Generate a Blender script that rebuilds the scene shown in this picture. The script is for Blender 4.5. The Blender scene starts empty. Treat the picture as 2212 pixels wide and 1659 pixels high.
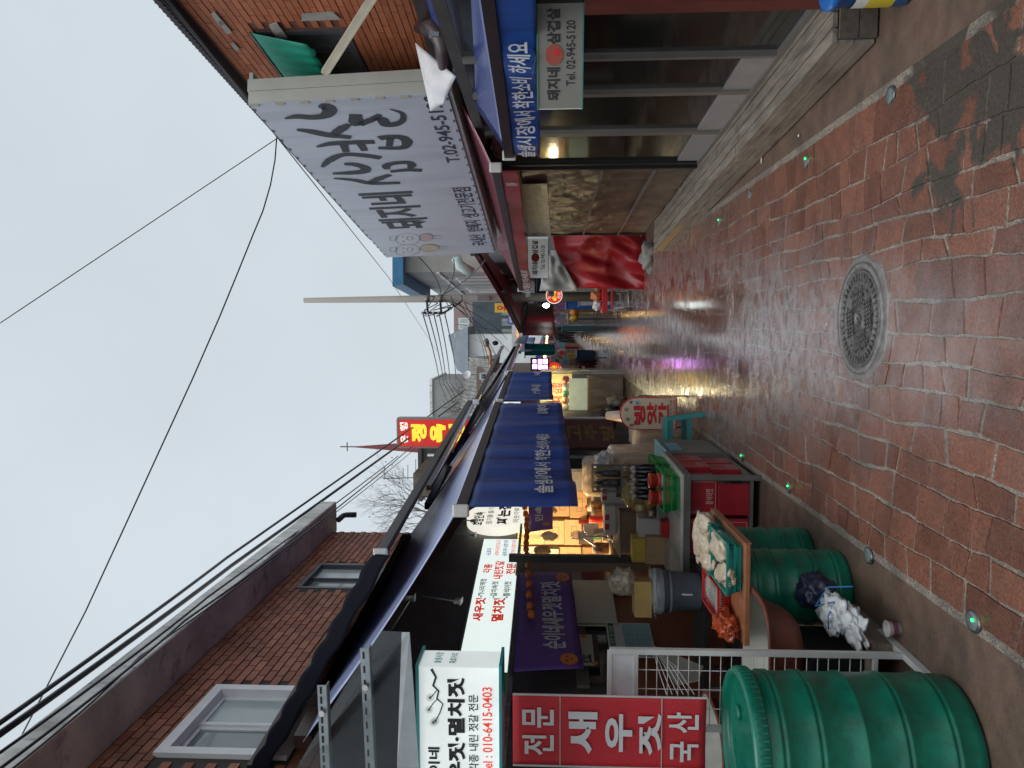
import bpy, bmesh, math, random
from mathutils import Vector, Matrix, noise as mnoise
R = math.radians
rnd = random.Random(7)
SC = bpy.context.scene
COL = SC.collection
# ---------------------------------------------------------------- camera
F, EYE = 1661.0, 1.68          # focal length in units of a 2212 wide frame, eye height
CAMP = Vector((0, 0, EYE))
_th, _ps = math.atan((1190 - 1106) / F), math.atan(129.5 / F)
FWD = Vector((-math.sin(_ps) * math.cos(_th), math.cos(_ps) * math.cos(_th), math.sin(_th)))
RGT = Vector((math.cos(_ps), math.sin(_ps), 0))
UPV = RGT.cross(FWD)
cam = bpy.data.cameras.new('camera')
cam.sensor_fit = 'HORIZONTAL'; cam.sensor_width = 36.0; cam.lens = 36.0 * F / 2212.0
cam.clip_start = 0.05; cam.clip_end = 2000
camo = bpy.data.objects.new('camera', cam); COL.objects.link(camo)
mw = Matrix(((-UPV.x, RGT.x, -FWD.x, 0), (-UPV.y, RGT.y, -FWD.y, 0), (-UPV.z, RGT.z, -FWD.z, EYE), (0, 0, 0, 1)))
camo.matrix_world = mw                      # the phone was held sideways: up in the place is left in the picture
SC.camera = camo
# ---------------------------------------------------------------- sky and sun (overcast, wet day)
W = bpy.data.worlds.new('World'); SC.world = W; W.use_nodes = True
nt = W.node_tree; nt.nodes.clear()
sky = nt.nodes.new('ShaderNodeTexSky'); sky.sky_type = 'NISHITA'; sky.sun_disc = False
sky.sun_elevation = R(68); sky.sun_rotation = R(200); sky.air_density = 1.0; sky.dust_density = 3.0; sky.ozone_density = 1.0
hs = nt.nodes.new('ShaderNodeHueSaturation'); hs.inputs['Saturation'].default_value = 0.22
mx = nt.nodes.new('ShaderNodeMix'); mx.data_type = 'RGBA'; mx.inputs['Factor'].default_value = 0.72
mx.inputs['B'].default_value = (5.85, 6.55, 7.1, 1)          # the even grey layer of cloud
bg = nt.nodes.new('ShaderNodeBackground'); bg.inputs['Strength'].default_value = 0.109
wo = nt.nodes.new('ShaderNodeOutputWorld')
nt.links.new(sky.outputs[0], hs.inputs['Color']); nt.links.new(hs.outputs[0], mx.inputs['A'])
wtc = nt.nodes.new('ShaderNodeTexCoord'); wnz = nt.nodes.new('ShaderNodeTexNoise'); wnz.inputs['Scale'].default_value = 2.2; wnz.inputs['Detail'].default_value = 4     # faint shapes in the cloud
wmr = nt.nodes.new('ShaderNodeMapRange'); wmr.inputs['From Min'].default_value = .3; wmr.inputs['From Max'].default_value = .7; wmr.inputs['To Min'].default_value = .93; wmr.inputs['To Max'].default_value = 1.07
wmu = nt.nodes.new('ShaderNodeVectorMath'); wmu.operation = 'SCALE'
nt.links.new(wtc.outputs['Generated'], wnz.inputs['Vector']); nt.links.new(wnz.outputs[0], wmr.inputs[0]); nt.links.new(mx.outputs['Result'], wmu.inputs[0]); nt.links.new(wmr.outputs[0], wmu.inputs['Scale'])
nt.links.new(wmu.outputs[0], bg.inputs['Color']); nt.links.new(bg.outputs[0], wo.inputs[0])
sl = bpy.data.lights.new('sun', 'SUN'); sl.energy = 1.5; sl.angle = R(50); sl.color = (1.0, 0.97, 0.94)
so = bpy.data.objects.new('sun', sl); COL.objects.link(so)
so.rotation_euler = Vector((math.sin(R(200)) * math.cos(R(68)), math.cos(R(200)) * math.cos(R(68)), math.sin(R(68)))).to_track_quat('Z', 'Y').to_euler()
SC.view_settings.view_transform = 'Standard'; SC.view_settings.look = 'None'
SC.view_settings.exposure = 0.22; SC.view_settings.gamma = 1.0; SC.view_settings.use_curve_mapping = False
SC.cycles.max_bounces = 6; SC.cycles.transparent_max_bounces = 12
SC.cycles.sample_clamp_indirect = 3.0
# ---------------------------------------------------------------- picture measurements -> places in the street
def ray(x, y): return FWD + RGT * ((829.5 - y) / F) + UPV * ((1106 - x) / F)
def gp(x, y, z=0.0):
    d = ray(x, y); return CAMP + d * ((z - EYE) / d.z)
def dp(x, y, Y):
    d = ray(x, y); return CAMP + d * (Y / d.y)
def pl(x, y, A, B):                       # on the upright plane over the ground line A-B
    d = ray(x, y); n = Vector((B[1] - A[1], A[0] - B[0], 0))
    return CAMP + d * (n.dot(Vector((A[0], A[1], 0)) - CAMP) / n.dot(d))
# ---------------------------------------------------------------- materials
MATS = {}
def M(name, col=(.5, .5, .5), rough=.55, metal=0., var=.18, scale=6., bump=0., bscale=None, emit=0., ecol=None, trans=0., alpha=1., spec=.5, coat=0., sub=None, stretch=None, stain=None):
    if name in MATS: return MATS[name]
    m = bpy.data.materials.new(name); m.use_nodes = True; t = m.node_tree; b = t.nodes['Principled BSDF']
    L = t.links.new
    tc = t.nodes.new('ShaderNodeTexCoord'); src = tc.outputs['Object']
    if stretch:
        mp = t.nodes.new('ShaderNodeMapping'); mp.inputs['Scale'].default_value = stretch; L(src, mp.inputs[0]); src = mp.outputs[0]
    nz = t.nodes.new('ShaderNodeTexNoise'); nz.inputs['Scale'].default_value = scale; nz.inputs['Detail'].default_value = 6; nz.inputs['Roughness'].default_value = .6
    L(src, nz.inputs['Vector'])
    cr = t.nodes.new('ShaderNodeValToRGB'); cr.color_ramp.elements[0].position = .3; cr.color_ramp.elements[1].position = .7
    lo = [c * (1 - var) for c in col]; hi = [min(1, c * (1 + var)) for c in col]
    if sub: lo = list(sub)
    cr.color_ramp.elements[0].color = (*lo, 1); cr.color_ramp.elements[1].color = (*hi, 1)
    L(nz.outputs[0], cr.inputs[0]); cout = cr.outputs[0]
    for (sc_, ss, amt, sst, lo_) in (stain or ()):        # marks with a shape of their own: scuffs, water streaks, grime
        mp2 = t.nodes.new('ShaderNodeMapping'); mp2.inputs['Scale'].default_value = sst; L(tc.outputs['Object'], mp2.inputs[0])
        n3 = t.nodes.new('ShaderNodeTexNoise'); n3.inputs['Scale'].default_value = ss; n3.inputs['Detail'].default_value = 8; n3.inputs['Roughness'].default_value = .7; L(mp2.outputs[0], n3.inputs['Vector'])
        r3 = t.nodes.new('ShaderNodeMapRange'); r3.inputs['From Min'].default_value = lo_; r3.inputs['From Max'].default_value = lo_ + .13; r3.inputs['To Max'].default_value = amt; L(n3.outputs[0], r3.inputs[0])
        m3 = t.nodes.new('ShaderNodeMix'); m3.data_type = 'RGBA'; L(r3.outputs[0], m3.inputs['Factor']); L(cout, m3.inputs['A']); m3.inputs['B'].default_value = (*sc_, 1); cout = m3.outputs['Result']
    L(cout, b.inputs['Base Color'])
    mr = t.nodes.new('ShaderNodeMapRange'); mr.inputs['To Min'].default_value = max(0, rough * .8); mr.inputs['To Max'].default_value = min(1, rough * 1.2)
    L(nz.outputs[0], mr.inputs[0]); L(mr.outputs[0], b.inputs['Roughness'])
    b.inputs['Metallic'].default_value = metal; b.inputs['Specular IOR Level'].default_value = spec
    b.inputs['Transmission Weight'].default_value = trans; b.inputs['Alpha'].default_value = alpha; b.inputs['Coat Weight'].default_value = coat
    if trans: b.inputs['IOR'].default_value = 1.3
    if emit:
        b.inputs['Emission Strength'].default_value = emit; b.inputs['Emission Color'].default_value = (*(ecol or col), 1)
    if bump:
        n2 = t.nodes.new('ShaderNodeTexNoise'); n2.inputs['Scale'].default_value = bscale or scale * 5; n2.inputs['Detail'].default_value = 4
        L(src, n2.inputs['Vector'])
        bp = t.nodes.new('ShaderNodeBump'); bp.inputs['Strength'].default_value = min(1, bump); bp.inputs['Distance'].default_value = .01
        L(n2.outputs[0], bp.inputs['Height']); L(bp.outputs[0], b.inputs['Normal'])
    MATS[name] = m
    return m
# ---------------------------------------------------------------- meshes
class MB:
    def __init__(s): s.v = []; s.f = []; s.sm = []; s.mi = []; s.cur = 0
    def add(s, vs, fs, smooth=False):
        o = len(s.v); s.v += [Vector(p) for p in vs]
        for f in fs: s.f.append([o + i for i in f]); s.sm.append(smooth); s.mi.append(s.cur)
        return s
    def box(s, c, d, rz=0., M4=None, taper=1.):
        x, y, z = d[0] / 2, d[1] / 2, d[2] / 2; k = taper
        vs = [Vector(p) for p in ((-x*k, -y*k, -z), (x*k, -y*k, -z), (x*k, y*k, -z), (-x*k, y*k, -z), (-x, -y, z), (x, -y, z), (x, y, z), (-x, y, z))]
        if rz: vs = [Matrix.Rotation(rz, 3, 'Z') @ p for p in vs]
        if M4: vs = [M4 @ p for p in vs]
        vs = [p + Vector(c) for p in vs]
        return s.add(vs, [(0, 3, 2, 1), (4, 5, 6, 7), (0, 1, 5, 4), (1, 2, 6, 5), (2, 3, 7, 6), (3, 0, 4, 7)])
    def hexa(s, b4, t4):                    # any six sided block from its two opposite faces
        return s.add(list(b4) + list(t4), [(0, 3, 2, 1), (4, 5, 6, 7), (0, 1, 5, 4), (1, 2, 6, 5), (2, 3, 7, 6), (3, 0, 4, 7)])
    def slab(s, quad, off):                 # a quad thickened by the vector off
        off = Vector(off); q = [Vector(p) for p in quad]
        return s.hexa(q, [p + off for p in q])
    def bar(s, a, b, w, h=None, up=(0, 0, 1)):
        a = Vector(a); b = Vector(b); h = h or w; d = (b - a).normalized(); up = Vector(up)
        if abs(d.dot(up)) > .98: up = Vector((1, 0, 0))
        sx = d.cross(up).normalized(); sz = sx.cross(d).normalized(); sx *= w / 2; sz *= h / 2
        return s.hexa([a - sx - sz, a + sx - sz, a + sx + sz, a - sx + sz], [b - sx - sz, b + sx - sz, b + sx + sz, b - sx + sz])
    def tube(s, pts, r, n=8, cap=True, smooth=True):
        pts = [Vector(p) for p in pts]; rs = r if isinstance(r, (list, tuple)) else [r] * len(pts)
        o = len(s.v); prev = None
        for i, p in enumerate(pts):
            d = (pts[min(i + 1, len(pts) - 1)] - pts[max(i - 1, 0)]).normalized()
            if prev is None: u = d.orthogonal().normalized()
            else: u = (prev - d * prev.dot(d)); u = u.normalized() if u.length > 1e-6 else d.orthogonal().normalized()
            prev = u; w = d.cross(u)
            for k in range(n):
                a = 2 * math.pi * k / n; s.v.append(p + (u * math.cos(a) + w * math.sin(a)) * rs[i])
        def F_(f, sm): s.f.append(f); s.sm.append(sm); s.mi.append(s.cur)
        for i in range(len(pts) - 1):
            for k in range(n):
                a = o + i * n + k; b = o + i * n + (k + 1) % n; F_([a, b, b + n, a + n], smooth)
        if cap: F_([o + k for k in range(n)][::-1], False); F_([o + (len(pts) - 1) * n + k for k in range(n)], False)
        return s
    def lathe(s, prof, n=24, c=(0, 0, 0), sx=1., sy=1., cap0=True, cap1=True, smooth=True, pw=2.):
        o = len(s.v); c = Vector(c)
        def cs(a):
            ca, sa = math.cos(a), math.sin(a)
            if pw != 2.: ca = math.copysign(abs(ca) ** (2 / pw), ca); sa = math.copysign(abs(sa) ** (2 / pw), sa)
            return ca, sa
        for r, z in prof:
            for k in range(n):
                ca, sa = cs(2 * math.pi * k / n); s.v.append(c + Vector((r * ca * sx, r * sa * sy, z)))
        def F_(f, sm): s.f.append(f); s.sm.append(sm); s.mi.append(s.cur)
        for i in range(len(prof) - 1):
            for k in range(n):
                a = o + i * n + k; b = o + i * n + (k + 1) % n; F_([a, b, b + n, a + n], smooth)
        if cap0: F_([o + k for k in range(n)][::-1], False)
        if cap1: F_([o + (len(prof) - 1) * n + k for k in range(n)], False)
        return s
    def blob(s, c, rad, seed=0, amp=.25, fr=2., sub=3, flat=None, crease=0.):    # lumpy bag, cloth heap or stone
        bm = bmesh.new(); bmesh.ops.create_icosphere(bm, subdivisions=sub, radius=1)
        c = Vector(c); rad = Vector(rad) if not isinstance(rad, (int, float)) else Vector((rad,) * 3)
        vs = []
        for v in bm.verts:
            p = v.co.copy(); q = p * fr + Vector((seed * 3.1, seed * 1.7, seed * .9))
            k = 1 + amp * mnoise.noise(q) + amp * .5 * mnoise.noise(q * 2.3) + amp * .35 * mnoise.noise(q * 5.1)
            if crease: k += crease * (.5 - abs(mnoise.noise(q * 3.3))) - crease * .7 * abs(mnoise.noise(q * 7.1 + Vector((3, 1, 2))))
            p = p * k; p = Vector((p.x * rad.x, p.y * rad.y, p.z * rad.z))
            if flat is not None and p.z < flat * rad.z: p.z = flat * rad.z
            vs.append(p + c)
        s.add(vs, [[v.index for v in f.verts] for f in bm.faces], True); bm.free(); return s
    def grid(s, fn, nu, nv, smooth=True):
        vs = [fn(i / nu, j / nv) for j in range(nv + 1) for i in range(nu + 1)]
        fs = [(j * (nu + 1) + i, j * (nu + 1) + i + 1, (j + 1) * (nu + 1) + i + 1, (j + 1) * (nu + 1) + i) for j in range(nv) for i in range(nu)]
        return s.add(vs, fs, smooth)
    def mesh(s, name, mats):
        me = bpy.data.meshes.new(name); me.from_pydata([tuple(p) for p in s.v], [], s.f)
        for m in (mats if isinstance(mats, (list, tuple)) else [mats]): me.materials.append(m)
        me.polygons.foreach_set('use_smooth', s.sm); me.polygons.foreach_set('material_index', s.mi); me.update()
        return me
    def obj(s, name, mats, parent=None, solid=0., bevel=0.):
        if parent is None:                 # origin at the base of the thing
            lo = Vector([min(p[i] for p in s.v) for i in range(3)]); hi = Vector([max(p[i] for p in s.v) for i in range(3)])
            o0 = Vector(((lo.x + hi.x) / 2, (lo.y + hi.y) / 2, lo.z)); s.v = [p - o0 for p in s.v]
        else:
            o0 = Vector((0, 0, 0)); inv = WM[parent.name].inverted() if not s.__dict__.get('local') else Matrix.Identity(4)
            s.v = [inv @ p for p in s.v]
        ob = bpy.data.objects.new(name, s.mesh(name, mats)); COL.objects.link(ob); ob.location = o0
        if parent is not None: ob.parent = parent; WM[ob.name] = WM[parent.name].copy()
        else: WM[ob.name] = Matrix.Translation(o0)
        if solid:
            md = ob.modifiers.new('thickness', 'SOLIDIFY'); md.thickness = solid; md.offset = 0
        if bevel:
            md = ob.modifiers.new('edge', 'BEVEL'); md.width = bevel; md.segments = 2; md.limit_method = 'ANGLE'; md.angle_limit = R(40)
        return ob
def LB():
    m = MB(); m.local = True; return m
WM = {}
def tag(o, label=None, cat=None, group=None, kind=None):
    if label: o['label'] = label
    if cat: o['category'] = cat
    if group: o['group'] = group
    if kind: o['kind'] = kind
    return o
def thing(name, label, cat, loc=(0, 0, 0), rz=0., group=None):
    o = bpy.data.objects.new(name, None); COL.objects.link(o); o.location = loc; o.rotation_euler = (0, 0, rz); o.empty_display_size = .1
    WM[o.name] = Matrix.Translation(Vector(loc)) @ Matrix.Rotation(rz, 4, 'Z')
    return tag(o, label, cat, group)
def dup(root, loc, rz=0., label=None, scale=None):
    r = root.copy(); COL.objects.link(r); r.location = loc; r.rotation_euler = (0, 0, rz)
    if scale: r.scale = scale
    WM[r.name] = Matrix.Translation(Vector(loc)) @ Matrix.Rotation(rz, 4, 'Z')
    if label: r['label'] = label
    for ch in list(root.children):
        c = ch.copy(); COL.objects.link(c); c.parent = r
        for g in ch.children:
            d = g.copy(); COL.objects.link(d); d.parent = c
    return r
# ---------------------------------------------------------------- flat faces that carry lettering
class Face:
    """a flat panel: o = its top left corner as read, ex to the reader's right, ez up; n towards the reader"""
    def __init__(s, o, right, w, h, up=(0, 0, 1)):
        s.o = Vector(o); s.ex = Vector(right).normalized(); s.ez = Vector(up).normalized(); s.n = s.ex.cross(s.ez).normalized(); s.w = w; s.h = h
    def p(s, u, v, d=0.): return s.o + s.ex * (u * s.w) - s.ez * (v * s.h) + s.n * d
    def quad(s, u0, v0, u1, v1, d=0.): return [s.p(u0, v1, d), s.p(u1, v1, d), s.p(u1, v0, d), s.p(u0, v0, d)]
_TC = {}
def glyphs(txt, bold):
    k = (txt, bold)
    if k not in _TC:
        cu = bpy.data.curves.new('t', 'FONT'); cu.body = txt; cu.size = 1; cu.offset = bold; cu.resolution_u = 3; cu.space_line = .95
        o = bpy.data.objects.new('t', cu)
        me = bpy.data.meshes.new_from_object(o)
        vs = [v.co.copy() for v in me.vertices]; fs = [list(p.vertices) for p in me.polygons]
        bpy.data.objects.remove(o); bpy.data.curves.remove(cu); bpy.data.meshes.remove(me)
        _TC[k] = (vs, fs)
    return _TC[k]
def letters(mb, face, txt, u0, v0, u1, v1, bold=.012, d=.003, keep=False, slant=0.):
    vs, fs = glyphs(txt, bold)
    if not vs: return mb
    x0, x1 = min(p.x for p in vs), max(p.x for p in vs); y0, y1 = min(p.y for p in vs), max(p.y for p in vs)
    sx, sy = 1 / max(1e-6, x1 - x0), 1 / max(1e-6, y1 - y0)
    out = []
    for p in vs:
        a = (p.x - x0) * sx; b = (p.y - y0) * sy
        out.append(face.p(u0 + (u1 - u0) * (a + slant * b), v1 + (v0 - v1) * b, d))
    return mb.add(out, fs)
def stroke(mb, face, pts, w, d=.003, uv=True):
    """brush line through panel coordinates; w = widths in metres"""
    P = [face.p(u, v, d) for u, v in pts]; ws = w if isinstance(w, (list, tuple)) else [w] * len(P)
    vs = []
    for i, p in enumerate(P):
        t = (P[min(i + 1, len(P) - 1)] - P[max(i - 1, 0)]).normalized(); s_ = face.n.cross(t)
        vs += [p - s_ * ws[i] / 2, p + s_ * ws[i] / 2]
    return mb.add(vs, [(2 * i, 2 * i + 1, 2 * i + 3, 2 * i + 2) for i in range(len(P) - 1)])
def disc(mb, face, u, v, rw, rh, d=.003, n=20):
    vs = [face.p(u + rw * math.cos(a) / face.w, v - rh * math.sin(a) / face.h, d) for a in [2 * math.pi * k / n for k in range(n)]]
    return mb.add(vs, [list(range(n))])
def structure(o): o['kind'] = 'structure'; return o
# ================================================================ ground, paving, manhole, studs
def nd(t, typ, **kw):
    n = t.nodes.new(typ)
    for k, v in kw.items():
        if k in n.inputs: n.inputs[k].default_value = v
        else: setattr(n, k, v)
    return n
def piece_mat(name, colA, colB, attr, rough=(.3, .6), wet=None, patch=False, bump=.4, bsc=90., dirt=.35, spec=.5, grit=0.):
    """stone, brick or tile whose tint differs from piece to piece; wet = water film lying where the lane is low"""
    m = bpy.data.materials.new(name); m.use_nodes = True; t = m.node_tree; L = t.links.new; b = t.nodes['Principled BSDF']
    pos = nd(t, 'ShaderNodeNewGeometry').outputs['Position']
    rv = nd(t, 'ShaderNodeAttribute', attribute_name='tint').outputs['Fac'] if attr else nd(t, 'ShaderNodeObjectInfo').outputs['Random']
    n1 = nd(t, 'ShaderNodeTexNoise', Scale=9., Detail=7., Roughness=.65); L(pos, n1.inputs['Vector'])
    a = nd(t, 'ShaderNodeMath', operation='MULTIPLY_ADD'); L(rv, a.inputs[0]); a.inputs[1].default_value = .75; a.inputs[2].default_value = -.25
    s = nd(t, 'ShaderNodeMath', operation='ADD', use_clamp=True); L(a.outputs[0], s.inputs[0]); L(n1.outputs[0], s.inputs[1])
    c = nd(t, 'ShaderNodeMix', data_type='RGBA'); L(s.outputs[0], c.inputs['Factor']); c.inputs['A'].default_value = (*colA, 1); c.inputs['B'].default_value = (*colB, 1)
    col = c.outputs['Result']
    n2 = nd(t, 'ShaderNodeTexNoise', Scale=2.3, Detail=8., Roughness=.7); L(pos, n2.inputs['Vector'])
    dr = nd(t, 'ShaderNodeMapRange'); dr.inputs['From Min'].default_value = .45; dr.inputs['From Max'].default_value = .7; dr.inputs['To Max'].default_value = dirt; L(n2.outputs[0], dr.inputs[0])
    d = nd(t, 'ShaderNodeMix', data_type='RGBA'); L(dr.outputs[0], d.inputs['Factor']); L(col, d.inputs['A']); d.inputs['B'].default_value = (.045, .038, .034, 1); col = d.outputs['Result']
    if grit:
        ng = nd(t, 'ShaderNodeTexNoise', Scale=140., Detail=3., Roughness=.7); L(pos, ng.inputs['Vector'])
        gr = nd(t, 'ShaderNodeMapRange'); gr.inputs['From Min'].default_value = .4; gr.inputs['From Max'].default_value = .6; gr.inputs['To Max'].default_value = grit; L(ng.outputs[0], gr.inputs[0])
        g = nd(t, 'ShaderNodeMix', data_type='RGBA'); L(gr.outputs[0], g.inputs['Factor']); L(col, g.inputs['A']); g.inputs['B'].default_value = (.05, .045, .04, 1); col = g.outputs['Result']
    rr = nd(t, 'ShaderNodeMapRange'); rr.inputs['From Min'].default_value = .3; rr.inputs['From Max'].default_value = .7; rr.inputs['To Min'].default_value = rough[0]; rr.inputs['To Max'].default_value = rough[1]; L(n1.outputs[0], rr.inputs[0])
    rg = rr.outputs[0]
    sep = nd(t, 'ShaderNodeSeparateXYZ'); L(pos, sep.inputs[0])
    if patch:          # worn tarry repair on the near right side of the lane
        n3 = nd(t, 'ShaderNodeTexNoise', Scale=4.2, Detail=5., Roughness=.55, Distortion=.9); L(pos, n3.inputs['Vector'])
        vx = nd(t, 'ShaderNodeVectorMath', operation='DISTANCE'); L(pos, vx.inputs[0]); vx.inputs[1].default_value = (1.0, 3.28, 0)
        f1 = nd(t, 'ShaderNodeMapRange'); f1.inputs['From Min'].default_value = .25; f1.inputs['From Max'].default_value = 1.1; f1.inputs['To Min'].default_value = .20; f1.inputs['To Max'].default_value = -.30; L(vx.outputs['Value'], f1.inputs[0])
        ad = nd(t, 'ShaderNodeMath', operation='ADD'); L(f1.outputs[0], ad.inputs[0]); L(n3.outputs[0], ad.inputs[1])
        th = nd(t, 'ShaderNodeMapRange'); th.inputs['From Min'].default_value = .57; th.inputs['From Max'].default_value = .645; L(ad.outputs[0], th.inputs[0])
        p = nd(t, 'ShaderNodeMix', data_type='RGBA'); L(th.outputs[0], p.inputs['Factor']); L(col, p.inputs['A']); p.inputs['B'].default_value = (.052, .043, .034, 1); col = p.outputs['Result']
    if bsc > 80 and wet:
        nf = nd(t, 'ShaderNodeTexNoise', Scale=75., Detail=4., Roughness=.75); L(pos, nf.inputs['Vector'])
        fr0 = nd(t, 'ShaderNodeMapRange'); L(nf.outputs[0], fr0.inputs[0])
        for k, v in (('From Min', .3), ('From Max', .7), ('To Min', .55), ('To Max', 1.45)): fr0.inputs[k].default_value = v
        vm = nd(t, 'ShaderNodeVectorMath', operation='SCALE'); L(col, vm.inputs[0]); L(fr0.outputs[0], vm.inputs['Scale']); col = vm.outputs[0]
    L(col, b.inputs['Base Color'])
    if wet:
        # water stands towards the middle of the lane and in hollows
        ax = nd(t, 'ShaderNodeMath', operation='ABSOLUTE'); sh = nd(t, 'ShaderNodeMath', operation='ADD'); L(sep.outputs[0], sh.inputs[0]); sh.inputs[1].default_value = .12; L(sh.outputs[0], ax.inputs[0])
        n4 = nd(t, 'ShaderNodeTexNoise', Scale=1.1, Detail=5., Roughness=.6); L(pos, n4.inputs['Vector'])
        fx = nd(t, 'ShaderNodeMapRange'); fx.inputs['From Min'].default_value = .1; fx.inputs['From Max'].default_value = 1.15; fx.inputs['To Min'].default_value = .2; fx.inputs['To Max'].default_value = -.16; L(ax.outputs[0], fx.inputs[0])
        fy = nd(t, 'ShaderNodeMapRange'); fy.inputs['From Min'].default_value = 3.; fy.inputs['From Max'].default_value = 9.; fy.inputs['To Min'].default_value = -.10; fy.inputs['To Max'].default_value = .22; L(sep.outputs[1], fy.inputs[0])
        s1 = nd(t, 'ShaderNodeMath', operation='ADD'); L(fx.outputs[0], s1.inputs[0]); L(fy.outputs[0], s1.inputs[1])
        s2 = nd(t, 'ShaderNodeMath', operation='ADD'); L(s1.outputs[0], s2.inputs[0]); L(n4.outputs[0], s2.inputs[1])
        wm = nd(t, 'ShaderNodeMapRange'); wm.inputs['From Min'].default_value = .42; wm.inputs['From Max'].default_value = .66; L(s2.outputs[0], wm.inputs[0])
        mr = nd(t, 'ShaderNodeMix'); L(wm.outputs[0], mr.inputs['Factor']); L(rg, mr.inputs['A']); mr.inputs['B'].default_value = wet; rg = mr.outputs['Result']
        sp = nd(t, 'ShaderNodeMapRange'); sp.inputs['To Min'].default_value = spec; sp.inputs['To Max'].default_value = .75; L(wm.outputs[0], sp.inputs[0]); L(sp.outputs[0], b.inputs['Specular IOR Level'])
        # thin film smooths the relief
        bs = nd(t, 'ShaderNodeMapRange'); bs.inputs['To Min'].default_value = bump; bs.inputs['To Max'].default_value = bump * .35; L(wm.outputs[0], bs.inputs[0]); bso = bs.outputs[0]
    else: b.inputs['Specular IOR Level'].default_value = spec; bso = None
    L(rg, b.inputs['Roughness'])
    nb = nd(t, 'ShaderNodeTexNoise', Scale=bsc, Detail=5., Roughness=.65); L(pos, nb.inputs['Vector'])
    bp = nd(t, 'ShaderNodeBump', Distance=.004); bp.inputs['Strength'].default_value = bump
    if bso is not None: L(bso, bp.inputs['Strength'])
    L(nb.outputs[0], bp.inputs['Height']); L(bp.outputs[0], b.inputs['Normal'])
    return m
def tint_attr(me, groups):
    at = me.attributes.new('tint', 'FLOAT', 'FACE'); at.data.foreach_set('value', groups)
# the ground sheet reaches the horizon
g = MB(); g.add([(-700, -60, -.03), (700, -60, -.03), (700, 1300, -.03), (-700, 1300, -.03)], [(0, 1, 2, 3)])
structure(g.obj('ground', M('ground_earth', (.16, .15, .14), .8, scale=.6)))
side_m = piece_mat('wet_concrete', (.085, .055, .04), (.19, .12, .085), False, (.28, .6), wet=.2, bump=.8, bsc=45., dirt=.8, grit=.5)
g = MB(); g.add([(-6, .4, 0), (-1.2, .4, 0), (-1.2, 120, 0), (-6, 120, 0)], [(0, 1, 2, 3)]); structure(g.obj('side_strip', side_m))
g = MB(); g.add([(1.15, .4, 0), (5, .4, 0), (5, 120, 0), (1.15, 120, 0)], [(0, 1, 2, 3)]); structure(g.obj('side_strip', side_m))
bed_m = piece_mat('joint_mortar', (.27, .235, .195), (.41, .36, .30), False, (.45, .75), wet=.2, patch=True, bump=.9, bsc=70., dirt=.8, grit=.8)
g = MB(); g.add([(-1.225, .4, .004), (1.19, .4, .004), (1.19, 120, .004), (-1.225, 120, .004)], [(0, 1, 2, 3)])
lane = structure(g.obj('paved_lane', bed_m))
pav_o = piece_mat('red_paver', (.104, .037, .0225), (.208, .083, .051), False, (.27, .55), wet=.08, patch=True, bump=.9, dirt=.5)
pav_s = piece_mat('red_paver_far', (.104, .037, .0225), (.208, .083, .051), True, (.27, .55), wet=.08, patch=True, bump=.9, dirt=.5)
prn = random.Random(11)
xs = [-1.185]
while xs[-1] < 1.0: xs.append(xs[-1] + prn.uniform(.105, .175))
xs[-1] = 1.145
def colx(i, y): return xs[i] + (0 if i in (0, len(xs) - 1) else .034 * mnoise.noise(Vector((i * 7.7, y * 1.3, 0))) + .014 * mnoise.noise(Vector((i * 3.1, y * 4.3, 4))))
cells = []
for i in range(len(xs) - 1):
    y = 2.15 + prn.uniform(0, .2)
    while y < 42:
        h = prn.choice((.14, .19, .23, .27, .33)) * prn.uniform(.88, 1.15)
        tl = [prn.uniform(-.022, .022) for _ in range(4)]
        cells.append((i, y, y + h, tl)); y += h
# shared slanted cross joints: neighbouring cells in a column use the same slant
def cell_poly(i, y0, y1, s0, s1, gap):
    pts = []
    g2 = gap / 2
    def ed(a, b, n):
        for k in range(n):
            t = k / n; p = a.lerp(b, t); q = p * 9; w2 = p * 37
            pts.append(p + Vector((mnoise.noise(Vector((q.x, q.y, 1))) * .006 + mnoise.noise(Vector((w2.x, w2.y, 2))) * .005, mnoise.noise(Vector((q.x, q.y, 9))) * .006 + mnoise.noise(Vector((w2.x, w2.y, 5))) * .005)))
    gl_, gr_, gy = max(.002, g2 + prn.uniform(-.008, .007)), max(.002, g2 + prn.uniform(-.008, .007)), max(.003, g2 * 1.5 + prn.uniform(-.006, .007))
    A = Vector((colx(i, y0) + gl_, y0 + s0 + gy)); B = Vector((colx(i + 1, y0) - gr_, y0 - s0 + gy)); C_ = Vector((colx(i + 1, y1) - gr_, y1 - s1 - gy)); D = Vector((colx(i, y1) + gl_, y1 + s1 - gy))
    c = (A + B + C_ + D) / 4
    k = prn.uniform(.01, .06)
    ed(A.lerp(c, k * .5), B.lerp(c, k * .5), 5); ed(B.lerp(c, k * .5), C_.lerp(c, k * .5), 7); ed(C_.lerp(c, k * .5), D.lerp(c, k * .5), 5); ed(D.lerp(c, k * .5), A.lerp(c, k * .5), 7)
    return pts
last = {}
MHC = gp(1865, 688)
polys = []
for (i, y0, y1, tl) in cells:
    s0 = last.get(i, 0.); s1 = tl[0] * 1.15; last[i] = s1
    gap = .005 + .007 * abs(mnoise.noise(Vector((i * 1.3, y0 * 2, 7)))) + (.004 if prn.random() < .25 else 0)
    ps = cell_poly(i, y0, y1, s0, s1, gap)
    cx = sum(p.x for p in ps) / len(ps); cy = sum(p.y for p in ps) / len(ps)
    if (cx - MHC.x) ** 2 + (cy - MHC.y) ** 2 < .24 ** 2: continue
    polys.append((cy + .15 * abs(cx), ps, cx, cy))
polys.sort(key=lambda t: t[0])
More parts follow.
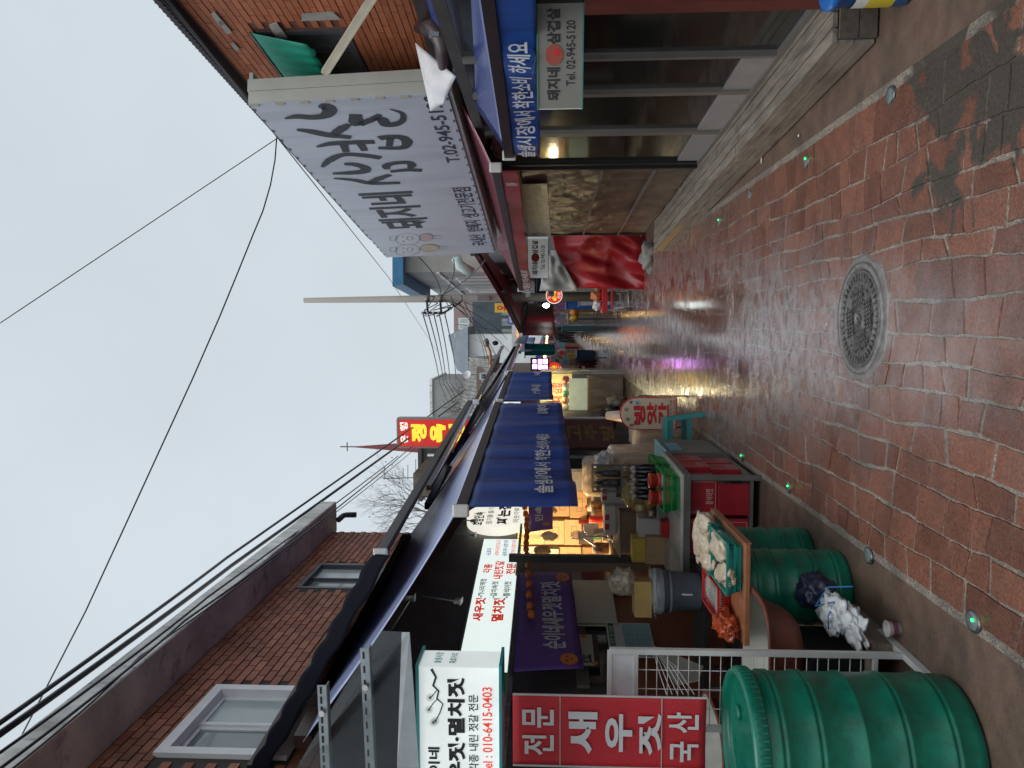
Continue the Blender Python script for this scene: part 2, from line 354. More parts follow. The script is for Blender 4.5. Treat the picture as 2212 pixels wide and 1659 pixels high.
def in_view(cx, cy):
    u = (cx / cy) * F + 959
    return -90 < u < 1750 and 1190 + EYE * F / cy < 2290
far = MB(); ftint = []; npv = 0
for key, ps, cx, cy in polys:
    z1 = .0105 + prn.uniform(-.0012, .0012); n = len(ps); dz = prn.uniform(-.0016, .0016)
    top = [Vector((cx + (p.x - cx) * .975, cy + (p.y - cy) * .975, z1 + dz * (p.x - cx) / .1)) for p in ps]
    low = [Vector((p.x, p.y, .0035)) for p in ps]
    fs = [list(range(n))] + [[k + n, (k + 1) % n + n, (k + 1) % n, k] for k in range(n)]
    if npv < 300 and in_view(cx, cy):
        m = LB(); o0 = Vector((cx, cy, 0)); m.add([p - o0 for p in top + low], fs)
        o = bpy.data.objects.new('paver', m.mesh('paver', pav_o)); COL.objects.link(o); o.parent = lane
        o.location = o0 - Vector(lane.location); npv += 1
    else:
        far.add(top + low, fs); ftint += [prn.random()] * len(fs)
fo = far.obj('pavers_beyond', pav_s, lane); fo['kind'] = 'stuff'; tint_attr(fo.data, ftint)
# film of rain water lying on the lane
def water_mat():
    m = bpy.data.materials.new('rain_film'); m.use_nodes = True; t = m.node_tree; L = t.links.new; t.nodes.clear()
    out = nd(t, 'ShaderNodeOutputMaterial'); pos = nd(t, 'ShaderNodeNewGeometry').outputs['Position']; sep = nd(t, 'ShaderNodeSeparateXYZ'); L(pos, sep.inputs[0])
    n1 = nd(t, 'ShaderNodeTexNoise', Scale=2.0, Detail=8., Roughness=.7); L(pos, n1.inputs['Vector'])
    sh = nd(t, 'ShaderNodeMath', operation='ADD'); L(sep.outputs[0], sh.inputs[0]); sh.inputs[1].default_value = .18
    ax = nd(t, 'ShaderNodeMath', operation='ABSOLUTE'); L(sh.outputs[0], ax.inputs[0])
    fx = nd(t, 'ShaderNodeMapRange'); L(ax.outputs[0], fx.inputs[0])
    for k, v in (('From Min', .25), ('From Max', 1.1), ('To Min', .16), ('To Max', -.2)): fx.inputs[k].default_value = v
    fy = nd(t, 'ShaderNodeMapRange'); L(sep.outputs[1], fy.inputs[0])
    for k, v in (('From Min', 3.2), ('From Max', 8.), ('To Min', -.36), ('To Max', .14)): fy.inputs[k].default_value = v
    a = nd(t, 'ShaderNodeMath', operation='ADD'); L(fx.outputs[0], a.inputs[0]); L(fy.outputs[0], a.inputs[1]); b = nd(t, 'ShaderNodeMath', operation='ADD'); L(a.outputs[0], b.inputs[0]); L(n1.outputs[0], b.inputs[1])
    mk = nd(t, 'ShaderNodeMapRange'); L(b.outputs[0], mk.inputs[0])
    for k, v in (('From Min', .22), ('From Max', .5), ('To Min', 0.), ('To Max', 1.)): mk.inputs[k].default_value = v
    nb = nd(t, 'ShaderNodeTexNoise', Scale=20., Detail=5., Roughness=.7); L(pos, nb.inputs['Vector'])
    bp = nd(t, 'ShaderNodeBump', Distance=.002); bp.inputs['Strength'].default_value = .45; L(nb.outputs[0], bp.inputs['Height'])
    lw = nd(t, 'ShaderNodeLayerWeight', Blend=.5); fr_ = nd(t, 'ShaderNodeMath', operation='POWER'); L(lw.outputs['Facing'], fr_.inputs[0]); fr_.inputs[1].default_value = 2.2
    nk = nd(t, 'ShaderNodeTexNoise', Scale=7.5, Detail=8., Roughness=.75); L(pos, nk.inputs['Vector']); kk = nd(t, 'ShaderNodeMapRange'); L(nk.outputs[0], kk.inputs[0])
    for k, v in (('From Min', .40), ('From Max', .56), ('To Min', .3), ('To Max', 1.)): kk.inputs[k].default_value = v
    m0 = nd(t, 'ShaderNodeMath', operation='MULTIPLY'); L(kk.outputs[0], m0.inputs[0]); L(mk.outputs[0], m0.inputs[1])
    mu = nd(t, 'ShaderNodeMath', operation='MULTIPLY', use_clamp=True); L(fr_.outputs[0], mu.inputs[0]); L(m0.outputs[0], mu.inputs[1])
    pk = nd(t, 'ShaderNodeMapRange'); L(b.outputs[0], pk.inputs[0])
    for k, v in (('From Min', .60), ('From Max', .74), ('To Min', .32), ('To Max', .04)): pk.inputs[k].default_value = v
    gl = nd(t, 'ShaderNodeBsdfGlossy'); L(pk.outputs[0], gl.inputs['Roughness']); L(bp.outputs[0], gl.inputs['Normal']); tr = nd(t, 'ShaderNodeBsdfTransparent'); mx_ = nd(t, 'ShaderNodeMixShader')
    L(mu.outputs[0], mx_.inputs[0]); L(tr.outputs[0], mx_.inputs[1]); L(gl.outputs[0], mx_.inputs[2]); L(mx_.outputs[0], out.inputs[0])
    return m
g = MB(); g.add([(-1.22, 2.0, .0165), (1.18, 2.0, .0165), (1.18, 110, .0165), (-1.22, 110, .0165)], [(0, 1, 2, 3)]); structure(g.obj('rain_water', water_mat()))
# manhole
iron = M('cast_iron', (.17, .165, .16), .4, .5, .3, 30, .5, 160, sub=(.07, .067, .064))
wetc = M('wet_grey_cement', (.17, .17, .17), .3, 0, .5, 14, .7, 70)
mh = thing('manhole_cover', 'round patterned iron manhole cover in the middle of the red paving', 'manhole cover', (MHC.x, MHC.y, 0), R(12))
m = LB(); n = 44; ring = []
for k in range(n):
    a = 2 * math.pi * k / n; r_ = .345 + .03 * mnoise.noise(Vector((math.cos(a) * 2, math.sin(a) * 2, 3)))+ .012 * mnoise.noise(Vector((math.cos(a) * 7, math.sin(a) * 7, 5))); ring.append((r_ * math.cos(a), r_ * math.sin(a)))
m.add([(x, y, .006) for x, y in ring] + [(x * .96, y * .96, .017) for x, y in ring], [[k, (k + 1) % n, n + (k + 1) % n, n + k] for k in range(n)] + [[n + k for k in range(n)]])
m.obj('cement_collar', M('collar_cement', (.17, .16, .15), .45, 0, .4, 14, .8, 60), mh)
m = LB(); m.lathe([(.30, .012), (.302, .026), (.272, .027), (.270, .012)], 48, cap0=False, cap1=False); m.obj('frame_ring', wetc, mh)
cv = LB().lathe([(.264, .014), (.264, .024), (.258, .027), (.25, .027), (.246, .022), (.205, .022), (.202, .026), (.192, .026), (.189, .022), (.06, .022), (.058, .027), (.048, .027), (.046, .022), (.001, .022)], 48, cap0=False, cap1=False).obj('cover', iron, mh)
tb = LB()
for q in range(4):
    for i in range(-3, 4):
        for j in range(3):
            x, y = i * .022, .085 + j * .033
            if x * x + y * y > .18 ** 2: continue
            a = q * math.pi / 2; Mx = Matrix.Rotation(a, 4, 'Z')
            tb.box(Mx @ Vector((x, y, .026)), (.011, .026, .009), a + .5)
for k in range(40):
    a = 2 * math.pi * k / 40; tb.box((.226 * math.cos(a), .226 * math.sin(a), .026), (.03, .009, .009), a)
for (x, y) in ((0, .02), (0, -.02), (.02, 0), (-.02, .008)): tb.box((x, y, .0245), (.028, .008, .005), .8)
tb.obj('tread', iron, cv)['kind'] = 'stuff'
for k in range(14):
    a = 2 * math.pi * (k + .3) / 14
    LB().lathe([(.0085, .0225), (.0085, .0232)], 10, (.172 * math.cos(a), .172 * math.sin(a), 0)).obj('vent_hole', M('hole_black', (.006, .006, .006), .8), cv)
# light studs set in the paving
stud_b = M('stud_casing', (.10, .11, .11), .3, .5, .3, 20); stud_g = M('stud_glass', (.13, .16, .16), .12, 0, .3, 15); stud_l = M('stud_green_lamp', (.02, .5, .08), .3, emit=4, ecol=(.02, 1, .15))
STUDS = [((2108, 1342), 1, 'lit green light stud set in the paving beside the white wire stand'), ((1707, 1052), 1, 'lit green light stud at the paving edge by the red boxes'),
         ((1605, 986), 1, 'lit green light stud at the paving edge near the teal stool'), ((1745, 348), 1, 'lit green light stud at the paving edge before the wooden deck'),
         ((1556, 478), 1, 'lit green light stud near the far end of the wooden deck'), ((1928, 206), 0, 'unlit grey light stud at the tarry patch by the deck'),
         ((1622, 420), 0, 'unlit grey light stud halfway along the deck'), ((1880, 1200), 0, 'unlit grey light stud beside the green drums')]
for (xy, on, lab) in STUDS:
    p = gp(*xy); s = thing('ground_light', lab, 'light stud', (p.x, p.y, .006), 0, 'light studs along the paving')
    LB().lathe([(.047, 0), (.045, .007), (.036, .011)], 20, sy=1.15, cap1=False).obj('casing', stud_b, s)
    LB().lathe([(.036, .010), (.026, .015), (.001, .016)], 20, sy=1.15, cap0=False, cap1=False).obj('lens', stud_g, s)
    if on:
        for dx in (.012,): LB().lathe([(.007, .018), (.006, .023), (.001, .024)], 10, (dx, -.02, 0), cap1=False).obj('lamp', stud_l, s)
# scraps dropped on the ground
for (xy, nm, lab, c, sz) in [((1648, 346), 'paper_scrap', 'crumpled white paper scrap below the deck front', (.6, .58, .55), .022), ((1682, 300), 'leaf_scrap', 'small brown dry leaf by the deck front', (.35, .2, .09), .014),
                         ((1729, 293), 'paper_scrap', 'tiny white paper bit near the deck', (.65, .64, .6), .012), ((1790, 700), 'paper_scrap', 'pale flattened bit just behind the manhole', (.5, .46, .42), .012), ((1990, 1530), 'cigarette_end', 'white cigarette end beside the large near green drum', (.6, .58, .52), .012)]:
    p = gp(*xy); tag(MB().blob((p.x, p.y, .012), (sz, sz * .7, .006), len(lab), .5, sub=2).obj(nm, M(nm + str(len(lab)), c, .7)), lab, 'litter')
# ================================================================ the two brick buildings
def brick_wall(parent, A, d, n, y0, y1, z0, z1, bl, bh, jt, mat_o, mat_s, holes, cap=300, proud=.014, lim=None):
    """bricks along direction d from A, n = outward normal; holes = [(s0,s1,z0,z1)] along the wall"""
    d = Vector((*d, 0)).normalized(); n = Vector((*n, 0)).normalized(); A = Vector((*A, 0))
    me = LB().box((0, 0, 0), (bl, proud, bh)).mesh('brick', mat_o); half = LB().box((0, 0, 0), (bl / 2 - jt / 2, proud, bh)).mesh('brick', mat_o)
    rz = math.atan2(d.y, d.x); out = []
    row = 0; z = z0 + bh / 2
    while z + bh / 2 < z1:
        s = y0 + (row % 2) * (bl + jt) / 2 + bl / 2
        while s + bl / 2 < y1:
            if not any(s + bl / 2 > a and s - bl / 2 < b and z + bh / 2 > c and z - bh / 2 < e for a, b, c, e in holes):
                c = A + d * s + n * (proud / 2 - .001 + rnd.uniform(-.002, .003)) + Vector((0, 0, z))
                if lim is None or lim(c): out.append(c)
            s += bl + jt
        z += bh + jt; row += 1
    out.sort(key=lambda c: (c - CAMP).length)
    def vis(c):
        q = c - CAMP; f = q.dot(FWD)
        if f < .3: return False
        x = 1106 - q.dot(UPV) / f * F; y = 829.5 - q.dot(RGT) / f * F
        return -30 < x < 2240 and -30 < y < 1690
    near = [c for c in out if vis(c)][:cap]; ns = set(id(c) for c in near)
    inv = WM[parent.name].inverted()
    for c in near:
        o = bpy.data.objects.new('brick', me); COL.objects.link(o); o.parent = parent; o.location = inv @ c; o.rotation_euler = (rnd.uniform(-.006, .006), rnd.uniform(-.01, .01), rz)
    rest = MB(); tn = []
    for c in out:
        if id(c) in ns: continue
        rest.box(c, (bl, proud, bh), rz); tn += [rnd.random()] * 6
    if rest.v:
        o = rest.obj('bricks_further', mat_s, parent); o['kind'] = 'stuff'; tint_attr(o.data, tn)
bk = dict(rough=(.5, .8), bump=.6, bsc=120., dirt=.5, spec=.3)
lb_o = piece_mat('dark_red_brick', (.24, .08, .048), (.43, .175, .105), False, **bk); lb_s = piece_mat('dark_red_brick_far', (.24, .08, .048), (.43, .175, .105), True, **bk)
bk2 = dict(rough=(.45, .75), bump=.4, bsc=120., dirt=.12, spec=.3)
rb_o = piece_mat('orange_brick', (.33, .095, .042), (.50, .17, .08), False, **bk2); rb_s = piece_mat('orange_brick_far', (.33, .095, .042), (.50, .17, .08), True, **bk2)
dmort = M('dark_mortar', (.055, .045, .04), .9, scale=30); rmort = M('red_mortar', (.17, .07, .05), .9, scale=30)
# ---- left: two storeys of dark red brick under a concrete roof slab
LX = -3.3; LYE = 11.9
A0, B0 = (LX, 0), (LX, 10)
lbld = thing('brick_building', 'dark red brick building with concrete roof slab over the left stalls', 'building', (LX - 1.6, 7.7, 0))
w1 = [pl(470, 1489, A0, B0), pl(342, 1633, A0, B0), pl(640, 1491, A0, B0)]
w2 = [pl(691, 1219, A0, B0), pl(652, 1270, A0, B0), pl(811, 1224, A0, B0)]
H1 = (w1[1].y, w1[0].y, w1[0].z - 1.0, w1[0].z); H2 = (w2[1].y, w2[0].y, w2[0].z - .95, w2[0].z)
def wall_with_holes(mb, A, d, n, s0, s1, z0, z1, holes, th):
    d = Vector((*d, 0)).normalized(); n = Vector((*n, 0)).normalized(); A = Vector((*A, 0))
    ss = sorted({s0, s1} | {h[0] for h in holes} | {h[1] for h in holes}); zs = sorted({z0, z1} | {h[2] for h in holes} | {h[3] for h in holes})
    for i in range(len(ss) - 1):
        for j in range(len(zs) - 1):
            a, b, c, e = ss[i], ss[i + 1], zs[j], zs[j + 1]
            if any(a >= h[0] - 1e-6 and b <= h[1] + 1e-6 and c >= h[2] - 1e-6 and e <= h[3] + 1e-6 for h in holes): continue
            q = [A + d * a + Vector((0, 0, c)), A + d * b + Vector((0, 0, c)), A + d * b + Vector((0, 0, e)), A + d * a + Vector((0, 0, e))]
            mb.slab(q, -n * th)
m = MB(); wall_with_holes(m, (LX, 0), (0, 1), (1, 0), 1.0, LYE, 2.6, 5.15, [H1, H2], .22)
m.box((LX - 1.72, LYE - .1, 2.58), (3., .2, 5.14)); m.box((LX - .11, 5.0, 1.3), (.2, 8.0, 2.6))
m.obj('wall', dmort, lbld)
brick_wall(lbld, (LX, 0), (0, 1), (1, 0), 3.6, LYE, 2.62, 5.15, .19, .072, .015, lb_o, lb_s, [H1, H2])
conc = M('weathered_concrete', (.64, .65, .62), .75, 0, .5, 2.2, .7, 25, sub=(.34, .34, .32), stretch=(1, 1, .35), stain=[((.08, .075, .07), 5., .8, (1, 2.5, .5), .56)])
soff = M('brown_soffit_paint', (.52, .42, .33), .7, 0, .4, 1.6, .3, sub=(.33, .26, .205), stain=[((.09, .07, .06), 2.5, .7, (1, 1, 1), .55)])
rf = MB().box((LX - 1.3, (LYE + 1.0) / 2 + .1, 5.27), (3.5, LYE - 1.0 + .2, .235)).obj('roof_slab', conc, lbld, bevel=.015)
MB().slab([(LX - .02, 1.0, 5.147), (LX + .44, 1.0, 5.147), (LX + .44, LYE + .19, 5.147), (LX - .02, LYE + .19, 5.147)], (0, 0, .004)).obj('soffit', soff, rf)
MB().slab([(LX - 3, 1.0, 5.388), (LX + .33, 1.0, 5.388), (LX + .33, LYE + .15, 5.388), (LX - 3, LYE + .15, 5.388)], (0, 0, .05)).obj('parapet_cap', conc, rf)
pipe = M('black_pipe', (.05, .05, .055), .4)
MB().tube([(LX + .2, LYE + .0, 5.06), (LX + .2, LYE + .26, 5.06), (LX + .2, LYE + .32, 5.02), (LX + .2, LYE + .33, 4.86)], .045, 10).obj('rain_pipe', pipe, lbld)
whitef = M('white_window_frame', (.80, .80, .79), .4, var=.08); darkf = M('dark_window_frame', (.10, .10, .11), .4); glass_f = M('frosted_glass', (.42, .49, .48), .18, 0, .15, 1.2, spec=.8); glass_d = M('dim_glass', (.20, .23, .23), .1, 0, .25, 1.2, spec=.8)
whitefab = M('pale_roll', (.6, .61, .63), .5)
def window(parent, A, d, n, h, frame, glassA, glassB, fw=.05, vertical=True, dep=.06):
    d = Vector((*d, 0)).normalized(); n = Vector((*n, 0)).normalized(); A = Vector((*A, 0)); s0, s1, z0, z1 = h
    def P(s, z, o): return A + d * s + n * o + Vector((0, 0, z))
    w = MB()
    for a, b in ((s0 - .02, s0 + fw), (s1 - fw, s1 + .02)): w.slab([P(a, z0 - .02, -.05), P(b, z0 - .02, -.05), P(b, z1 + .02, -.05), P(a, z1 + .02, -.05)], n * dep)
    for a, b in ((z0 - .02, z0 + fw), (z1 - fw, z1 + .02)): w.slab([P(s0 + fw, a, -.05), P(s1 - fw, a, -.05), P(s1 - fw, b, -.05), P(s0 + fw, b, -.05)], n * dep)
    o = w.obj('window', frame, parent)
    sm = (s0 + s1) / 2
    for a, b, g, of in ((s0 + fw, sm, glassA, -.085), (sm, s1 - fw, glassB, -.065)):
        q = MB(); f2 = fw * .6
        for c, e in ((a, a + f2), (b - f2, b)): q.slab([P(c, z0 + fw, of), P(e, z0 + fw, of), P(e, z1 - fw, of), P(c, z1 - fw, of)], n * .03)
        for c, e in ((z0 + fw, z0 + fw + f2), (z1 - fw - f2, z1 - fw)): q.slab([P(a + f2, c, of), P(b - f2, c, of), P(b - f2, e, of), P(a + f2, e, of)], n * .03)
        q.obj('sash', frame, o)
        MB().slab([P(a + f2, z0 + fw + f2, of + .01), P(b - f2, z0 + fw + f2, of + .01), P(b - f2, z1 - fw - f2, of + .01), P(a + f2, z1 - fw - f2, of + .01)], n * .006).obj('pane', g, o)
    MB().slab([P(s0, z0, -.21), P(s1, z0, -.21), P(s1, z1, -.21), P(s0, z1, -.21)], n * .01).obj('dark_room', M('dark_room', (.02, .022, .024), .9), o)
    return o
window(lbld, (LX, 0), (0, 1), (1, 0), H1, whitef, glass_d, glass_f, .07, dep=.09); window(lbld, (LX, 0), (0, 1), (1, 0), H2, darkf, glass_d, glass_f, .04)
# ---- right: orange brick front behind the big sign
SD = Vector((-.1504, .9886)); SN = Vector((-.9886, -.1504))        # along the street, towards the street
SNR = Vector((1.805, 6.14)); SFR = Vector((1.035, 11.2))          # the ends of the big sign
RW = SNR - SN * .42
rbld = thing('brick_building', 'orange brick building with black eaves on the right above the awnings', 'building', (RW.x + .8, RW.y, 0))
def rs(x, y):
    p = pl(x, y, tuple(RW), tuple(RW + SD)); return (Vector((p.x, p.y)) - RW).dot(SD), p.z
sa, za = rs(560, 70); sb, zb = rs(772, 145); sc_, zc = rs(560, 162); sd_, zd = rs(745, 68)
HR = (min(sa, sd_), max(sc_, sb) + .1, (zb + zd) / 2 - .03, za)
m = MB(); wall_with_holes(m, tuple(RW), tuple(SD), tuple(SN), -5.0, 5.5, 2.3, 4.36, [HR], .2); m.obj('wall', rmort, rbld)
brick_wall(rbld, tuple(RW), tuple(SD), tuple(SN), -1.8, .95, 2.32, 4.36, .175, .046, .007, rb_o, rb_s, [HR], proud=.01)
window(rbld, tuple(RW), tuple(SD), tuple(SN), HR, darkf, glass_d, M('olive_pane', (.16, .17, .12), .12, 0, .3, 2, spec=.8), .035)
def RP(s, z, o=0.): v = RW + SD * s + SN * o; return Vector((v.x, v.y, z))
eav = MB().slab([RP(-5, 4.36, .1), RP(5.5, 4.36, .1), RP(5.5, 4.36, -2.5), RP(-5, 4.36, -2.5)], (0, 0, .07)).obj('roof', M('black_roofing', (.035, .03, .035), .7, bump=.5), rbld)
rg = MB()
k = -2.2
while k < 1.2: rg.tube([RP(k, 4.40, .11), RP(k, 4.40, -.2)], .028, 8); k += .056
rg.obj('roof_ribs', MATS['black_roofing'], eav)
for (x, y, w_, h_) in ((690, 30, .05, .30), (600, 62, .12, .09), (470, 35, .09, .05), (485, 52, .1, .05), (508, 95, .06, .04)):
    s_, z_ = rs(x, y); b = MB(); b.blob(RP(s_, z_, .012), (.5, .5, .5), 3, 0); b.v = []; b.f = []; b.sm = []; b.mi = []
    b.slab([RP(s_ - w_, z_ - h_ * .4, .012), RP(s_ + w_ * .8, z_ - h_ * .5, .012), RP(s_ + w_, z_ + h_ * .5, .012), RP(s_ - w_ * .7, z_ + h_ * .4, .012)], Vector((SN.x, SN.y, 0)) * .012)
    b.obj('mortar_patch', M('grey_render_patch', (.36, .34, .31), .9, bump=.7), rbld)
# green scalloped blind over the upper window
gcl = M('green_awning_cloth', (.01, .26, .17), .5, 0, .25, 5, .2)
vb = thing('window_awning', 'green scalloped fabric blind over the upper window of the orange brick building', 'awning', RP((HR[0] + HR[1]) / 2, HR[3]))
wv = HR[1] - HR[0] + .1
def vfn(u, v):
    s_ = HR[0] - .05 + wv * u; o_ = .03 + .10 * v + .012 * math.sin(u * 40) * v; z_ = HR[3] + .05 - .44 * v + (0 if v < .99 else -.03 * abs(math.sin(u * math.pi * 4)))
    return RP(s_, z_, o_)
MB().grid(vfn, 40, 10).obj('cloth', gcl, vb, solid=.004)
MB().tube([RP(HR[0] - .05, HR[3] + .05, .03), RP(HR[1] + .05, HR[3] + .05, .03)], .012, 8).obj('rail', MATS['dark_window_frame'], vb)
# painted steel brace that props the sign
br = thing('steel_brace', 'slanted cream steel bar propping the large sign against the brick wall', 'brace', RP(-.6, 2.9))
pa, pb = pl(705, 150, tuple(SNR - SN * .05), tuple(SNR - SN * .05 + SD)), pl(800, 0, tuple(RW + SN * .1), tuple(RW + SN * .1 + SD))
dv = (pb - pa); MB().bar(pa - dv * .05, pb + dv * .9, .05, .05).obj('bar', M('cream_steel', (.50, .47, .36), .5, bump=.2), br)
MB().bar(pa - dv * .03 + Vector((0, 0, -.032)), pb + dv * .9 + Vector((0, 0, -.032)), .07, .012).obj('flange', MATS['cream_steel'], br)
# ================================================================ left side: stalls, signs, awnings
grn = M('green_drum_plastic', (.002, .145, .09), .34, 0, .3, 7, .12, 60, spec=.5, sub=(.002, .085, .055), stain=[((.30, .42, .36), 14., .35, (1, 1, 5), .66), ((.03, .045, .03), 5., .65, (1, 1, .35), .57)]); grn_l = M('green_lid_plastic', (.006, .17, .11), .28, 0, .2, 9)
scuff = M('pale_scuff', (.35, .45, .4), .6)
def drum(label, loc, r, h, rz=0., group='green plastic drums'):
    t = thing('storage_drum', label, 'drum', loc, rz, group)
    pr = [(r * .90, 0), (r * .965, h * .012), (r * .985, h * .05)]
    def hoop(z, dbl):
        o = [(r * .985, z - .022), (r * 1.008, z - .012), (r * 1.008, z - .004), (r * .985, z + .002)]
        if dbl: o += [(r * .985, z + .006), (r * 1.008, z + .012), (r * 1.008, z + .02), (r * .985, z + .03)]
        return o
    for z, dd in ((.13, 1), (.33, 1), (.52, 0), (.70, 1), (.86, 1)): pr += hoop(z * h, dd)
    pr += [(r * .985, h * .92), (r * .97, h * .93)]
    LB().lathe(pr, 56, cap1=False).obj('body', grn, t)
    LB().lathe([(r * .99, h * .925), (r * 1.03, h * .93), (r * 1.03, h * .985), (r * 1.0, h), (r * .93, h), (r * .91, h * .985), (r * .91, h * .965), (r * .6, h * .957), (r * .001, h * .957)], 56, cap0=False, cap1=False).obj('lid', grn_l, t)
    rb = LB()
    for k in range(70):
        a = 2 * math.pi * k / 70; rb.box((r * 1.034 * math.cos(a), r * 1.034 * math.sin(a), h * .957), (.006, .007, h * .045), a)
    o = rb.obj('lid_ribs', grn_l, t); o['kind'] = 'stuff'
    for a, rr in ((.4, .45), (2.6, .55)): LB().lathe([(.032, h * .957), (.032, h * .975), (.022, h * .978), (.001, h * .978)], 16, (r * rr * math.cos(a), r * rr * math.sin(a), 0), cap1=False).obj('bung', grn_l, t)
    return t
drum('large green plastic drum with lid, nearest the camera beside the red banner', (-1.775, 3.17, 0), .30, .895, .5)
drum('green drum carrying the near end of the brown tabletop', (-1.53, 4.45, 0), .215, .60)
drum('green drum carrying the far end of the brown tabletop', (-1.56, 5.05, 0), .215, .60, 1.2)
# ---- brown tabletop on the two drums with baskets
wood_t = M('brown_tabletop', (.30, .12, .055), .35, 0, .2, 3, .1, stretch=(8, 1, 8))
tp = MB().box((-1.475, 4.55, .622), (.56, .90, .032), .03).obj('tabletop', wood_t, bevel=.006); tag(tp, 'brown wooden board laid across two green drums', 'tabletop')
MB().box((-1.19, 4.545, .622), (.006, .9, .033), .03).obj('edge_band', M('edge_band', (.26, .10, .05), .4), tp)
teal = M('teal_basket_plastic', (.0, .22, .19), .35, var=.1); redp = M('red_basket_plastic', (.45, .02, .02), .35, var=.1); grnb = M('green_basket_plastic', (.01, .25, .06), .4, var=.1)
def basket(label, loc, rz, w, l, h, mat, group=None, cat='basket'):
    t = thing('basket', label, cat, loc, rz, group); k = .86
    LB().box((0, 0, .006), (w * k, l * k, .008)).obj('base', mat, t)
    rim = LB(); z = h
    for a, b in (((-w/2, -l/2), (w/2, -l/2)), ((w/2, -l/2), (w/2, l/2)), ((w/2, l/2), (-w/2, l/2)), ((-w/2, l/2), (-w/2, -l/2))):
        rim.bar((*a, z), (*b, z), .012, .012); rim.bar((a[0]*.93, a[1]*.93, z * .5), (b[0]*.93, b[1]*.93, z * .5), .005, .012); rim.bar((a[0]*k, a[1]*k, .014), (b[0]*k, b[1]*k, .014), .006, .02)
    rim.obj('rim', mat, t)
    sl = LB()
    def side(ax, ay, bx, by, n):
        for i in range(n + 1):
            x = ax + (bx - ax) * i / n; y = ay + (by - ay) * i / n; sl.bar((x * k, y * k, .01), (x, y, h), .0065, .003)
    side(-w/2, -l/2, w/2, -l/2, int(w / .013)); side(w/2, -l/2, w/2, l/2, int(l / .013)); side(w/2, l/2, -w/2, l/2, int(w / .013)); side(-w/2, l/2, -w/2, -l/2, int(l / .013))
    sl.obj('slats', mat, t)['kind'] = 'stuff'
    return t
bagm = M('flour_bag_plastic', (.52, .44, .33), .28, 0, .25, 9, .5, 25, spec=.6, sub=(.40, .33, .24))
G1 = 'baskets on the brown tabletop'
basket('teal plastic basket at the front of the brown tabletop', (-1.34, 4.33, .64), .04, .28, .40, .085, teal, G1)
basket('teal plastic basket behind the front one on the brown tabletop', (-1.36, 4.77, .64), .02, .30, .40, .085, teal, G1)
basket('red plastic basket of packaged dried goods at the left on the brown tabletop', (-1.635, 4.6, .64), .05, .20, .44, .075, redp, G1)
bi = 0
for (x, y, z, a, lab) in [(-1.40, 4.26, .69, .3, 'powder bag lying nearest in the front teal basket'), (-1.28, 4.40, .69, -.2, 'powder bag at the street side of the front teal basket'), (-1.44, 4.66, .70, .2, 'powder bag lying on the left of the rear teal basket'),
                          (-1.34, 4.72, .71, -.15, 'powder bag in the middle of the rear teal basket'), (-1.25, 4.78, .70, .1, 'powder bag at the right of the rear teal basket'), (-1.36, 4.86, .715, 1.3, 'powder bag across the back of the rear teal basket')]:
    b = LB(); bi += 1
    t = thing('powder_bag', 'beige ' + lab, 'bag', (x, y, z), a, 'beige powder bags')
    b.blob((0, 0, .012), (.066, .15, .05), bi, .28, 1.5, 4, flat=-.9, crease=.13).obj('bag_body', bagm, t)
    LB().blob((0, .155, .018), (.03, .035, .014), bi + 3, .5, 2.5, sub=2).obj('tied_end', bagm, t)
clearp = M('clear_wrap', (.55, .56, .54), .08, 0, .2, 12, .6, 20, alpha=.35, spec=.8)
for i, (y, c) in enumerate(((4.48, (.32, .30, .24)), (4.62, (.12, .11, .09)), (4.74, (.38, .33, .25)))):
    t = thing('food_pack', ['pale', 'dark', 'tan'][i] + ' dried goods pack in the red basket', 'pack', (-1.635, y, .665), .1 * i, 'packs in the red basket')
    LB().blob((0, 0, .02), (.08, .062, .024), i + 20, .3, 2).obj('contents', M('dried_goods%d' % i, c, .8, bump=.8, scale=40), t); LB().blob((0, 0, .022), (.086, .07, .03), i + 30, .2, 3).obj('wrap', clearp, t)
orb = M('orange_red_film', (.55, .09, .03), .12, 0, .3, 10, .9, 14, alpha=.75, spec=.8)
t = thing('plastic_bag', 'crumpled orange red plastic bag at the left end of the brown tabletop', 'bag', (-1.70, 4.28, .64))
LB().blob((0, 0, .05), (.07, .13, .06), 41, .5, 2.2, 4, flat=-.8, crease=.2).obj('film', orb, t); LB().blob((.01, -.10, .06), (.03, .05, .03), 43, .8, 3).obj('twisted_neck', orb, t)
# ---- wooden pallet, black crate and oval tub
oldw = M('old_grey_wood', (.22, .18, .14), .75, 0, .35, 5, .6, stretch=(2, 14, 14)); blackp = M('black_plastic', (.012, .012, .013), .45)
t = thing('wooden_pallet', 'weathered wooden pallet on the ground under the brown tub', 'pallet', (-1.9, 4.0, 0))
for y in (3.72, 3.87, 4.02, 4.17): MB().box((-1.93, y, .13), (.78, .105, .02), rnd.uniform(-.01, .01)).obj('plank', oldw, t)
for x in (-2.28, -1.93, -1.58): MB().box((x, 3.945, .06), (.07, .54, .115)).obj('runner', oldw, t)
t = thing('crate', 'black plastic crate between the pallet and the brown tub', 'crate', (-1.98, 3.95, .142))
cr = MB(); cr.box((-1.98, 3.95, .16), (.66, .42, .03)); cr.box((-1.98, 3.745, .29), (.66, .012, .23)); cr.box((-1.98, 4.155, .29), (.66, .012, .23)); cr.box((-1.656, 3.95, .29), (.012, .4, .23)); cr.box((-2.304, 3.95, .29), (.012, .4, .23)); cr.obj('shell', blackp, t)
rim = MB()
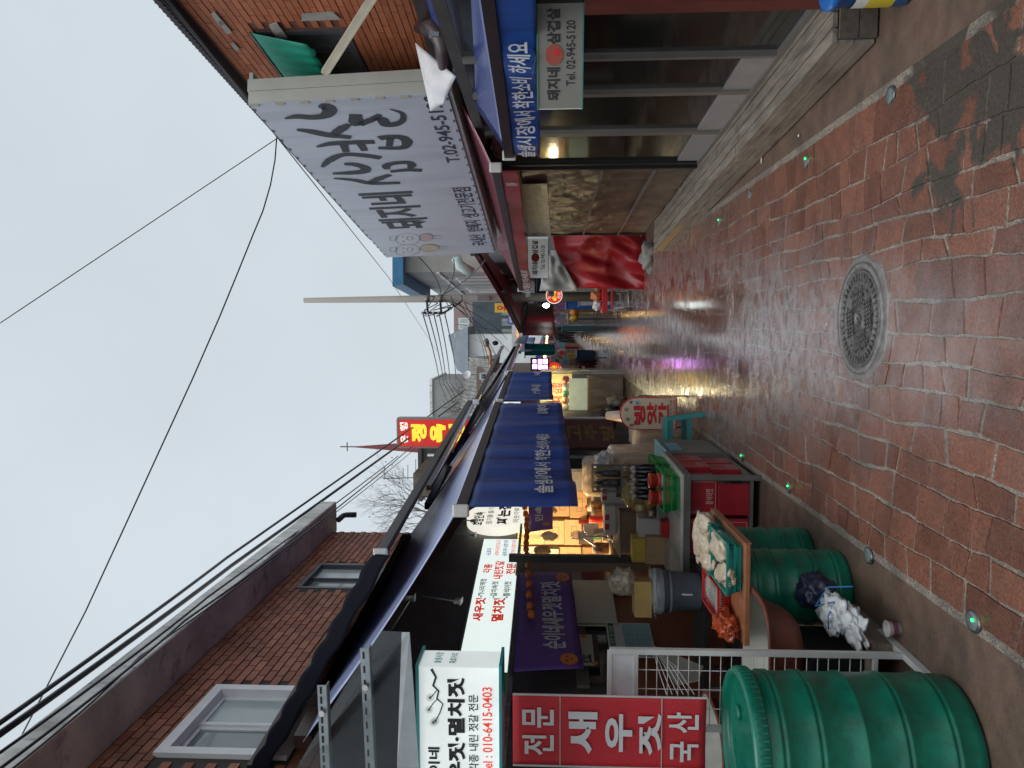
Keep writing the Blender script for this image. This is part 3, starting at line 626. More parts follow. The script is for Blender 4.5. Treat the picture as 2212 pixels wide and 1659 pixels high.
for a, b in (((-2.31, 3.74), (-1.65, 3.74)), ((-1.65, 3.74), (-1.65, 4.16)), ((-1.65, 4.16), (-2.31, 4.16)), ((-2.31, 4.16), (-2.31, 3.74))): rim.bar((*a, .40), (*b, .40), .03, .02)
rim.obj('rim', blackp, t)
tubm = M('brown_rubber', (.16, .045, .028), .55, 0, .3, 8, .3); tubi = M('pale_tub_lining', (.42, .43, .38), .4, 0, .2, 5)
def tub(label, c, sx, sy, h, inner, group):
    t = thing('basin', label, 'basin', c, 0, group)
    LB().lathe([(.80, 0), (.86, h * .25), (.96, h * .9), (1.03, h * .93), (1.04, h), (.98, h)], 40, sx=sx, sy=sy, cap1=False, pw=3.4).obj('outside', tubm, t)
    LB().lathe([(.975, h * 1.001), (.93, h * .8), (.82, h * .2), (.74, .03), (.01, .03)], 40, sx=sx, sy=sy, cap0=False, cap1=False, pw=3.4).obj('inside', inner, t)
    return t
tub('brown rubber basin with pale inside standing before the brown tabletop', (-1.95, 4.0, .412), .52, .26, .19, tubi, 'rubber basins')
tub('brown rubber basin lying behind the wire stand at the far left', (-2.75, 4.5, .55), .48, .34, .17, tubi, 'rubber basins')
t = thing('low_bench', 'dark low bench holding a basin behind the wire stand', 'bench', (-2.75, 4.5, 0))
MB().box((-2.75, 4.5, .53), (1.0, .7, .03)).obj('bench_top', blackp, t)
for x in (-3.2, -2.3):
    for y in (4.2, 4.8): MB().box((x, y, .255), (.05, .05, .51)).obj('leg', blackp, t)
whp = M('white_film', (.58, .61, .62), .3, 0, .2, 8, .8, 16, spec=.6); navy_b = M('navy_film', (.02, .025, .06), .35, 0, .3, 10, .8, 16)
t = thing('plastic_bag', 'crumpled white plastic bag tied with blue string beside the brown basin', 'bag', (-1.49, 3.93, .142))
LB().blob((0, 0, .075), (.10, .15, .06), 51, .5, 1.6, 4, flat=-.85, crease=.14).obj('film', whp, t); LB().blob((-.02, -.14, .035), (.09, .12, .03), 52, .6, 2., 4, flat=-.8, crease=.2).obj('loose_flap', whp, t)
LB().tube([(-.06, -.06, .13), (.02, -.10, .15), (.08, -.05, .10), (.03, .02, .17), (.11, .08, .09), (.15, -.02, .0)], .004, 6).obj('blue_string', M('blue_string', (.03, .2, .5), .5), t)
tag(MB().blob((-1.47, 4.19, .23), (.09, .10, .10), 55, .4, 2, 4, flat=-.85, crease=.2).obj('plastic_bag', navy_b), 'dark navy plastic bag between the brown basin and a green drum', 'bag')
t = thing('paper_cup', 'small white paper ice cream cup left on the pallet end', 'cup', (-1.475, 3.70, 0), .3)
LB().lathe([(.028, 0), (.036, .055), (.039, .058), (.039, .062), (.035, .06), (.03, .01), (.001, .01)], 20, cap1=False).obj('cup', M('white_card', (.66, .63, .6), .5), t)
LB().lathe([(.0295, .008), (.0342, .038)], 20, cap0=False, cap1=False).obj('purple_print', M('purple_print', (.17, .05, .10), .5), t)
# ---- white wire stand
wht = M('white_enamel', (.58, .58, .57), .35, var=.1, bump=.1); GY = 3.58
t = thing('wire_stand', 'tall white wire grid stand behind the large green drum', 'display stand', (-1.73, GY, 0))
GX0, GX1, GZ = -1.93, -1.555, 1.40
for x in (GX0, GX1): MB().bar((x, GY, .03), (x, GY, GZ), .026, .026).obj('post', wht, t)
for x in (GX0, GX1): MB().bar((x, GY - .30, .02), (x, GY + .28, .02), .03, .035).obj('foot', wht, t)
for z in (GZ, GZ - .125, .16): MB().bar((GX0, GY, z), (GX1, GY, z), .022, .02).obj('rail', wht, t)
MB().box(((GX0 + GX1) / 2, GY, GZ - .062), (GX1 - GX0 - .03, .006, .115)).obj('header_plate', M('white_sheet_metal', (.62, .63, .65), .4), t)
z = GZ - .175
while z > .2: MB().tube([(GX0, GY - .002, z), (GX1, GY - .002, z)], .0024, 6).obj('wire', wht, t); z -= .05
for k in range(1, 4): x = GX0 + (GX1 - GX0) * k / 4; MB().tube([(x, GY + .004, .16), (x, GY + .004, GZ - .125)], .0024, 6).obj('wire', wht, t)
# ---- red hanging banner
redc = M('red_banner_cloth', (.50, .02, .03), .6, 0, .12, 4, .25, 90); whl = M('white_print', (.62, .62, .63), .6, var=.06); gre = M('grey_hem', (.5, .48, .47), .6)
BY = 3.36; b0 = dp(1108, 1652, BY); b1 = dp(1108, 1497, BY); b2 = dp(1526, 1500, BY)
t = thing('hanging_banner', 'red vertical cloth banner with white Korean lettering beside the green drum', 'banner', ((b0.x + b1.x) / 2, BY, b2.z))
bw, bh = b1.x - b0.x, b0.z - b2.z
fc = Face((b0.x, BY, b0.z), (1, 0, 0), bw, bh)
def wavy(u, v): return fc.p(u, v, .006 * math.sin(u * 5 + v * 3) * v)
MB().grid(wavy, 12, 24).obj('cloth', redc, t, solid=.003)
for u in (-.005, .98): MB().slab(fc.quad(u, 0, u + .025, 1, .008), (0, .004, 0)).obj('hem', gre, t)
for v in (.245, .77): MB().slab(fc.quad(0, v, 1, v + .004, .009), (0, .002, 0)).obj('seam', gre, t)
for s_, u0, v0, u1, v1, bd in (('전', .17, .05, .45, .215, .02), ('문', .55, .05, .83, .215, .02), ('새', .2, .29, .78, .44, .035), ('우', .24, .48, .76, .62, .035), ('젓', .2, .65, .78, .77, .035), ('국', .12, .815, .40, .96, .02), ('산', .52, .80, .80, .96, .02)):
    letters(MB(), fc, s_, u0, v0, u1, v1, bd, .014).obj('lettering', whl, t)
# ---- projecting light box sign
lit = M('lit_sign_white', (.75, .78, .76), .4, emit=.42, ecol=(.86, .95, .93)); cyan = M('cyan_edge', (.02, .25, .27), .3); litred = M('lit_red_letters', (.6, .03, .02), .5, emit=.35, ecol=(.9, .08, .03)); litblue = M('lit_blue_letters', (.02, .12, .3), .5, emit=.12, ecol=(.05, .25, .6)); blk = M('black_letters', (.015, .016, .018), .5); redl = M('red_letters', (.55, .02, .03), .5); bluel = M('blue_letters', (.02, .12, .28), .5)
p0 = dp(905, 1440, 3.06); p1 = dp(1078, 1440, 3.06); pX, pT, pB = p0.x, p0.z, p1.z
def lightbox(name, label, cat, XL, XR, Y0, Y1, zb, zt, body, edge, group=None, rot=None):
    t = thing(name, label, cat, ((XL + XR) / 2, (Y0 + Y1) / 2, zb), 0, group)
    MB().box(((XL + XR) / 2, (Y0 + Y1) / 2, (zb + zt) / 2), (XR - XL, Y1 - Y0, zt - zb)).obj('lit_panel', body, t)
    e = .012
    for z in (zb - e / 2, zt + e / 2): MB().box(((XL + XR) / 2, (Y0 + Y1) / 2, z), (XR - XL + .03, Y1 - Y0 + .03, e)).obj('edge_trim', edge, t)
    return t
t = lightbox('projecting_sign', 'lit white box sign with pine branch drawing and phone number at far left', 'sign', -2.3, pX, 3.06, 3.22, pB, pT, lit, cyan)
fc = Face((-2.3, 3.06, pT), (1, 0, 0), pX + 2.3, pT - pB)
def fu(x, y): p = dp(x, y, 3.06); return (p.x + 2.3) / fc.w, (pT - p.z) / fc.h
def put(t, f, fu_, txt, xa, ya, xb, yb, mat, bd=.02, d=.004, name='lettering'):
    u0, v0 = fu_(xa, ya); u1, v1 = fu_(xb, yb); return letters(MB(), f, txt, u0, v0, u1, v1, bd, d).obj(name, mat, t)
put(t, fc, fu, '순이네', 926, 1700, 950, 1613, blk, .035); put(t, fc, fu, '새우젓·멸치젓', 969, 1728, 1004, 1463, blk, .045); put(t, fc, fu, '각종 내린 젓갈 전문', 1013, 1664, 1033, 1500, blk, .015); put(t, fc, fu, 'Tel : 010-6415-0403', 1043, 1672, 1063, 1484, litred, .012)
brn = M('ink_line', (.05, .055, .06), .6); b = MB()
def st(pts, w): stroke(b, fc, [fu(*q) for q in pts], w, .004)
st([(932, 1444), (942, 1462), (936, 1480), (948, 1492), (944, 1508), (957, 1520), (950, 1540), (941, 1556)], [.012, .01, .01, .008, .008, .006, .005, .004]); st([(944, 1490), (936, 1500), (930, 1506)], .004); st([(946, 1508), (936, 1518), (928, 1530)], .004)
for cx, cy in ((929, 1506), (927, 1532), (941, 1556), (936, 1560)):
    for k in range(15):
        a = 2 * math.pi * k / 15; st([(cx, cy), (cx + 9 * math.cos(a), cy + 9 * math.sin(a))], .0012)
o = b.obj('pine_drawing', brn, t)
fe = Face((pX, 3.06, pT), (0, 1, 0), .16, pT - pB)
letters(MB(), fe, '솔샘시장', .2, .16, .85, .26, .015).obj('lettering', M('teal_letters', (.02, .25, .28), .5), t); letters(MB(), fe, '특화거리', .2, .36, .8, .46, .015).obj('lettering', MATS['teal_letters'], t)
# ---- clear sheet hood on slotted steel angles above the sign
slot = M('galvanised_steel', (.30, .33, .35), .4, .7, .2, 20); acr = M('clear_acrylic', (.10, .12, .13), .05, 0, .1, 3, alpha=.13, spec=.8)
t = thing('clear_hood', 'clear plastic hood on slotted steel angles above the box sign', 'hood', (-2.0, 2.95, 2.1))
def hp(x, y, Y): return dp(x, y, Y)
ha, hb, hc, hd = dp(885, 1366, 3.1), dp(905, 1659, 2.75), dp(640, 1659, 2.9), dp(818, 1362, 3.4)
MB().add([ha, hb, hc, hd], [(0, 1, 2, 3)]).obj('clear_sheet', acr, t, solid=.004)
he = dp(868, 1366, 3.12); MB().add([ha, hb, dp(858, 1659, 2.75), he], [(0, 1, 2, 3)]).obj('front_lip', M('acrylic_lip', (.5, .54, .56), .15, alpha=.55, spec=.8), t, solid=.004)
for (xa, ya, xb, yb, Y) in ((787, 1400, 800, 1670, 2.98), (695, 1480, 703, 1670, 2.92)):
    a, b_ = dp(xa, ya, Y), dp(xb, yb, Y); an = MB().bar(a, b_, .004, .036).obj('slotted_angle', slot, t); MB().bar(a + Vector((0, .018, -.018)), b_ + Vector((0, .018, -.018)), .036, .004).obj('slotted_angle', slot, t)
    hl = MB(); n_ = 9
    for k in range(n_): q = a.lerp(b_, (k + .5) / n_); hl.bar(q + (b_ - a).normalized() * -.014 + Vector((0, -.0035, .004)), q + (b_ - a).normalized() * .014 + Vector((0, -.0035, .004)), .002, .007)
    hl.obj('slots', MATS['hole_black'], an)['kind'] = 'stuff'
    MB().tube([a.lerp(b_, .3) + Vector((0, -.01, 0)), a.lerp(b_, .3) + Vector((0, -.02, 0))], .012, 8).obj('bolt', wht, t)
# ================================================================ left shop fronts
FA, FB = Vector((-2.98, 6.6)), Vector((-2.60, 9.3)); FD = (FB - FA).normalized(); FN = Vector((FD.y, -FD.x))
def FPt(s, z, o=0.): v = FA + FD * s + FN * o; return Vector((v.x, v.y, z))
def fpl(x, y, o=0.): A = FA + FN * o; return pl(x, y, tuple(A), tuple(A + FD))
def fs(p): return (Vector((p.x, p.y)) - FA).dot(FD)
def fface(c0, c1, o, mat=None):
    """panel on the shop front: c0 top left, c1 bottom right in picture measurements"""
    a = fpl(*c0, o); b = fpl(*c1, o); w = (Vector((b.x, b.y)) - Vector((a.x, a.y))).length
    return Face(a, (FD.x, FD.y, 0), w, a.z - b.z)
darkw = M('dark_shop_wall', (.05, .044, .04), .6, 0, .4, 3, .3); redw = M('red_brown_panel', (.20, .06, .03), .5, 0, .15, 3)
shop = thing('market_shop', 'dark shop front under the left awnings with a lit opening', 'shop', FPt(1.5, 0))
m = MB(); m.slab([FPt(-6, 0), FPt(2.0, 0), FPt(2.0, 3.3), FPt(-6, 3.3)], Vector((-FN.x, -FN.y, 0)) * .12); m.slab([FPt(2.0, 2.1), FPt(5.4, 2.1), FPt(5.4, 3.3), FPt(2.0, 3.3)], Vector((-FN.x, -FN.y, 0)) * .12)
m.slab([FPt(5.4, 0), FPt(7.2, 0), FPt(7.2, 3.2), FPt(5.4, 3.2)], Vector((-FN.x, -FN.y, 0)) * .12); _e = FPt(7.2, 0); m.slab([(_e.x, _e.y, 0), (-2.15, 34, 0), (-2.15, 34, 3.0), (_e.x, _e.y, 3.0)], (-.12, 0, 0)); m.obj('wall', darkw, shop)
m = MB(); m.slab([FPt(2.0, 0, -.13), FPt(2.0, 0, -2.6), FPt(2.0, 2.9, -2.6), FPt(2.0, 2.9, -.13)], (FD.x * -.1, FD.y * -.1, 0)); m.slab([FPt(2.0, 0, -2.6), FPt(5.4, 0, -2.6), FPt(5.4, 2.9, -2.6), FPt(2.0, 2.9, -2.6)], (-FN.x * .1, -FN.y * .1, 0)); m.slab([FPt(5.3, 0, -.13), FPt(5.3, 0, -2.5), FPt(5.3, 2.9, -2.5), FPt(5.3, 2.9, -.13)], (FD.x * .1, FD.y * .1, 0))
m.obj('inner_wall', M('cream_inner_wall', (.42, .36, .26), .8), shop)
MB().slab([FPt(1.9, 2.85, -.13), FPt(5.4, 2.85, -.13), FPt(5.4, 2.85, -2.6), FPt(1.9, 2.85, -2.6)], (0, 0, .1)).obj('ceiling', MATS['cream_inner_wall'], shop)
f = fface((1318, 1450), (1600, 1240), .012); MB().slab(f.quad(-2.5, 0, 1, 1, 0), -f.n * .01).obj('lower_panel', redw, shop)
f = fface((1252, 1475), (1316, 1235), .014); MB().slab(f.quad(0, 0, 1, 1, 0), -f.n * .01).obj('dark_glass', M('black_glass', (.02, .022, .02), .12, spec=.7), shop)
f2 = fface((1246, 1480), (1254, 1235), .03); MB().slab(f2.quad(0, 0, 1, 1), -f2.n * .03).obj('glass_rail', M('dull_rail', (.10, .095, .085), .5), shop)
q = fpl(1120, 1205, .5); MB().bar((q.x, q.y, 0), (q.x, q.y, 2.1), .07).obj('front_post', M('black_steel', (.03, .03, .03), .45), shop)
# long lit sign over the shop
litb = M('lit_sign_bright', (.8, .86, .84), .4, emit=.74, ecol=(.86, .98, .94)); sgrn = M('sign_green', (.02, .26, .05), .45)
a, b = fpl(1108, 1452, .12), fpl(1116, 1165, .12); zt = 2.47; zb = 2.045
t = thing('shop_sign', 'long lit white shop sign with red and blue Korean lettering', 'sign', (a + b) / 2)
fc = Face((a.x, a.y, zt), (FD.x, FD.y, 0), (b - a).length, zt - zb)
MB().slab(fc.quad(0, 0, 1, 1, 0), -fc.n * .1).obj('lit_panel', litb, t); MB().slab(fc.quad(-.075, 0, -.002, 1, 0), -fc.n * .1).obj('green_end', sgrn, t); MB().slab(fc.quad(-.2, 0.05, -.077, .95, -.01), -fc.n * .08).obj('grey_end', M('grey_end', (.3, .33, .33), .5), t)
for v in (-.03, 1.0): MB().slab(fc.quad(-.2, v, 1, v + .03, .006), -fc.n * .11).obj('trim', M('sign_trim', (.25, .28, .27), .5), t)
for s_, u0, v0, u1, v1, mt, bd in (('새우젓', .30, .10, .47, .34, litred, .045), ('멸치젓', .30, .52, .47, .80, litred, .045), ('•까나리액젓', .47, .12, .62, .28, blk, .02), ('•갈치속젓', .47, .42, .60, .58, blk, .02), ('•황석어젓', .47, .72, .60, .90, blk, .02), ('각종', .67, .14, .75, .36, litred, .035), ('내린젓갈', .62, .42, .78, .66, litred, .035), ('전문', .66, .72, .76, .96, litred, .035),
                                ('•도토리', .83, .14, .90, .27, litblue, .02), ('•업체녹두갈아드립니다', .83, .36, .985, .48, litred, .015), ('•들깨가루 •생콩가루', .825, .57, .985, .70, litblue, .015), ('•찹쌀가루 •인절미가루', .82, .79, .985, .92, litred, .015)):
    letters(MB(), fc, s_, u0, v0, u1, v1, bd, .004).obj('lettering', mt, t)
# round lit sign partly behind the curtain
litw = M('lit_sign_warm', (.85, .85, .76), .4, emit=.7, ecol=(1., .97, .85))
c = fpl(1074, 1112, .16); rr = .385
t = thing('round_sign', 'round lit white sign with dark lettering half hidden by the blue curtain', 'sign', c)
fc = Face(c + Vector((-FD.x, -FD.y, 0)) * rr + Vector((0, 0, rr)), (FD.x, FD.y, 0), 2 * rr, 2 * rr)
n = 48; ring = [fc.p(.5 + .5 * math.cos(2 * math.pi * k / n), .5 - .5 * math.sin(2 * math.pi * k / n)) for k in range(n)]
MB().add(ring + [p - fc.n * .12 for p in ring], [list(range(n))] + [[k + n, (k + 1) % n + n, (k + 1) % n, k] for k in range(n)]).obj('lit_disc', litw, t)
for s_, u0, v0, u1, v1, bd in (('호남민속', .05, .12, .6, .3, .035), ('참기름·들기름', .1, .34, .95, .44, .01), ('짜는집', .1, .5, .98, .72, .045), ('미숫가루', .18, .77, .8, .87, .01)): letters(MB(), fc, s_, u0, v0, u1, v1, bd, .004).obj('lettering', blk, t)
f = fface((1118, 1240), (1128, 1090), .14); MB().slab(f.quad(0, 0, 1, 1), -f.n * .08).obj('green_base', sgrn, t)
# purple banners
purp = M('purple_cloth', (.12, .05, .27), .55, 0, .25, 3, .2); pump = M('pumpkin_orange', (.62, .16, .02), .5)
def purple(label, corners, o, txt, box_, extra):
    P = [fpl(x, y, o) for x, y in corners]       # tl tr br bl
    t = thing('cloth_banner', label, 'banner', (P[2] + P[3]) / 2, 0, 'purple banners')
    def fn(u, v): return P[0].lerp(P[1], u).lerp(P[3].lerp(P[2], u), v) + Vector((FN.x, FN.y, 0)) * (.012 * math.sin(u * 6 + v * 2))
    MB().grid(fn, 24, 8).obj('cloth', purp, t, solid=.002)
    nn = Vector((FN.x, FN.y, 0))
    vs, fs_ = glyphs(txt, .03); x0, x1 = min(p.x for p in vs), max(p.x for p in vs); y0, y1 = min(p.y for p in vs), max(p.y for p in vs)
    u0, v0, u1, v1 = box_
    MB().add([fn(u0 + (u1 - u0) * (p.x - x0) / (x1 - x0), v1 + (v0 - v1) * (p.y - y0) / (y1 - y0)) + nn * .006 for p in vs], fs_).obj('lettering', whl, t)
    for (u, v, r_) in extra:
        d_ = MB(); k_ = 16; d_.add([fn(u + r_ * math.cos(2 * math.pi * i / k_) * .4, v + r_ * math.sin(2 * math.pi * i / k_)) + nn * .005 for i in range(k_)], [list(range(k_))]); d_.obj('pumpkin_print', pump, t)
        e_ = MB()
        for du, dv in ((-.3, -.25), (.3, -.25), (0, .3)): e_.add([fn(u + r_ * .4 * du + r_ * .08 * math.cos(a), v + r_ * dv + r_ * .2 * math.sin(a)) + nn * .007 for a in (0, 2.1, 4.2)], [(0, 1, 2)])
        e_.obj('face_print', blk, t)
purple('purple cloth banner with white lettering and pumpkins below the long lit sign', ((1110, 1451), (1119, 1237), (1233, 1238), (1262, 1447)), .3, '순이네새우젓멸치젓', (.17, .42, .88, .78), ((.08, .80, .13), (.93, .84, .13)))
purple('small purple banner with a pumpkin print in the lit shop opening', ((1142, 1150), (1142, 1085), (1194, 1085), (1194, 1145)), .1, '민속', (.3, .25, .9, .6), ((.2, .72, .16),))
# pumpkin light string
gl = [(1132, 1095), (1134, 1110), (1137, 1123), (1136, 1135), (1137, 1148), (1136, 1160), (1135, 1173), (1135, 1186), (1137, 1200), (1139, 1217), (1140, 1240), (1142, 1262), (1141, 1285), (1143, 1310), (1146, 1327)]
P = [fpl(x, y, .36) for x, y in gl]
t = thing('pumpkin_garland', 'string of small orange pumpkins hung below the lit signs', 'garland', P[7])
MB().tube(P, .003, 5).obj('cord', blackp, t)
for p in P: MB().lathe([(.008, -.04), (.034, -.03), (.042, -.005), (.034, .018), (.008, .024)], 10, p).obj('pumpkin', pump, t)
# posters and boards on the wall
cream = M('cream_board', (.52, .50, .38), .6, var=.05); paper = M('white_paper', (.6, .6, .58), .7, var=.06)
for k, (c0, c1, lab) in enumerate((((1240, 1352), (1316, 1256), 'back cream board of the pile against the dark glass'), ((1246, 1345), (1320, 1262), 'front cream board leaning against the dark glass'))):
    f = fface(c0, c1, .04 + .03 * k); tag(MB().slab(f.quad(0, 0, 1, 1), f.n * .012).obj('foam_board', cream), lab, 'board', 'cream boards on the shop wall')
f = fface((1252, 1442), (1290, 1370), .05); t = thing('poster', 'small poster with black title and pumpkins under the purple banner', 'poster', f.p(.5, 1)); MB().slab(f.quad(0, 0, 1, 1), f.n * .004).obj('sheet', blackp, t); MB().slab(f.quad(.04, .08, .96, .72, .006), f.n * .001).obj('cream_field', cream, t); MB().slab(f.quad(.12, .2, .35, .6, .008), f.n * .001).obj('title_block', blk, t); letters(MB(), f, '꽃게젓 360ml', .14, .25, .8, .5, .01, .011).obj('lettering', whl, t)
disc(MB(), f, .9, .3, .03, .03, .009).obj('pumpkin_print', pump, t); disc(MB(), f, .1, .72, .03, .03, .009).obj('pumpkin_print', pump, t)
f = fface((1318, 1420), (1402, 1347), .05); t = thing('notice', 'white notice sheet with green heading and pale blue table on the wall', 'notice', f.p(.5, 1)); MB().slab(f.quad(0, 0, 1, 1), f.n * .003).obj('sheet', paper, t); MB().slab(f.quad(.0, .04, 1, .16, .005), f.n * .001).obj('green_heading', M('notice_green', (.03, .14, .06), .6), t); MB().slab(f.quad(.04, .36, .96, .97, .005), f.n * .001).obj('blue_table', M('pale_cyan', (.30, .47, .47), .6), t)
letters(MB(), f, '축산물 의한 표시사항', .06, .05, .9, .15, .01, .008).obj('lettering', whl, t)
gr_ = MB()
for k in range(1, 6): gr_.slab(f.quad(.04, .36 + .1 * k, .96, .365 + .1 * k, .007), f.n * .0005); gr_.slab(f.quad(.04 + .15 * k, .36, .044 + .15 * k, .97, .0075), f.n * .0005)
gr_.obj('table_lines', M('table_line', (.15, .3, .35), .6), t)['kind'] = 'stuff'
f = fface((1322, 1282), (1356, 1258), .05); t = thing('notice', 'small pink and white notice on the brown wall panel', 'notice', f.p(.5, 1)); MB().slab(f.quad(0, 0, 1, 1), f.n * .003).obj('sheet', paper, t); MB().slab(f.quad(0, 0, 1, .5, .005), f.n * .001).obj('pink_half', M('pink_print', (.6, .05, .15), .6), t)
# dark sign behind the box sign
f = fface((1080, 1660), (1108, 1475), .4); t = thing('dark_sign', 'dark unlit sign strip behind the red banner', 'sign', f.p(.5, 1)); MB().slab(f.quad(-.5, 0, 1, 1), f.n * .05).obj('panel', M('dim_panel', (.12, .13, .14), .5), t); letters(MB(), f, '젓갈전문', .1, .15, .8, .85, .03, .056).obj('lettering', M('maroon_letters', (.12, .03, .05), .5), t)
# ================================================================ counter of the left stall and its goods
def prism(mb, prof, a, b):                # sweep a small outline between two points (kept simple: box section)
    return mb.bar(a, b, prof[0], prof[1])
marb = M('pale_marble_laminate', (.50, .49, .43), .3, 0, .25, 5, sub=(.34, .33, .29), stain=[((.10, .10, .11), 7., .8, (1, 3, 1), .62)]); steel = M('dull_steel', (.17, .165, .16), .45, .5)
TX0, TX1, TY0, TY1, TZ = -2.22, -1.2, 6.12, 7.22, .64
t = thing('counter', 'market counter with pale marbled top over red cartons', 'counter', (-1.71, 6.67, 0))
MB().box((-1.71, 6.67, TZ - .012), (1.02, 1.1, .024)).obj('countertop', marb, t, bevel=.004)
MB().box((-1.71, TY0 + .008, TZ - .05), (1.02, .016, .05)).obj('front_rail', steel, t); MB().box((TX1 - .008, 6.67, TZ - .05), (.016, 1.06, .05)).obj('side_rail', steel, t); MB().box((-1.71, 6.67, .07), (.98, 1.02, .02)).obj('lower_shelf', steel, t)
MB().box((-1.71, TY1 - .03, .36), (1.0, .02, .5)).obj('back_panel', blackp, t)
for x in (TX0 + .03, TX1 - .03):
    for y in (TY0 + .03, TY1 - .03): MB().box((x, y, .305), (.04, .04, .61)).obj('leg', steel, t)
for i in range(2):                         # cracks between the top's boards
    MB().box((-1.9 + .34 * i, 6.67, TZ + .0012), (.003, 1.08, .001)).obj('board_joint', blackp, t)
redb = M('red_carton', (.30, .012, .022), .4, 0, .15, 4); whr = M('carton_line', (.55, .40, .38), .5)
def carton(label, x, y, z, w, l, h, faces, txt=None, group='red cartons under the counter'):
    t = thing('carton', label, 'carton', (x, y, z), 0, group)
    LB().box((0, 0, h / 2), (w, l, h)).obj('box', redb, t, bevel=.004)
    for k in faces:
        f = Face(Vector((-w / 2, -l / 2 - .001, h)), (1, 0, 0), w, h) if k == 'f' else Face(Vector((w / 2 + .001, -l / 2, h)), (0, 1, 0), l, h)
        b = LB(); e = .012
        for q in ((.08, .06, .92, .06 + e), (.08, .94 - e, .92, .94), (.08, .06, .08 + e, .94), (.92 - e, .06, .92, .94)): b.slab(f.quad(*q, .0008), f.n * .0008)
        b.obj('line_frame', whr, t)
        if txt: letters(LB(), f, txt, .3, .62, .72, .86, .01, .002).obj('lettering', whr, t)
    return t
carton('upper red carton at the street corner of the counter, nearest the camera', -1.40, 6.32, .335, .30, .24, .25, 'fr', '황석어젓')
carton('lower red carton at the street corner of the counter', -1.42, 6.32, .082, .26, .24, .25, 'r')
carton('upper red carton second along the camera side of the counter', -1.73, 6.32, .335, .30, .24, .25, 'f', '새우젓')
carton('lower red carton second along the camera side of the counter', -1.73, 6.32, .082, .30, .24, .25, 'f', '새우젓')
carton('lower red carton at the street side in the middle of the counter', -1.38, 6.62, .082, .30, .25, .25, 'r', '멸치젓')
carton('upper red carton at the street side in the middle of the counter', -1.36, 6.62, .335, .30, .25, .25, 'r', '멸치젓')
carton('lower red carton at the far street side of the counter', -1.38, 6.93, .082, .30, .25, .25, 'r', '갈치젓')
carton('upper red carton at the far street side of the counter', -1.36, 6.93, .335, .30, .25, .25, 'r', '갈치젓')
t = thing('tin_can', 'dark square tin with round lid lying under the counter front', 'tin', (-1.30, 6.235, .082)); LB().box((0, 0, .11), (.12, .05, .22)).obj('tin_body', M('dark_tin', (.05, .045, .04), .4, .4), t, bevel=.01); LB().tube([(0, -.026, .11), (0, -.034, .11)], .05, 24).obj('round_lid', M('tin_lid', (.025, .022, .02), .35, .4), t)
G2 = 'green baskets on the counter'
basket('green plastic basket at the street corner of the counter', (-1.37, 6.38, TZ), 0, .30, .44, .13, grnb, G2); basket('green plastic basket behind the front one on the counter', (-1.36, 6.90, TZ), 0, .30, .44, .13, grnb, G2)
redlid = M('red_round_lid', (.55, .05, .03), .35); wtub = M('white_tub', (.55, .5, .45), .4)
for i, (x, y) in enumerate(((-1.30, 6.36), (-1.43, 6.30))):
    t = thing('round_tub', ['right', 'left'][i] + ' hand pair of stacked round tubs with red lids in the front green basket', 'tub', (x, y, TZ + .02), 0, 'red lidded tubs')
    for k in range(2):
        LB().lathe([(.052, 0), (.06, .05)], 20, (0, 0, k * .07)).obj('tub', wtub, t); LB().lathe([(.064, .045), (.064, .062), (.055, .07), (.001, .07)], 20, (0, 0, k * .07), cap0=False, cap1=False).obj('lid', redlid, t)
    LB().lathe([(.052, 0), (.06, .05), (.064, .052), (.064, .064), (.05, .072), (.001, .072)], 20, (0, 0, .14), cap1=False).obj('tub', redlid, t)
blkg = M('black_gloss', (.008, .008, .012), .12, spec=.7); greycap = M('grey_cap', (.35, .34, .33), .5)
def bottle(label, loc, r, h, mat, cap, group):
    t = thing('bottle', label, 'bottle', loc, 0, group)
    LB().lathe([(r * .9, 0), (r, .01), (r, h * .3), (r * .94, h * .33), (r, h * .36), (r, h * .62), (r * .75, h * .74), (r * .34, h * .84), (r * .34, h * .93)], 14).obj('bottle_body', mat, t); LB().lathe([(r * .42, h * .9), (r * .42, h), (r * .001, h)], 12, cap0=False, cap1=False).obj('cap', cap, t)
    return t
k = 0
for i in range(4):
    for j in range(3):
        x, y = -1.50 + i * .072 + .02 * (j % 2), 6.66 + j * .075; k += 1
        o = bottle('black bottle with grey cap in the cluster behind the round tubs', (x, y, TZ + .02), .035, .31 + .01 * rnd.random(), blkg, greycap, 'black bottles on the counter')
def cbox(name, label, c, d, mat, rz=0., tape=True, cat='box', group=None, txt=None, tmat=None):
    t = thing(name, label, cat, (c[0], c[1], c[2]), rz, group)
    LB().box((0, 0, d[2] / 2), d).obj('box_body', mat, t, bevel=.004)
    if tape: LB().box((0, -.0007 - d[1] / 2, d[2] * .82), (d[0] * .16, .001, d[2] * .34)).obj('tape', M('brown_tape', (.42, .30, .18), .3), t); LB().box((0, 0, d[2] + .0007), (d[0] * .16, d[1], .001)).obj('tape', MATS['brown_tape'], t)
    if txt:
        f = Face(Vector((-d[0] / 2, -d[1] / 2 - .001, d[2])), (1, 0, 0), d[0], d[2]); letters(LB(), f, txt, .2, .35, .8, .6, .01, .002).obj('lettering', tmat or blk, t)
    return t
card = M('cardboard', (.40, .27, .15), .8, 0, .15, 4, .2); card2 = M('pale_cardboard', (.48, .36, .22), .8, 0, .15, 4, .2); whbox = M('white_carton', (.52, .50, .47), .6, var=.08); brownb = M('brown_crate_wood', (.20, .12, .07), .6, 0, .25, 4, .3); yelc = M('yellowish_cabinet', (.30, .23, .12), .55)
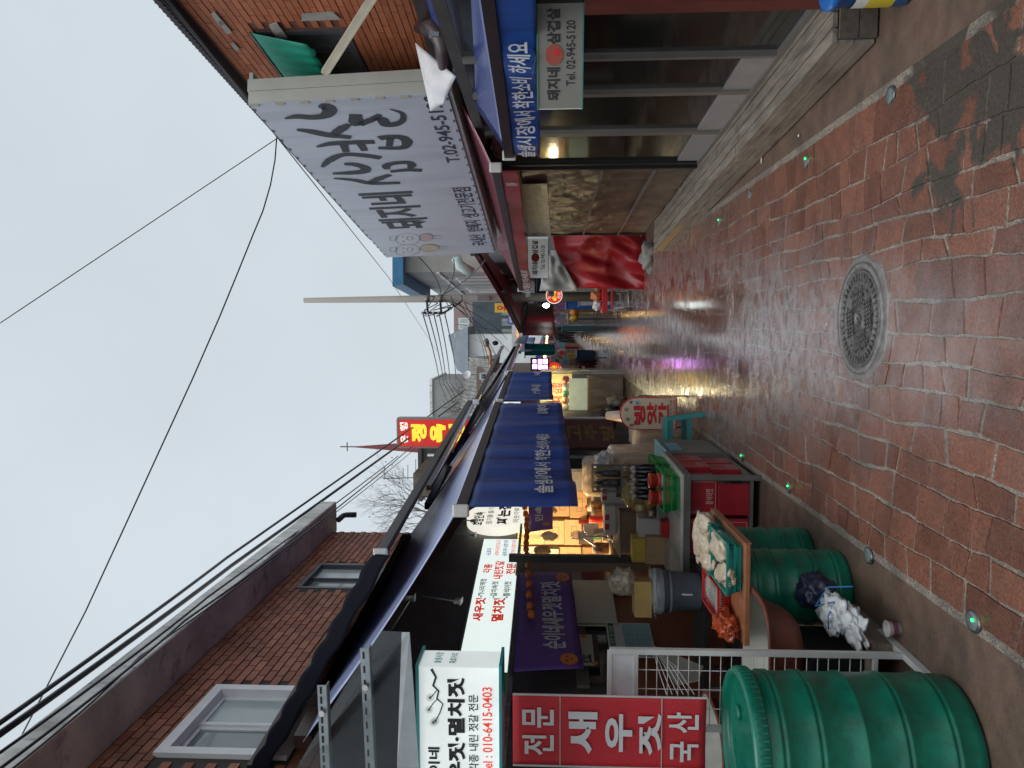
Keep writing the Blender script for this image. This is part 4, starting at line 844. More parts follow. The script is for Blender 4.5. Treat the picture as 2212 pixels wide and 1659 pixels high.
# cabinet and crates behind the counter
def at(x, y, Y): p = dp(x, y, Y); return p
p = at(1427, 1155, 7.5); cbox('cabinet', 'yellowish low cabinet behind the counter', (p.x, 7.62, 0), (.30, .34, .62 + (.64 - .62) + .16), yelc, tape=False, cat='cabinet')
p = at(1382, 1142, 7.5); cbox('wooden_crate', 'brown open crate standing on the yellowish cabinet', (p.x - .02, 7.6, .80), (.40, .36, .20), brownb, tape=False, cat='crate')
MB().slab([(p.x - .26, 7.4, 1.0), (p.x + .2, 7.4, 1.01), (p.x + .2, 7.82, 1.04), (p.x - .26, 7.82, 1.03)], (0, 0, .012)).obj('lid_board', card2, bpy.data.objects[[o.name for o in bpy.data.objects if o.name.startswith('wooden_crate')][0]])
greyt = M('grey_tray', (.20, .21, .20), .4)
t = thing('tray', 'grey plastic tray of packets on the counter', 'tray', (-1.60, 6.95, TZ)); LB().box((0, 0, .05), (.30, .34, .1), taper=.9).obj('tray_shell', greyt, t, bevel=.01); LB().box((0, 0, .101), (.26, .30, .004)).obj('tray_inside', M('tray_dark', (.06, .06, .06), .6), t)
PK = [((.45, .28, .04), 'yellow'), ((.17, .07, .04), 'brown'), ((.46, .38, .25), 'cream'), ((.50, .10, .03), 'red'), ((.38, .27, .07), 'mustard')]
for i, (dx, dy, z, k) in enumerate(((-.09, -.12, .745, 1), (.0, -.12, .745, 0), (.09, -.11, .745, 2), (-.05, -.10, .84, 4), (.06, -.09, .84, 1), (-.08, .03, .745, 4), (.05, .05, .78, 3), (0.0, -.06, .92, 0))):
    c_, nm = PK[k]; t = thing('snack_packet', nm + ' packet ' + ['at the left front', 'in the middle front', 'at the right front', 'in the upper left', 'in the upper right', 'at the left back', 'at the right back', 'on top'][i] + ' of the grey tray', 'packet', (-1.60 + dx, 6.95 + dy, z), rnd.uniform(-.2, .2), 'packets in the grey tray')
    LB().blob((0, 0, .042), (.042, .022, .05), 60 + i, .2, 2, flat=-.85).obj('packet_body', M('packet_' + nm, c_, .3, var=.3, scale=14), t); LB().box((0, -.021, .045), (.045, .004, .03)).obj('label_patch', [whbox, M('packet_brown2', (.2, .06, .04), .4), cream][i % 3], t)
tag(MB().blob((-1.56, 6.98, .93), (.13, .12, .10), 77, .4, 2.2).obj('plastic_bag', M('clear_yellow_film', (.55, .42, .15), .1, 0, .3, 9, .8, 14, alpha=.5, spec=.8)), 'shiny clear bag heaped over the packets on the counter', 'bag')
cbox('carton', 'small orange red carton beside the black bottles', (-1.43, 7.02, TZ + .13), (.16, .12, .1), M('orange_carton', (.55, .10, .03), .5), .1, False)
for (x, y, z, d, lab) in ((-1.97, 7.75, 0.9, (.30, .26, .24), 'front left white carton with red marks behind the packets'), (-1.72, 7.85, .9, (.22, .24, .26), 'white carton with red marks beside the glass case')):
    t = cbox('carton', lab, (x, y, z), d, whbox, 0, False, 'carton', 'white cartons behind the counter')
    for q in (.3, .62): LB().box((d[0] * (q - .5), -d[1] / 2 - .001, d[2] * .9), (d[0] * .2, .002, d[2] * .18)).obj('red_mark', redp, t)
    LB().box((.02, -d[1] / 2 - .001, d[2] * .35), (d[0] * .5, .002, d[2] * .22)).obj('dark_print', M('dark_print', (.12, .08, .06), .6), t)
t = thing('stock_shelf', 'dark shelf behind the counter carrying the white cartons', 'shelf', (-1.9, 7.95, 0)); MB().box((-1.85, 7.9, .885), (.75, .5, .025)).obj('shelf_board', brownb, t)
for x in (-2.2, -1.5):
    for y in (7.68, 8.12): MB().bar((x, y, 0), (x, y, .87), .03).obj('leg', blackp, t)
# glass case with bottles
p = at(1340, 1033, 7.55); t = thing('glass_case', 'small metal framed glass case with dark bottles beside the counter', 'display case', (p.x, 7.55, 0))
cx, cw, cz0, cz1 = p.x, .22, .99, 1.27
for x in (cx - cw / 2, cx + cw / 2):
    for y in (7.44, 7.66): MB().bar((x, y, .3), (x, y, cz1), .014).obj('post', steel, t)
for z in (cz0, cz1): MB().box((cx, 7.55, z), (cw + .02, .25, .014)).obj('shelf', M('tan_shelf', (.36, .28, .18), .6) if z == cz1 else steel, t)
MB().box((cx, 7.55, .86), (cw, .22, .012)).obj('shelf', steel, t); MB().box((cx, 7.55, .30), (cw, .24, .02)).obj('shelf', steel, t)
MB().box((cx, 7.438, (cz0 + cz1) / 2), (cw - .01, .003, cz1 - cz0 - .02)).obj('pane', acr, t)
for i in range(2): bottle(['left', 'right'][i] + ' dark bottle inside the small glass case', (cx - .05 + .1 * i, 7.56, cz0 + .008), .042, .25, blkg, greycap, 'bottles in the glass case')
yel = M('yellow_oil', (.50, .30, .02), .15, spec=.6)
for i in range(3): bottle(['left', 'middle', 'right'][i] + ' yellow oil bottle on the shelf left of the glass case', (-1.66 + i * .05, 8.02, .9 + .0), .022, .30, yel, greycap, 'yellow oil bottles')
# grey bucket with box and bag on a rack further left
rk = thing('steel_rack', 'steel rack behind the wire stand carrying a grey bucket', 'rack', (-2.35, 5.85, 0))
for x in (-2.75, -1.88):
    for y in (5.68, 6.02): MB().bar((x, y, 0), (x, y, .53), .035).obj('leg', steel, rk)
MB().box((-2.31, 5.85, .52), (.95, .42, .03)).obj('rack_board', blackp, rk)
for z in (.28,): MB().box((-2.31, 5.85, z), (.9, .38, .02)).obj('rack_board', blackp, rk)
gb = M('grey_bucket_plastic', (.13, .16, .19), .4, 0, .15, 6)
t = thing('bucket', 'grey plastic bucket with wrapped lid on the steel rack', 'bucket', (-2.06, 5.85, .536)); LB().lathe([(.135, 0), (.14, .01), (.158, .29), (.168, .295), (.168, .31), (.158, .312)], 28).obj('bucket_body', gb, t)
LB().lathe([(.17, .29), (.175, .33), (.168, .36), (.12, .37), (.001, .37)], 28, cap0=False, cap1=False).obj('lid', M('grey_lid', (.22, .24, .26), .4), t); LB().lathe([(.162, .225), (.166, .235), (.162, .245)], 28, cap0=False, cap1=False).obj('hoop', gb, t); LB().box((.03, -.155, .12), (.012, .012, .08)).obj('handle_clip', wht, t)
LB().blob((0, 0, .355), (.18, .18, .045), 81, .4, 3).obj('plastic_wrap', clearp, t)
cbox('carton', 'tan open box on top of the grey bucket', (-2.10, 5.83, .915), (.27, .2, .13), M('tan_box', (.38, .25, .08), .5), .12, False)
tag(MB().blob((-1.99, 5.84, 1.11), (.10, .10, .10), 83, .4, 2, 4, flat=-.7, crease=.3).obj('plastic_bag', M('dull_clear_bag', (.42, .38, .28), .15, 0, .3, 9, .8, 14, alpha=.7, spec=.8)), 'clear plastic bag of crumbs on the tan box', 'bag')
t = thing('steel_tray', 'tilted stainless tray leaning behind the wire stand', 'tray', (-2.35, 5.1, .5))
MB().add([dp(1410, 1395, 5.5), dp(1460, 1480, 5.2), dp(1510, 1470, 5.0), dp(1520, 1440, 5.3)], [(0, 1, 2, 3)]).obj('pan', M('worn_stainless', (.40, .39, .33), .35, .6), t, solid=.01)
for k in range(6): MB().tube([dp(1410, 1398, 5.3), dp(1420 + k * 8, 1440, 4.9), dp(1440 + k * 12, 1500, 4.7)], .003, 5).obj('cord', paper, t)
# ---- lit room: cartons stacked inside, hanging goods
rm = random.Random(5); orz = math.atan2(FD.y, FD.x) - math.pi / 2
for col in range(5):
    z_ = 0.02; row = 0
    while z_ < 2.35:
        h_ = rm.choice((.26, .30, .34)); w_ = rm.uniform(.38, .43); c_ = FPt(4.98 - rm.uniform(0, .12), z_, -.36 - col * .45)
        t = thing('carton', 'carton in the lit room, stack %s from the street, tier %s up' % (['one', 'two', 'three', 'four', 'five'][col], ['one', 'two', 'three', 'four', 'five', 'six', 'seven', 'eight', 'nine', 'ten'][row]), 'carton', c_, orz + rm.uniform(-.06, .06), 'cartons stacked in the lit room')
        LB().box((0, 0, h_ / 2), (w_, .36, h_ - .006)).obj('box_body', rm.choice((card, card2, card2, whbox, card2)), t)
        f = Face(Vector((-w_ / 2, -.1805, h_)), (1, 0, 0), w_, h_); b = LB()
        for q in ((.25, .4, .75, .42), (.25, .72, .75, .74), (.25, .4, .265, .74), (.735, .4, .75, .74)): b.slab(f.quad(*q, .001), f.n * .001)
        b.obj('print_frame', M('brown_print', (.12, .07, .04), .7), t)
        LB().box((0, -.1812, h_ * .5), (w_ * .14, .001, h_ * .98)).obj('tape', M('carton_tape', (.50, .36, .2), .3), t)
        z_ += h_; row += 1
yb = M('yellow_sack', (.62, .42, .05), .5, 0, .2, 5, .4)
for i, (x, y, w_, lab) in enumerate(((1292, 1085, .22, 'upper'), (1300, 1052, .24, 'lower'))):
    c = fpl(x, y, -.9); tag(MB().blob(c, (.2, .2, .2), 90 + i, .3, 2).obj('yellow_sack', yb), 'bright yellow sack, the %s of two in the lit room' % ('left' if i == 0 else 'right'), 'sack', 'yellow sacks')
f = fface((1250, 1132), (1268, 1060), -.6); t = thing('room_sign', 'red sign with pale lettering hanging inside the lit room', 'sign', f.p(.5, 1)); MB().slab(f.quad(0, 0, 1, 1), f.n * .01).obj('panel', redp, t); letters(MB(), f, '매주 전', .1, .15, .9, .85, .03, .014).obj('lettering', M('pale_yellow', (.6, .5, .3), .6), t)
for (xa, ya, xb, yb_, nm, mt, lab) in ((1283, 1112, 1306, 1080, 'plastic_tub', greyt, 'grey tub on the shelf of the lit room'), (1283, 1130, 1306, 1112, 'jar', M('amber_jar', (.33, .15, .04), .2, spec=.6), 'amber jar with label on the shelf of the lit room')):
    a = fpl(xa, ya, -.35); b = fpl(xb, yb_, -.35); r_ = abs((b - a).dot(Vector((FD.x, FD.y, 0)))) / 2; c = (a + b) / 2
    t = thing(nm, lab, nm.replace('plastic_', ''), (c.x, c.y, b.z)); LB().lathe([(r_ * .85, 0), (r_, .01), (r_, (a.z - b.z) * .9), (r_ * .9, a.z - b.z)], 18).obj('vessel', mt, t); LB().lathe([(r_ * .92, (a.z - b.z) * .88), (r_ * .92, a.z - b.z + .02), (.001, a.z - b.z + .02)], 18, cap0=False, cap1=False).obj('lid', whbox, t)
t = thing('stock_shelf', 'cream shelf along the front of the lit room', 'shelf', FPt(3.2, 0, -.35)); MB().slab([FPt(2.3, .93, -.1), FPt(5.0, .93, -.1), FPt(5.0, .93, -.6), FPt(2.3, .93, -.6)], (0, 0, .03)).obj('shelf_board', card2, t); MB().slab([FPt(2.3, .0, -.15), FPt(5.0, .0, -.15), FPt(5.0, .92, -.15), FPt(2.3, .92, -.15)], (-FN.x * .03, -FN.y * .03, 0)).obj('front_board', brownb, t)
for i, (x, y, w_) in enumerate(((1262, 1150, .1), (1302, 1160, .16), (1250, 1168, .12))):
    f = fface((x, y + 8), (x + 30, y - 12), -.25); tag(MB().slab(f.quad(0, 0, 1, 1), f.n * .05).obj('hanging_card', whbox), 'white printed card %s in the lit room' % ['highest', 'lowest', 'leftmost'][i], 'card', 'cards in the lit room')
# jars, tins and parcels along the shelf and above the counter
jm = [M('amber_jar2', (.36, .17, .04), .2, spec=.6), whbox, M('brown_jar', (.16, .08, .05), .3), yb, greyt, M('green_tin', (.05, .22, .08), .4), redp, card2]
for i in range(11):
    c = FPt(2.4 + i * .235, .965, -.22 - .12 * (i % 2)); h_ = .16 + .05 * ((i * 3) % 4) / 3; r_ = .05 + .012 * (i % 3)
    t = thing('storage_jar', ['amber', 'white', 'brown', 'yellow', 'grey', 'green', 'red', 'tan'][i % 8] + ' storage jar, %s from the near end of the cream shelf' % ['first', 'second', 'third', 'fourth', 'fifth', 'sixth', 'seventh', 'eighth', 'ninth', 'tenth', 'eleventh'][i], 'jar', c, 0, 'jars on the cream shelf')
    LB().lathe([(r_ * .9, 0), (r_, .01), (r_, h_ * .8), (r_ * .8, h_ * .9)], 14).obj('vessel', jm[i % 8], t); LB().lathe([(r_ * .86, h_ * .88), (r_ * .86, h_), (.001, h_)], 14, cap0=False, cap1=False).obj('lid', [redlid, greycap, whbox][i % 3], t)
for i, (x, y, z, d, mt, lab) in enumerate(((-2.05, 7.0, TZ, (.26, .2, .18), card, 'cardboard box at the left back of the counter'), (-1.86, 7.05, TZ, (.18, .18, .24), whbox, 'tall white box at the back of the counter'), (-2.06, 7.0, TZ + .18, (.22, .18, .12), M('yellow_box', (.5, .34, .05), .5), 'yellow box on the cardboard box at the counter back'), (-1.80, 6.75, TZ, (.14, .12, .07), redp, 'flat red box in the middle of the counter'))): cbox('carton', lab, (x, y, z), d, mt, rnd.uniform(-.15, .15), i == 0)
for i in range(6):
    c = FPt(2.25 + i * .42, 1.78 - .08 * (i % 2), .02); t = thing('hanging_pouch', ['tan', 'white', 'yellow'][i % 3] + ' pouch hanging at the lit opening, %s along' % ['first', 'second', 'third', 'fourth', 'fifth', 'sixth'][i], 'pouch', c, 0, 'pouches hanging at the lit opening'); LB().blob((0, 0, 0), (.06, .03, .10), 200 + i, .25, 2).obj('pouch', [card2, whbox, yb][i % 3], t); LB().tube([(0, 0, .09), (0, 0, .32)], .003, 5).obj('string', paper, t)
# bent white pipe of a fan arm
t = thing('bent_pipe', 'bent pale metal pipe arm hanging before the lit room', 'pipe', fpl(1330, 1185, .2))
MB().tube([fpl(1262, 1160, .3), fpl(1300, 1158, .3), fpl(1320, 1165, .3), fpl(1336, 1182, .3), fpl(1362, 1190, .3)], .011, 8).obj('pipe', slot, t); MB().tube([fpl(1262, 1163, .3), fpl(1285, 1178, .3), fpl(1300, 1190, .3)], .011, 8).obj('pipe', slot, t)
tag(MB().blob(fpl(1250, 1156, .3), (.05, .05, .09), 97, .5, 3).obj('tissue_bag', clearp), 'small clear bag of tissues tied to the pale pipe', 'bag')
lamp = bpy.data.lights.new('room_lamp', 'POINT'); lamp.energy = 230; lamp.color = (1., .70, .36); lamp.shadow_soft_size = .28
lt = thing('ceiling_bulb', 'warm bulb lighting the room behind the counter', 'lamp', FPt(3.3, 2.35, -1.2)); LB().lathe([(.01, .12), (.05, .08), (.06, .03), (.03, -.02), (.001, -.03)], 14, cap0=False, cap1=False).obj('bulb', M('warm_bulb', (1, .8, .4), .4, emit=12, ecol=(1, .7, .3)), lt); LB().tube([(0, 0, .1), (0, 0, .5)], .008, 6).obj('cable', blackp, lt)
lo = bpy.data.objects.new('room_lamp', lamp); COL.objects.link(lo); lo.parent = lt; lo.location = (0, 0, -.12)
# ---- security cameras and lamps hanging in the dark under the awning
for i, (x, y) in enumerate(((988, 1298), (1020, 1155), (1022, 1125))):
    c = fpl(x, y, .35); t = thing('hanging_lamp', 'small grey clip lamp hanging under the left awning, %s' % ['nearest the box sign', 'beside the round sign', 'over the round sign'][i], 'lamp', c, 0, 'clip lamps under the left awning')
    LB().box((0, 0, 0), (.03, .16, .05), .2).obj('lamp_body', slot, t); LB().box((0, 0, -.035), (.05, .2, .012), .2).obj('lamp_face', wht, t); LB().tube([(0, 0, .02), (.02, .05, .35)], .008, 6).obj('rod', slot, t)
# ---- goods further along the left side
t = thing('chest_box', 'grey chest with pale blue lid beyond the counter', 'box', (-1.55, 7.85, 0)); LB().box((0, 0, .27), (.62, .8, .54)).obj('chest_body', M('grey_chest', (.16, .14, .13), .6, 0, .3, 3), t, bevel=.01); LB().box((.02, .0, .555), (.60, .78, .03)).obj('lid', M('pale_blue_lid', (.12, .33, .42), .4), t, bevel=.01); LB().box((.315, -.1, .45), (.012, .4, .12)).obj('blue_flap', MATS['pale_blue_lid'], t)
tealp = M('teal_stool_plastic', (.0, .20, .20), .35, 0, .12, 8, .1)
def stool(label, loc, rz):
    t = thing('plastic_stool', label, 'stool', loc, rz); h, w = .42, .20
    LB().box((0, 0, h - .012), (.33, .33, .026), taper=1.05).obj('seat', tealp, t, bevel=.01)
    for sx in (-1, 1):
        for sy in (-1, 1):
            m = LB(); a = Vector((sx * .145, sy * .145, h - .02)); b = Vector((sx * w, sy * w, 0)); m.bar(a, b, .05, .05); m.obj('leg', tealp, t)
    for (a, b) in (((-1, -1), (1, -1)), ((1, -1), (1, 1)), ((1, 1), (-1, 1)), ((-1, 1), (-1, -1))):
        k = .178; LB().bar((a[0] * k, a[1] * k, .17), (b[0] * k, b[1] * k, .17), .02, .05).obj('stretcher', tealp, t); k = .155; LB().bar((a[0] * k, a[1] * k, h - .05), (b[0] * k, b[1] * k, h - .05), .012, .06).obj('apron', tealp, t)
    return t
ps = gp(1518, 935); stool('teal plastic stool in front of the round topped signboard', (ps.x, ps.y + .05, 0), .12)
# round topped signboard
sY = 9.5; a = dp(1339, 893, sY); l_ = dp(1400, 929, sY); r_ = dp(1400, 858, sY); bz = dp(1462, 893, sY).z
t = thing('signboard', 'cream standing signboard with rounded top and red Korean lettering', 'signboard', ((l_.x + r_.x) / 2, sY, 0))
w_ = r_.x - l_.x; hgt = a.z - bz; fc = Face((l_.x, sY, a.z), (1, 0, 0), w_, hgt)
def arch(ins, d):
    pts = []; rad = .5 - ins; rv = rad * w_ / hgt
    for k in range(17): an = math.pi * k / 16; pts.append((.5 + rad * math.cos(an), (.5 * w_ / hgt) - rv * math.sin(an)))
    pts += [(ins, 1 - ins * w_ / hgt), (1 - ins, 1 - ins * w_ / hgt)]
    return [fc.p(u, v, d) for u, v in pts]
def plate(ins, d0, d1, nm, mt):
    A_, B_ = arch(ins, d1), arch(ins, d0); n = len(A_); MB().add(A_ + B_, [list(range(n)), list(range(n, 2 * n))[::-1]] + [[k + n, (k + 1) % n + n, (k + 1) % n, k] for k in range(n)]).obj(nm, mt, t)
plate(0, -.03, 0, 'red_border', redl); plate(.035, 0, .004, 'cream_face', M('cream_sign_face', (.62, .54, .40), .4, var=.06))
for s_, u0, v0, u1, v1, mt, bd in (('방', .16, .24, .84, .45, redl, .05), ('앗', .16, .47, .84, .65, redl, .05), ('간', .16, .67, .84, .86, redl, .05), ('호', .1, .17, .2, .24, blk, .02), ('남', .28, .1, .38, .17, blk, .02), ('민', .58, .08, .68, .15, blk, .02), ('속', .80, .16, .9, .23, blk, .02), ('참기름.미숫가루', .08, .87, .92, .92, blk, .01), ('011-9005-0405', .08, .93, .92, .975, redl, .01)):
    letters(MB(), fc, s_, u0, v0, u1, v1, bd, .007).obj('lettering', mt, t)
disc(MB(), fc, .83, .30, .035, .035, .009).obj('logo_disc', M('pale_blue_disc', (.45, .58, .64), .4), t); disc(MB(), fc, .83, .30, .02, .02, .011).obj('logo_mark', M('grey_blue_mark', (.15, .3, .4), .5), t)
for x in (l_.x + .03, r_.x + .012): MB().bar((x, sY + .03, 0), (x, sY + .03, .6), .016).obj('leg', blackp, t)
for x in (l_.x + .03, r_.x + .012): MB().bar((x, sY - .12, .012), (x, sY + .18, .012), .016).obj('foot', blackp, t)
# plastic covered goods behind the signboard
drape = M('grey_plastic_sheet', (.33, .29, .25), .3, 0, .25, 4, .8, 9, spec=.6); drape2 = M('beige_plastic_sheet', (.48, .38, .29), .3, 0, .25, 4, .8, 9, spec=.6)
def draped(label, c, d, mat, seed, nm='covered_goods'):
    t = thing(nm, label, 'goods', c, 0, 'goods under plastic sheets'); a = LB(); nx, nz = 16, 14
    def fn(u, v):
        ang = u * 2 * math.pi; ca, sa = math.cos(ang), math.sin(ang); k = 1 / max(abs(ca), abs(sa)) ** .75
        fl = 1 + .10 * v * v + .06 * v * mnoise.noise(Vector((ca * 2.5, sa * 2.5, seed + v))) + .05 * math.sin(ang * 9 + seed) * v
        z = d[2] * (1 - max(0, v - .3) / .7) + .02 * mnoise.noise(Vector((ca * 3, sa * 3, seed)))
        r0 = min(1, v / .3) if v < .3 else 1
        return Vector((ca * k * d[0] / 2 * fl * r0, sa * k * d[1] / 2 * fl * r0, z))
    a.grid(fn, 48, 12); a.obj('sheet', mat, t); LB().box((0, 0, d[2] * .45), (d[0] * .8, d[1] * .8, d[2] * .85)).obj('stack', card, t)
    return t
draped('stack under a grey plastic sheet behind the round topped signboard', (-1.38, 10.2, 0), (.5, .7, .62), drape, 3); draped('stack under a beige plastic sheet beyond the grey chest', (-1.85, 9.3, 0), (.7, .8, .98), drape2, 8)
draped('low stack under a beige sheet next to the shop wall', (-2.05, 10.3, 0), (.5, .5, 1.25), drape2, 12)
cbox('carton', 'olive green carton resting on the beige covered stack', (-1.80, 8.95, .99), (.28, .2, .16), M('olive_carton', (.22, .22, .05), .6), .1, False)
tag(MB().blob((-1.62, 9.0, 1.05), (.11, .12, .11), 101, .4, 2, 4, crease=.3).obj('plastic_bag', whp), 'white plastic bag on the beige covered stack', 'bag')
tag(MB().tube([dp(1310, 897, 9.9), dp(1360, 900, 9.8), dp(1372, 905, 9.75)], [.05, .09, .05], 10).obj('umbrella_roll', drape2), 'rolled beige plastic sheet hanging above the signboard', 'sheet')
# refrigerators with glass doors
for i, (y0_, y1_) in enumerate(((1018, 992), (990, 962))):
    f = fface((1195, y0_), (1420, y1_), .25); t = thing('refrigerator', 'grey refrigerator with glass door, %s of the two beside the lit room' % ['nearer', 'farther'][i], 'refrigerator', f.p(.5, 1), 0, 'refrigerators at the left shop wall')
    MB().slab(f.quad(0, 0, 1, 1, 0), -f.n * .3).obj('cabinet_shell', M('fridge_grey', (.25, .25, .25), .4), t); MB().slab(f.quad(.08, .04, .92, .5, .012), f.n * .01).obj('glass_door', M('fridge_glass', (.03, .04, .045), .1, spec=.8), t)
    b = MB()
    for q in ((0, 0, .07, .55), (.93, 0, 1, .55), (.07, 0, .93, .03), (.07, .52, .93, .55)): b.slab(f.quad(*q, .01), f.n * .02)
    b.obj('door_frame', slot, t)
# maroon unlit sign panel
f = fface((1200, 966), (1322, 906), .3); t = thing('maroon_sign', 'dark maroon upright sign with dull yellow letters on the left wall', 'sign', f.p(.5, 1)); MB().slab(f.quad(0, 0, 1, 1), -f.n * .15).obj('panel', M('maroon_panel', (.07, .012, .015), .5), t)
for i, s_ in enumerate(('고', '추', '방')): letters(MB(), f, s_, .2, .2 + .27 * i, .8, .42 + .27 * i, .03, .006).obj('lettering', M('dull_yellow', (.16, .11, .02), .5), t)
MB().slab(f.quad(1.0, 0, 1.06, 1, .02), -f.n * .15).obj('white_edge', paper, t)
# ================================================================ blue awnings on the left
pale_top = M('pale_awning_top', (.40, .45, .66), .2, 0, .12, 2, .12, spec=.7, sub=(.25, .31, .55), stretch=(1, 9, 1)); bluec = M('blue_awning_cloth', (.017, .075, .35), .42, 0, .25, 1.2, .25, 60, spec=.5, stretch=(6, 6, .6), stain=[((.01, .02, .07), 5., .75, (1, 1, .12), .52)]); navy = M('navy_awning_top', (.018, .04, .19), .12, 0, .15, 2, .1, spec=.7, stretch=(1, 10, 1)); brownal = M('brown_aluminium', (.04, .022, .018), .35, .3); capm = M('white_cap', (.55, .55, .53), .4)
def sl(p, q, s): return p + (q - p) * s
def awning(label, A, B, zA, zB, run, rise, drop, texts, side=-1, top=navy, cloth=bluec, bar=brownal, group=None, arms=True, sag=.03, lmat=None):
    """A, B: ground points below the two ends of the front bar (A nearer); run and rise back to the wall; drop = hanging curtain"""
    A, B = Vector((*A, 0)), Vector((*B, 0)); d = (B - A).normalized(); back = Vector((d.y, -d.x, 0)) * (1 if side > 0 else -1)
    if back.x * side < 0: back = -back
    t = thing('awning', label, 'awning', A.lerp(B, .5) + Vector((0, 0, (zA + zB) / 2 - drop)), 0, group)
    FAp, FBp = A + Vector((0, 0, zA)), B + Vector((0, 0, zB)); L = (B - A).length
    up = back * run + Vector((0, 0, rise))
    def fn(u, v): return FAp.lerp(FBp, u) + up * v + Vector((0, 0, -sag * math.sin(math.pi * v) * (1 + .3 * math.sin(u * 9))))
    MB().grid(fn, 24, 10).obj('canopy', top, t, solid=.004)
    MB().bar(FAp - d * .02 + Vector((0, 0, -.02)), FBp + d * .02 + Vector((0, 0, -.02)), .055, .07).obj('front_bar', bar, t)
    for p, s in ((FAp, -1), (FBp, 1)): MB().bar(p + d * s * .02 + Vector((0, 0, -.02)), p + d * s * .045 + Vector((0, 0, -.02)), .085, .105).obj('end_cap', capm, t, bevel=.012)
    MB().bar(FAp + up, FBp + up, .09, .12).obj('roller_case', bar, t)
    if arms:
        for u in (.04, .96):
            a = FAp.lerp(FBp, u) + Vector((0, 0, -.05)); w = a + up + Vector((0, 0, -.06)); e = a.lerp(w, .5) + d * (.35 if u < .5 else -.35) + Vector((0, 0, -.02))
            ar = MB().bar(a, e, .035, .055).obj('arm', bar, t); MB().bar(e, w, .035, .055).obj('arm', bar, t); MB().tube([e + Vector((0, 0, -.05)), e + Vector((0, 0, .05))], .035, 10).obj('elbow', slot, t)
    if drop:
        def cf(u, v):
            f_ = .016 * math.sin(u * 21) + .012 * math.sin(u * 47 + 2) + .002 * math.sin(u * 90)
            return FAp.lerp(FBp, u) + Vector((0, 0, -.05 - (drop + .006 * math.sin(u * 17)) * v)) - back * (.012 + f_ * (.25 + v) )
        MB().grid(cf, 90, 10).obj('curtain', cloth, t, solid=.003)
        e_ = 1.0
        for (txt, u0, v0, u1, v1) in texts:
            vs, fs_ = glyphs(txt, .02); x0, x1 = min(p.x for p in vs), max(p.x for p in vs); y0, y1 = min(p.y for p in vs), max(p.y for p in vs)
            def mp(p):
                u = u0 + (u1 - u0) * (p.x - x0) / (x1 - x0); v = v1 + (v0 - v1) * (p.y - y0) / (y1 - y0)
                uu = u if side < 0 else 1 - u
                return cf(uu, v) - back * .026
            MB().add([mp(p) for p in vs], fs_ if side < 0 else [f[::1] for f in fs_]).obj('lettering', lmat or whl, t)
    return t
L1A, L1B = (-1.155, 4.72), (-.92, 8.77); L2A, L2B = (-1.06, 10.5), (-.86, 13.6)
GA = 'blue awnings with drop curtains on the left'
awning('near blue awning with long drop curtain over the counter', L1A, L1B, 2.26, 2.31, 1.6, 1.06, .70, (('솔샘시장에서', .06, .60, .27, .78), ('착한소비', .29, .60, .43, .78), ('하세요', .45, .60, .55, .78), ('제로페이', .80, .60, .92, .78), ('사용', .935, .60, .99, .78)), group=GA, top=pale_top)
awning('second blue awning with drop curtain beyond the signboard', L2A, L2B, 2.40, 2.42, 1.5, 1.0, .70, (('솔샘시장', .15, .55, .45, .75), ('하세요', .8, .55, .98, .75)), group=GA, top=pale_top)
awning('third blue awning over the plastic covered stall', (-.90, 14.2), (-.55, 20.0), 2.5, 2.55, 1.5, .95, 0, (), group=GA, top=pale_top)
awning('fourth blue awning far along the left side', (-.55, 20.6), (-.25, 27.0), 2.65, 2.7, 1.5, .95, .25, (), group=GA)
UA, UB = dp(818, 1193, 5.3), None
awning('upper dark blue awning above the near left awning', (UA.x, 5.3), (UA.x + .35, 12.4), UA.z, UA.z + .12, 1.7, .98, .0, (), arms=False, group='upper awnings')
_ua = [o for o in bpy.data.objects if o.get('label', '').startswith('upper dark blue awning above')][0]
_fa = Vector((UA.x, 5.28, UA.z)); _up = Vector((-1.72, .08, 1.0))
MB().grid(lambda u, v: _fa + _up * u + Vector((.02 * math.sin(u * 30) * v, -.02 - .03 * v, .05 * (1 - v) * (.5 + .5 * abs(math.sin(u * 26))) - .10 * v)), 60, 5).obj('side_flap', M('black_flap_cloth', (.004, .005, .012), .8, spec=.2), _ua, solid=.004)
awning('upper dark blue awning further along the left side', (UA.x + .32, 12.8), (UA.x + .95, 22.0), UA.z + .05, UA.z + .2, 1.5, .8, .0, (), arms=False, group='upper awnings')
# ================================================================ right side: restaurant front
zsb, zst = 2.49, 4.07
def SPt(s, z, o=0.): v = SNR + SD * s + SN * (o + (z - zsb) * .04); return Vector((v.x, v.y, z))
SLEN = (SFR - SNR).length
signw = M('sign_sheet_grey_white', (.50, .54, .61), .35, 0, .07, 1.5, .1, 12, spec=.5, stretch=(1, 1, .3), stain=[((.36, .38, .42), 3., .5, (1, 1, .12), .5)]); alum = M('cream_aluminium', (.52, .55, .50), .35, .1, .08, 3)
t = thing('large_sign', 'large grey white sign with black brush lettering over the right awnings', 'sign', SPt(SLEN / 2, zsb))
MB().slab([SPt(0, zsb, 0), SPt(SLEN, zsb, 0), SPt(SLEN, zst, 0), SPt(0, zst, 0)], Vector((-SN.x, -SN.y, 0)) * .02).obj('face_sheet', signw, t)
MB().slab([SPt(-.012, zsb, -.005), SPt(-.012, zst, -.005), SPt(-.012, zst, -.10), SPt(-.012, zsb, -.10)], Vector((SD.x, SD.y, 0)) * .03).obj('end_panel', alum, t)
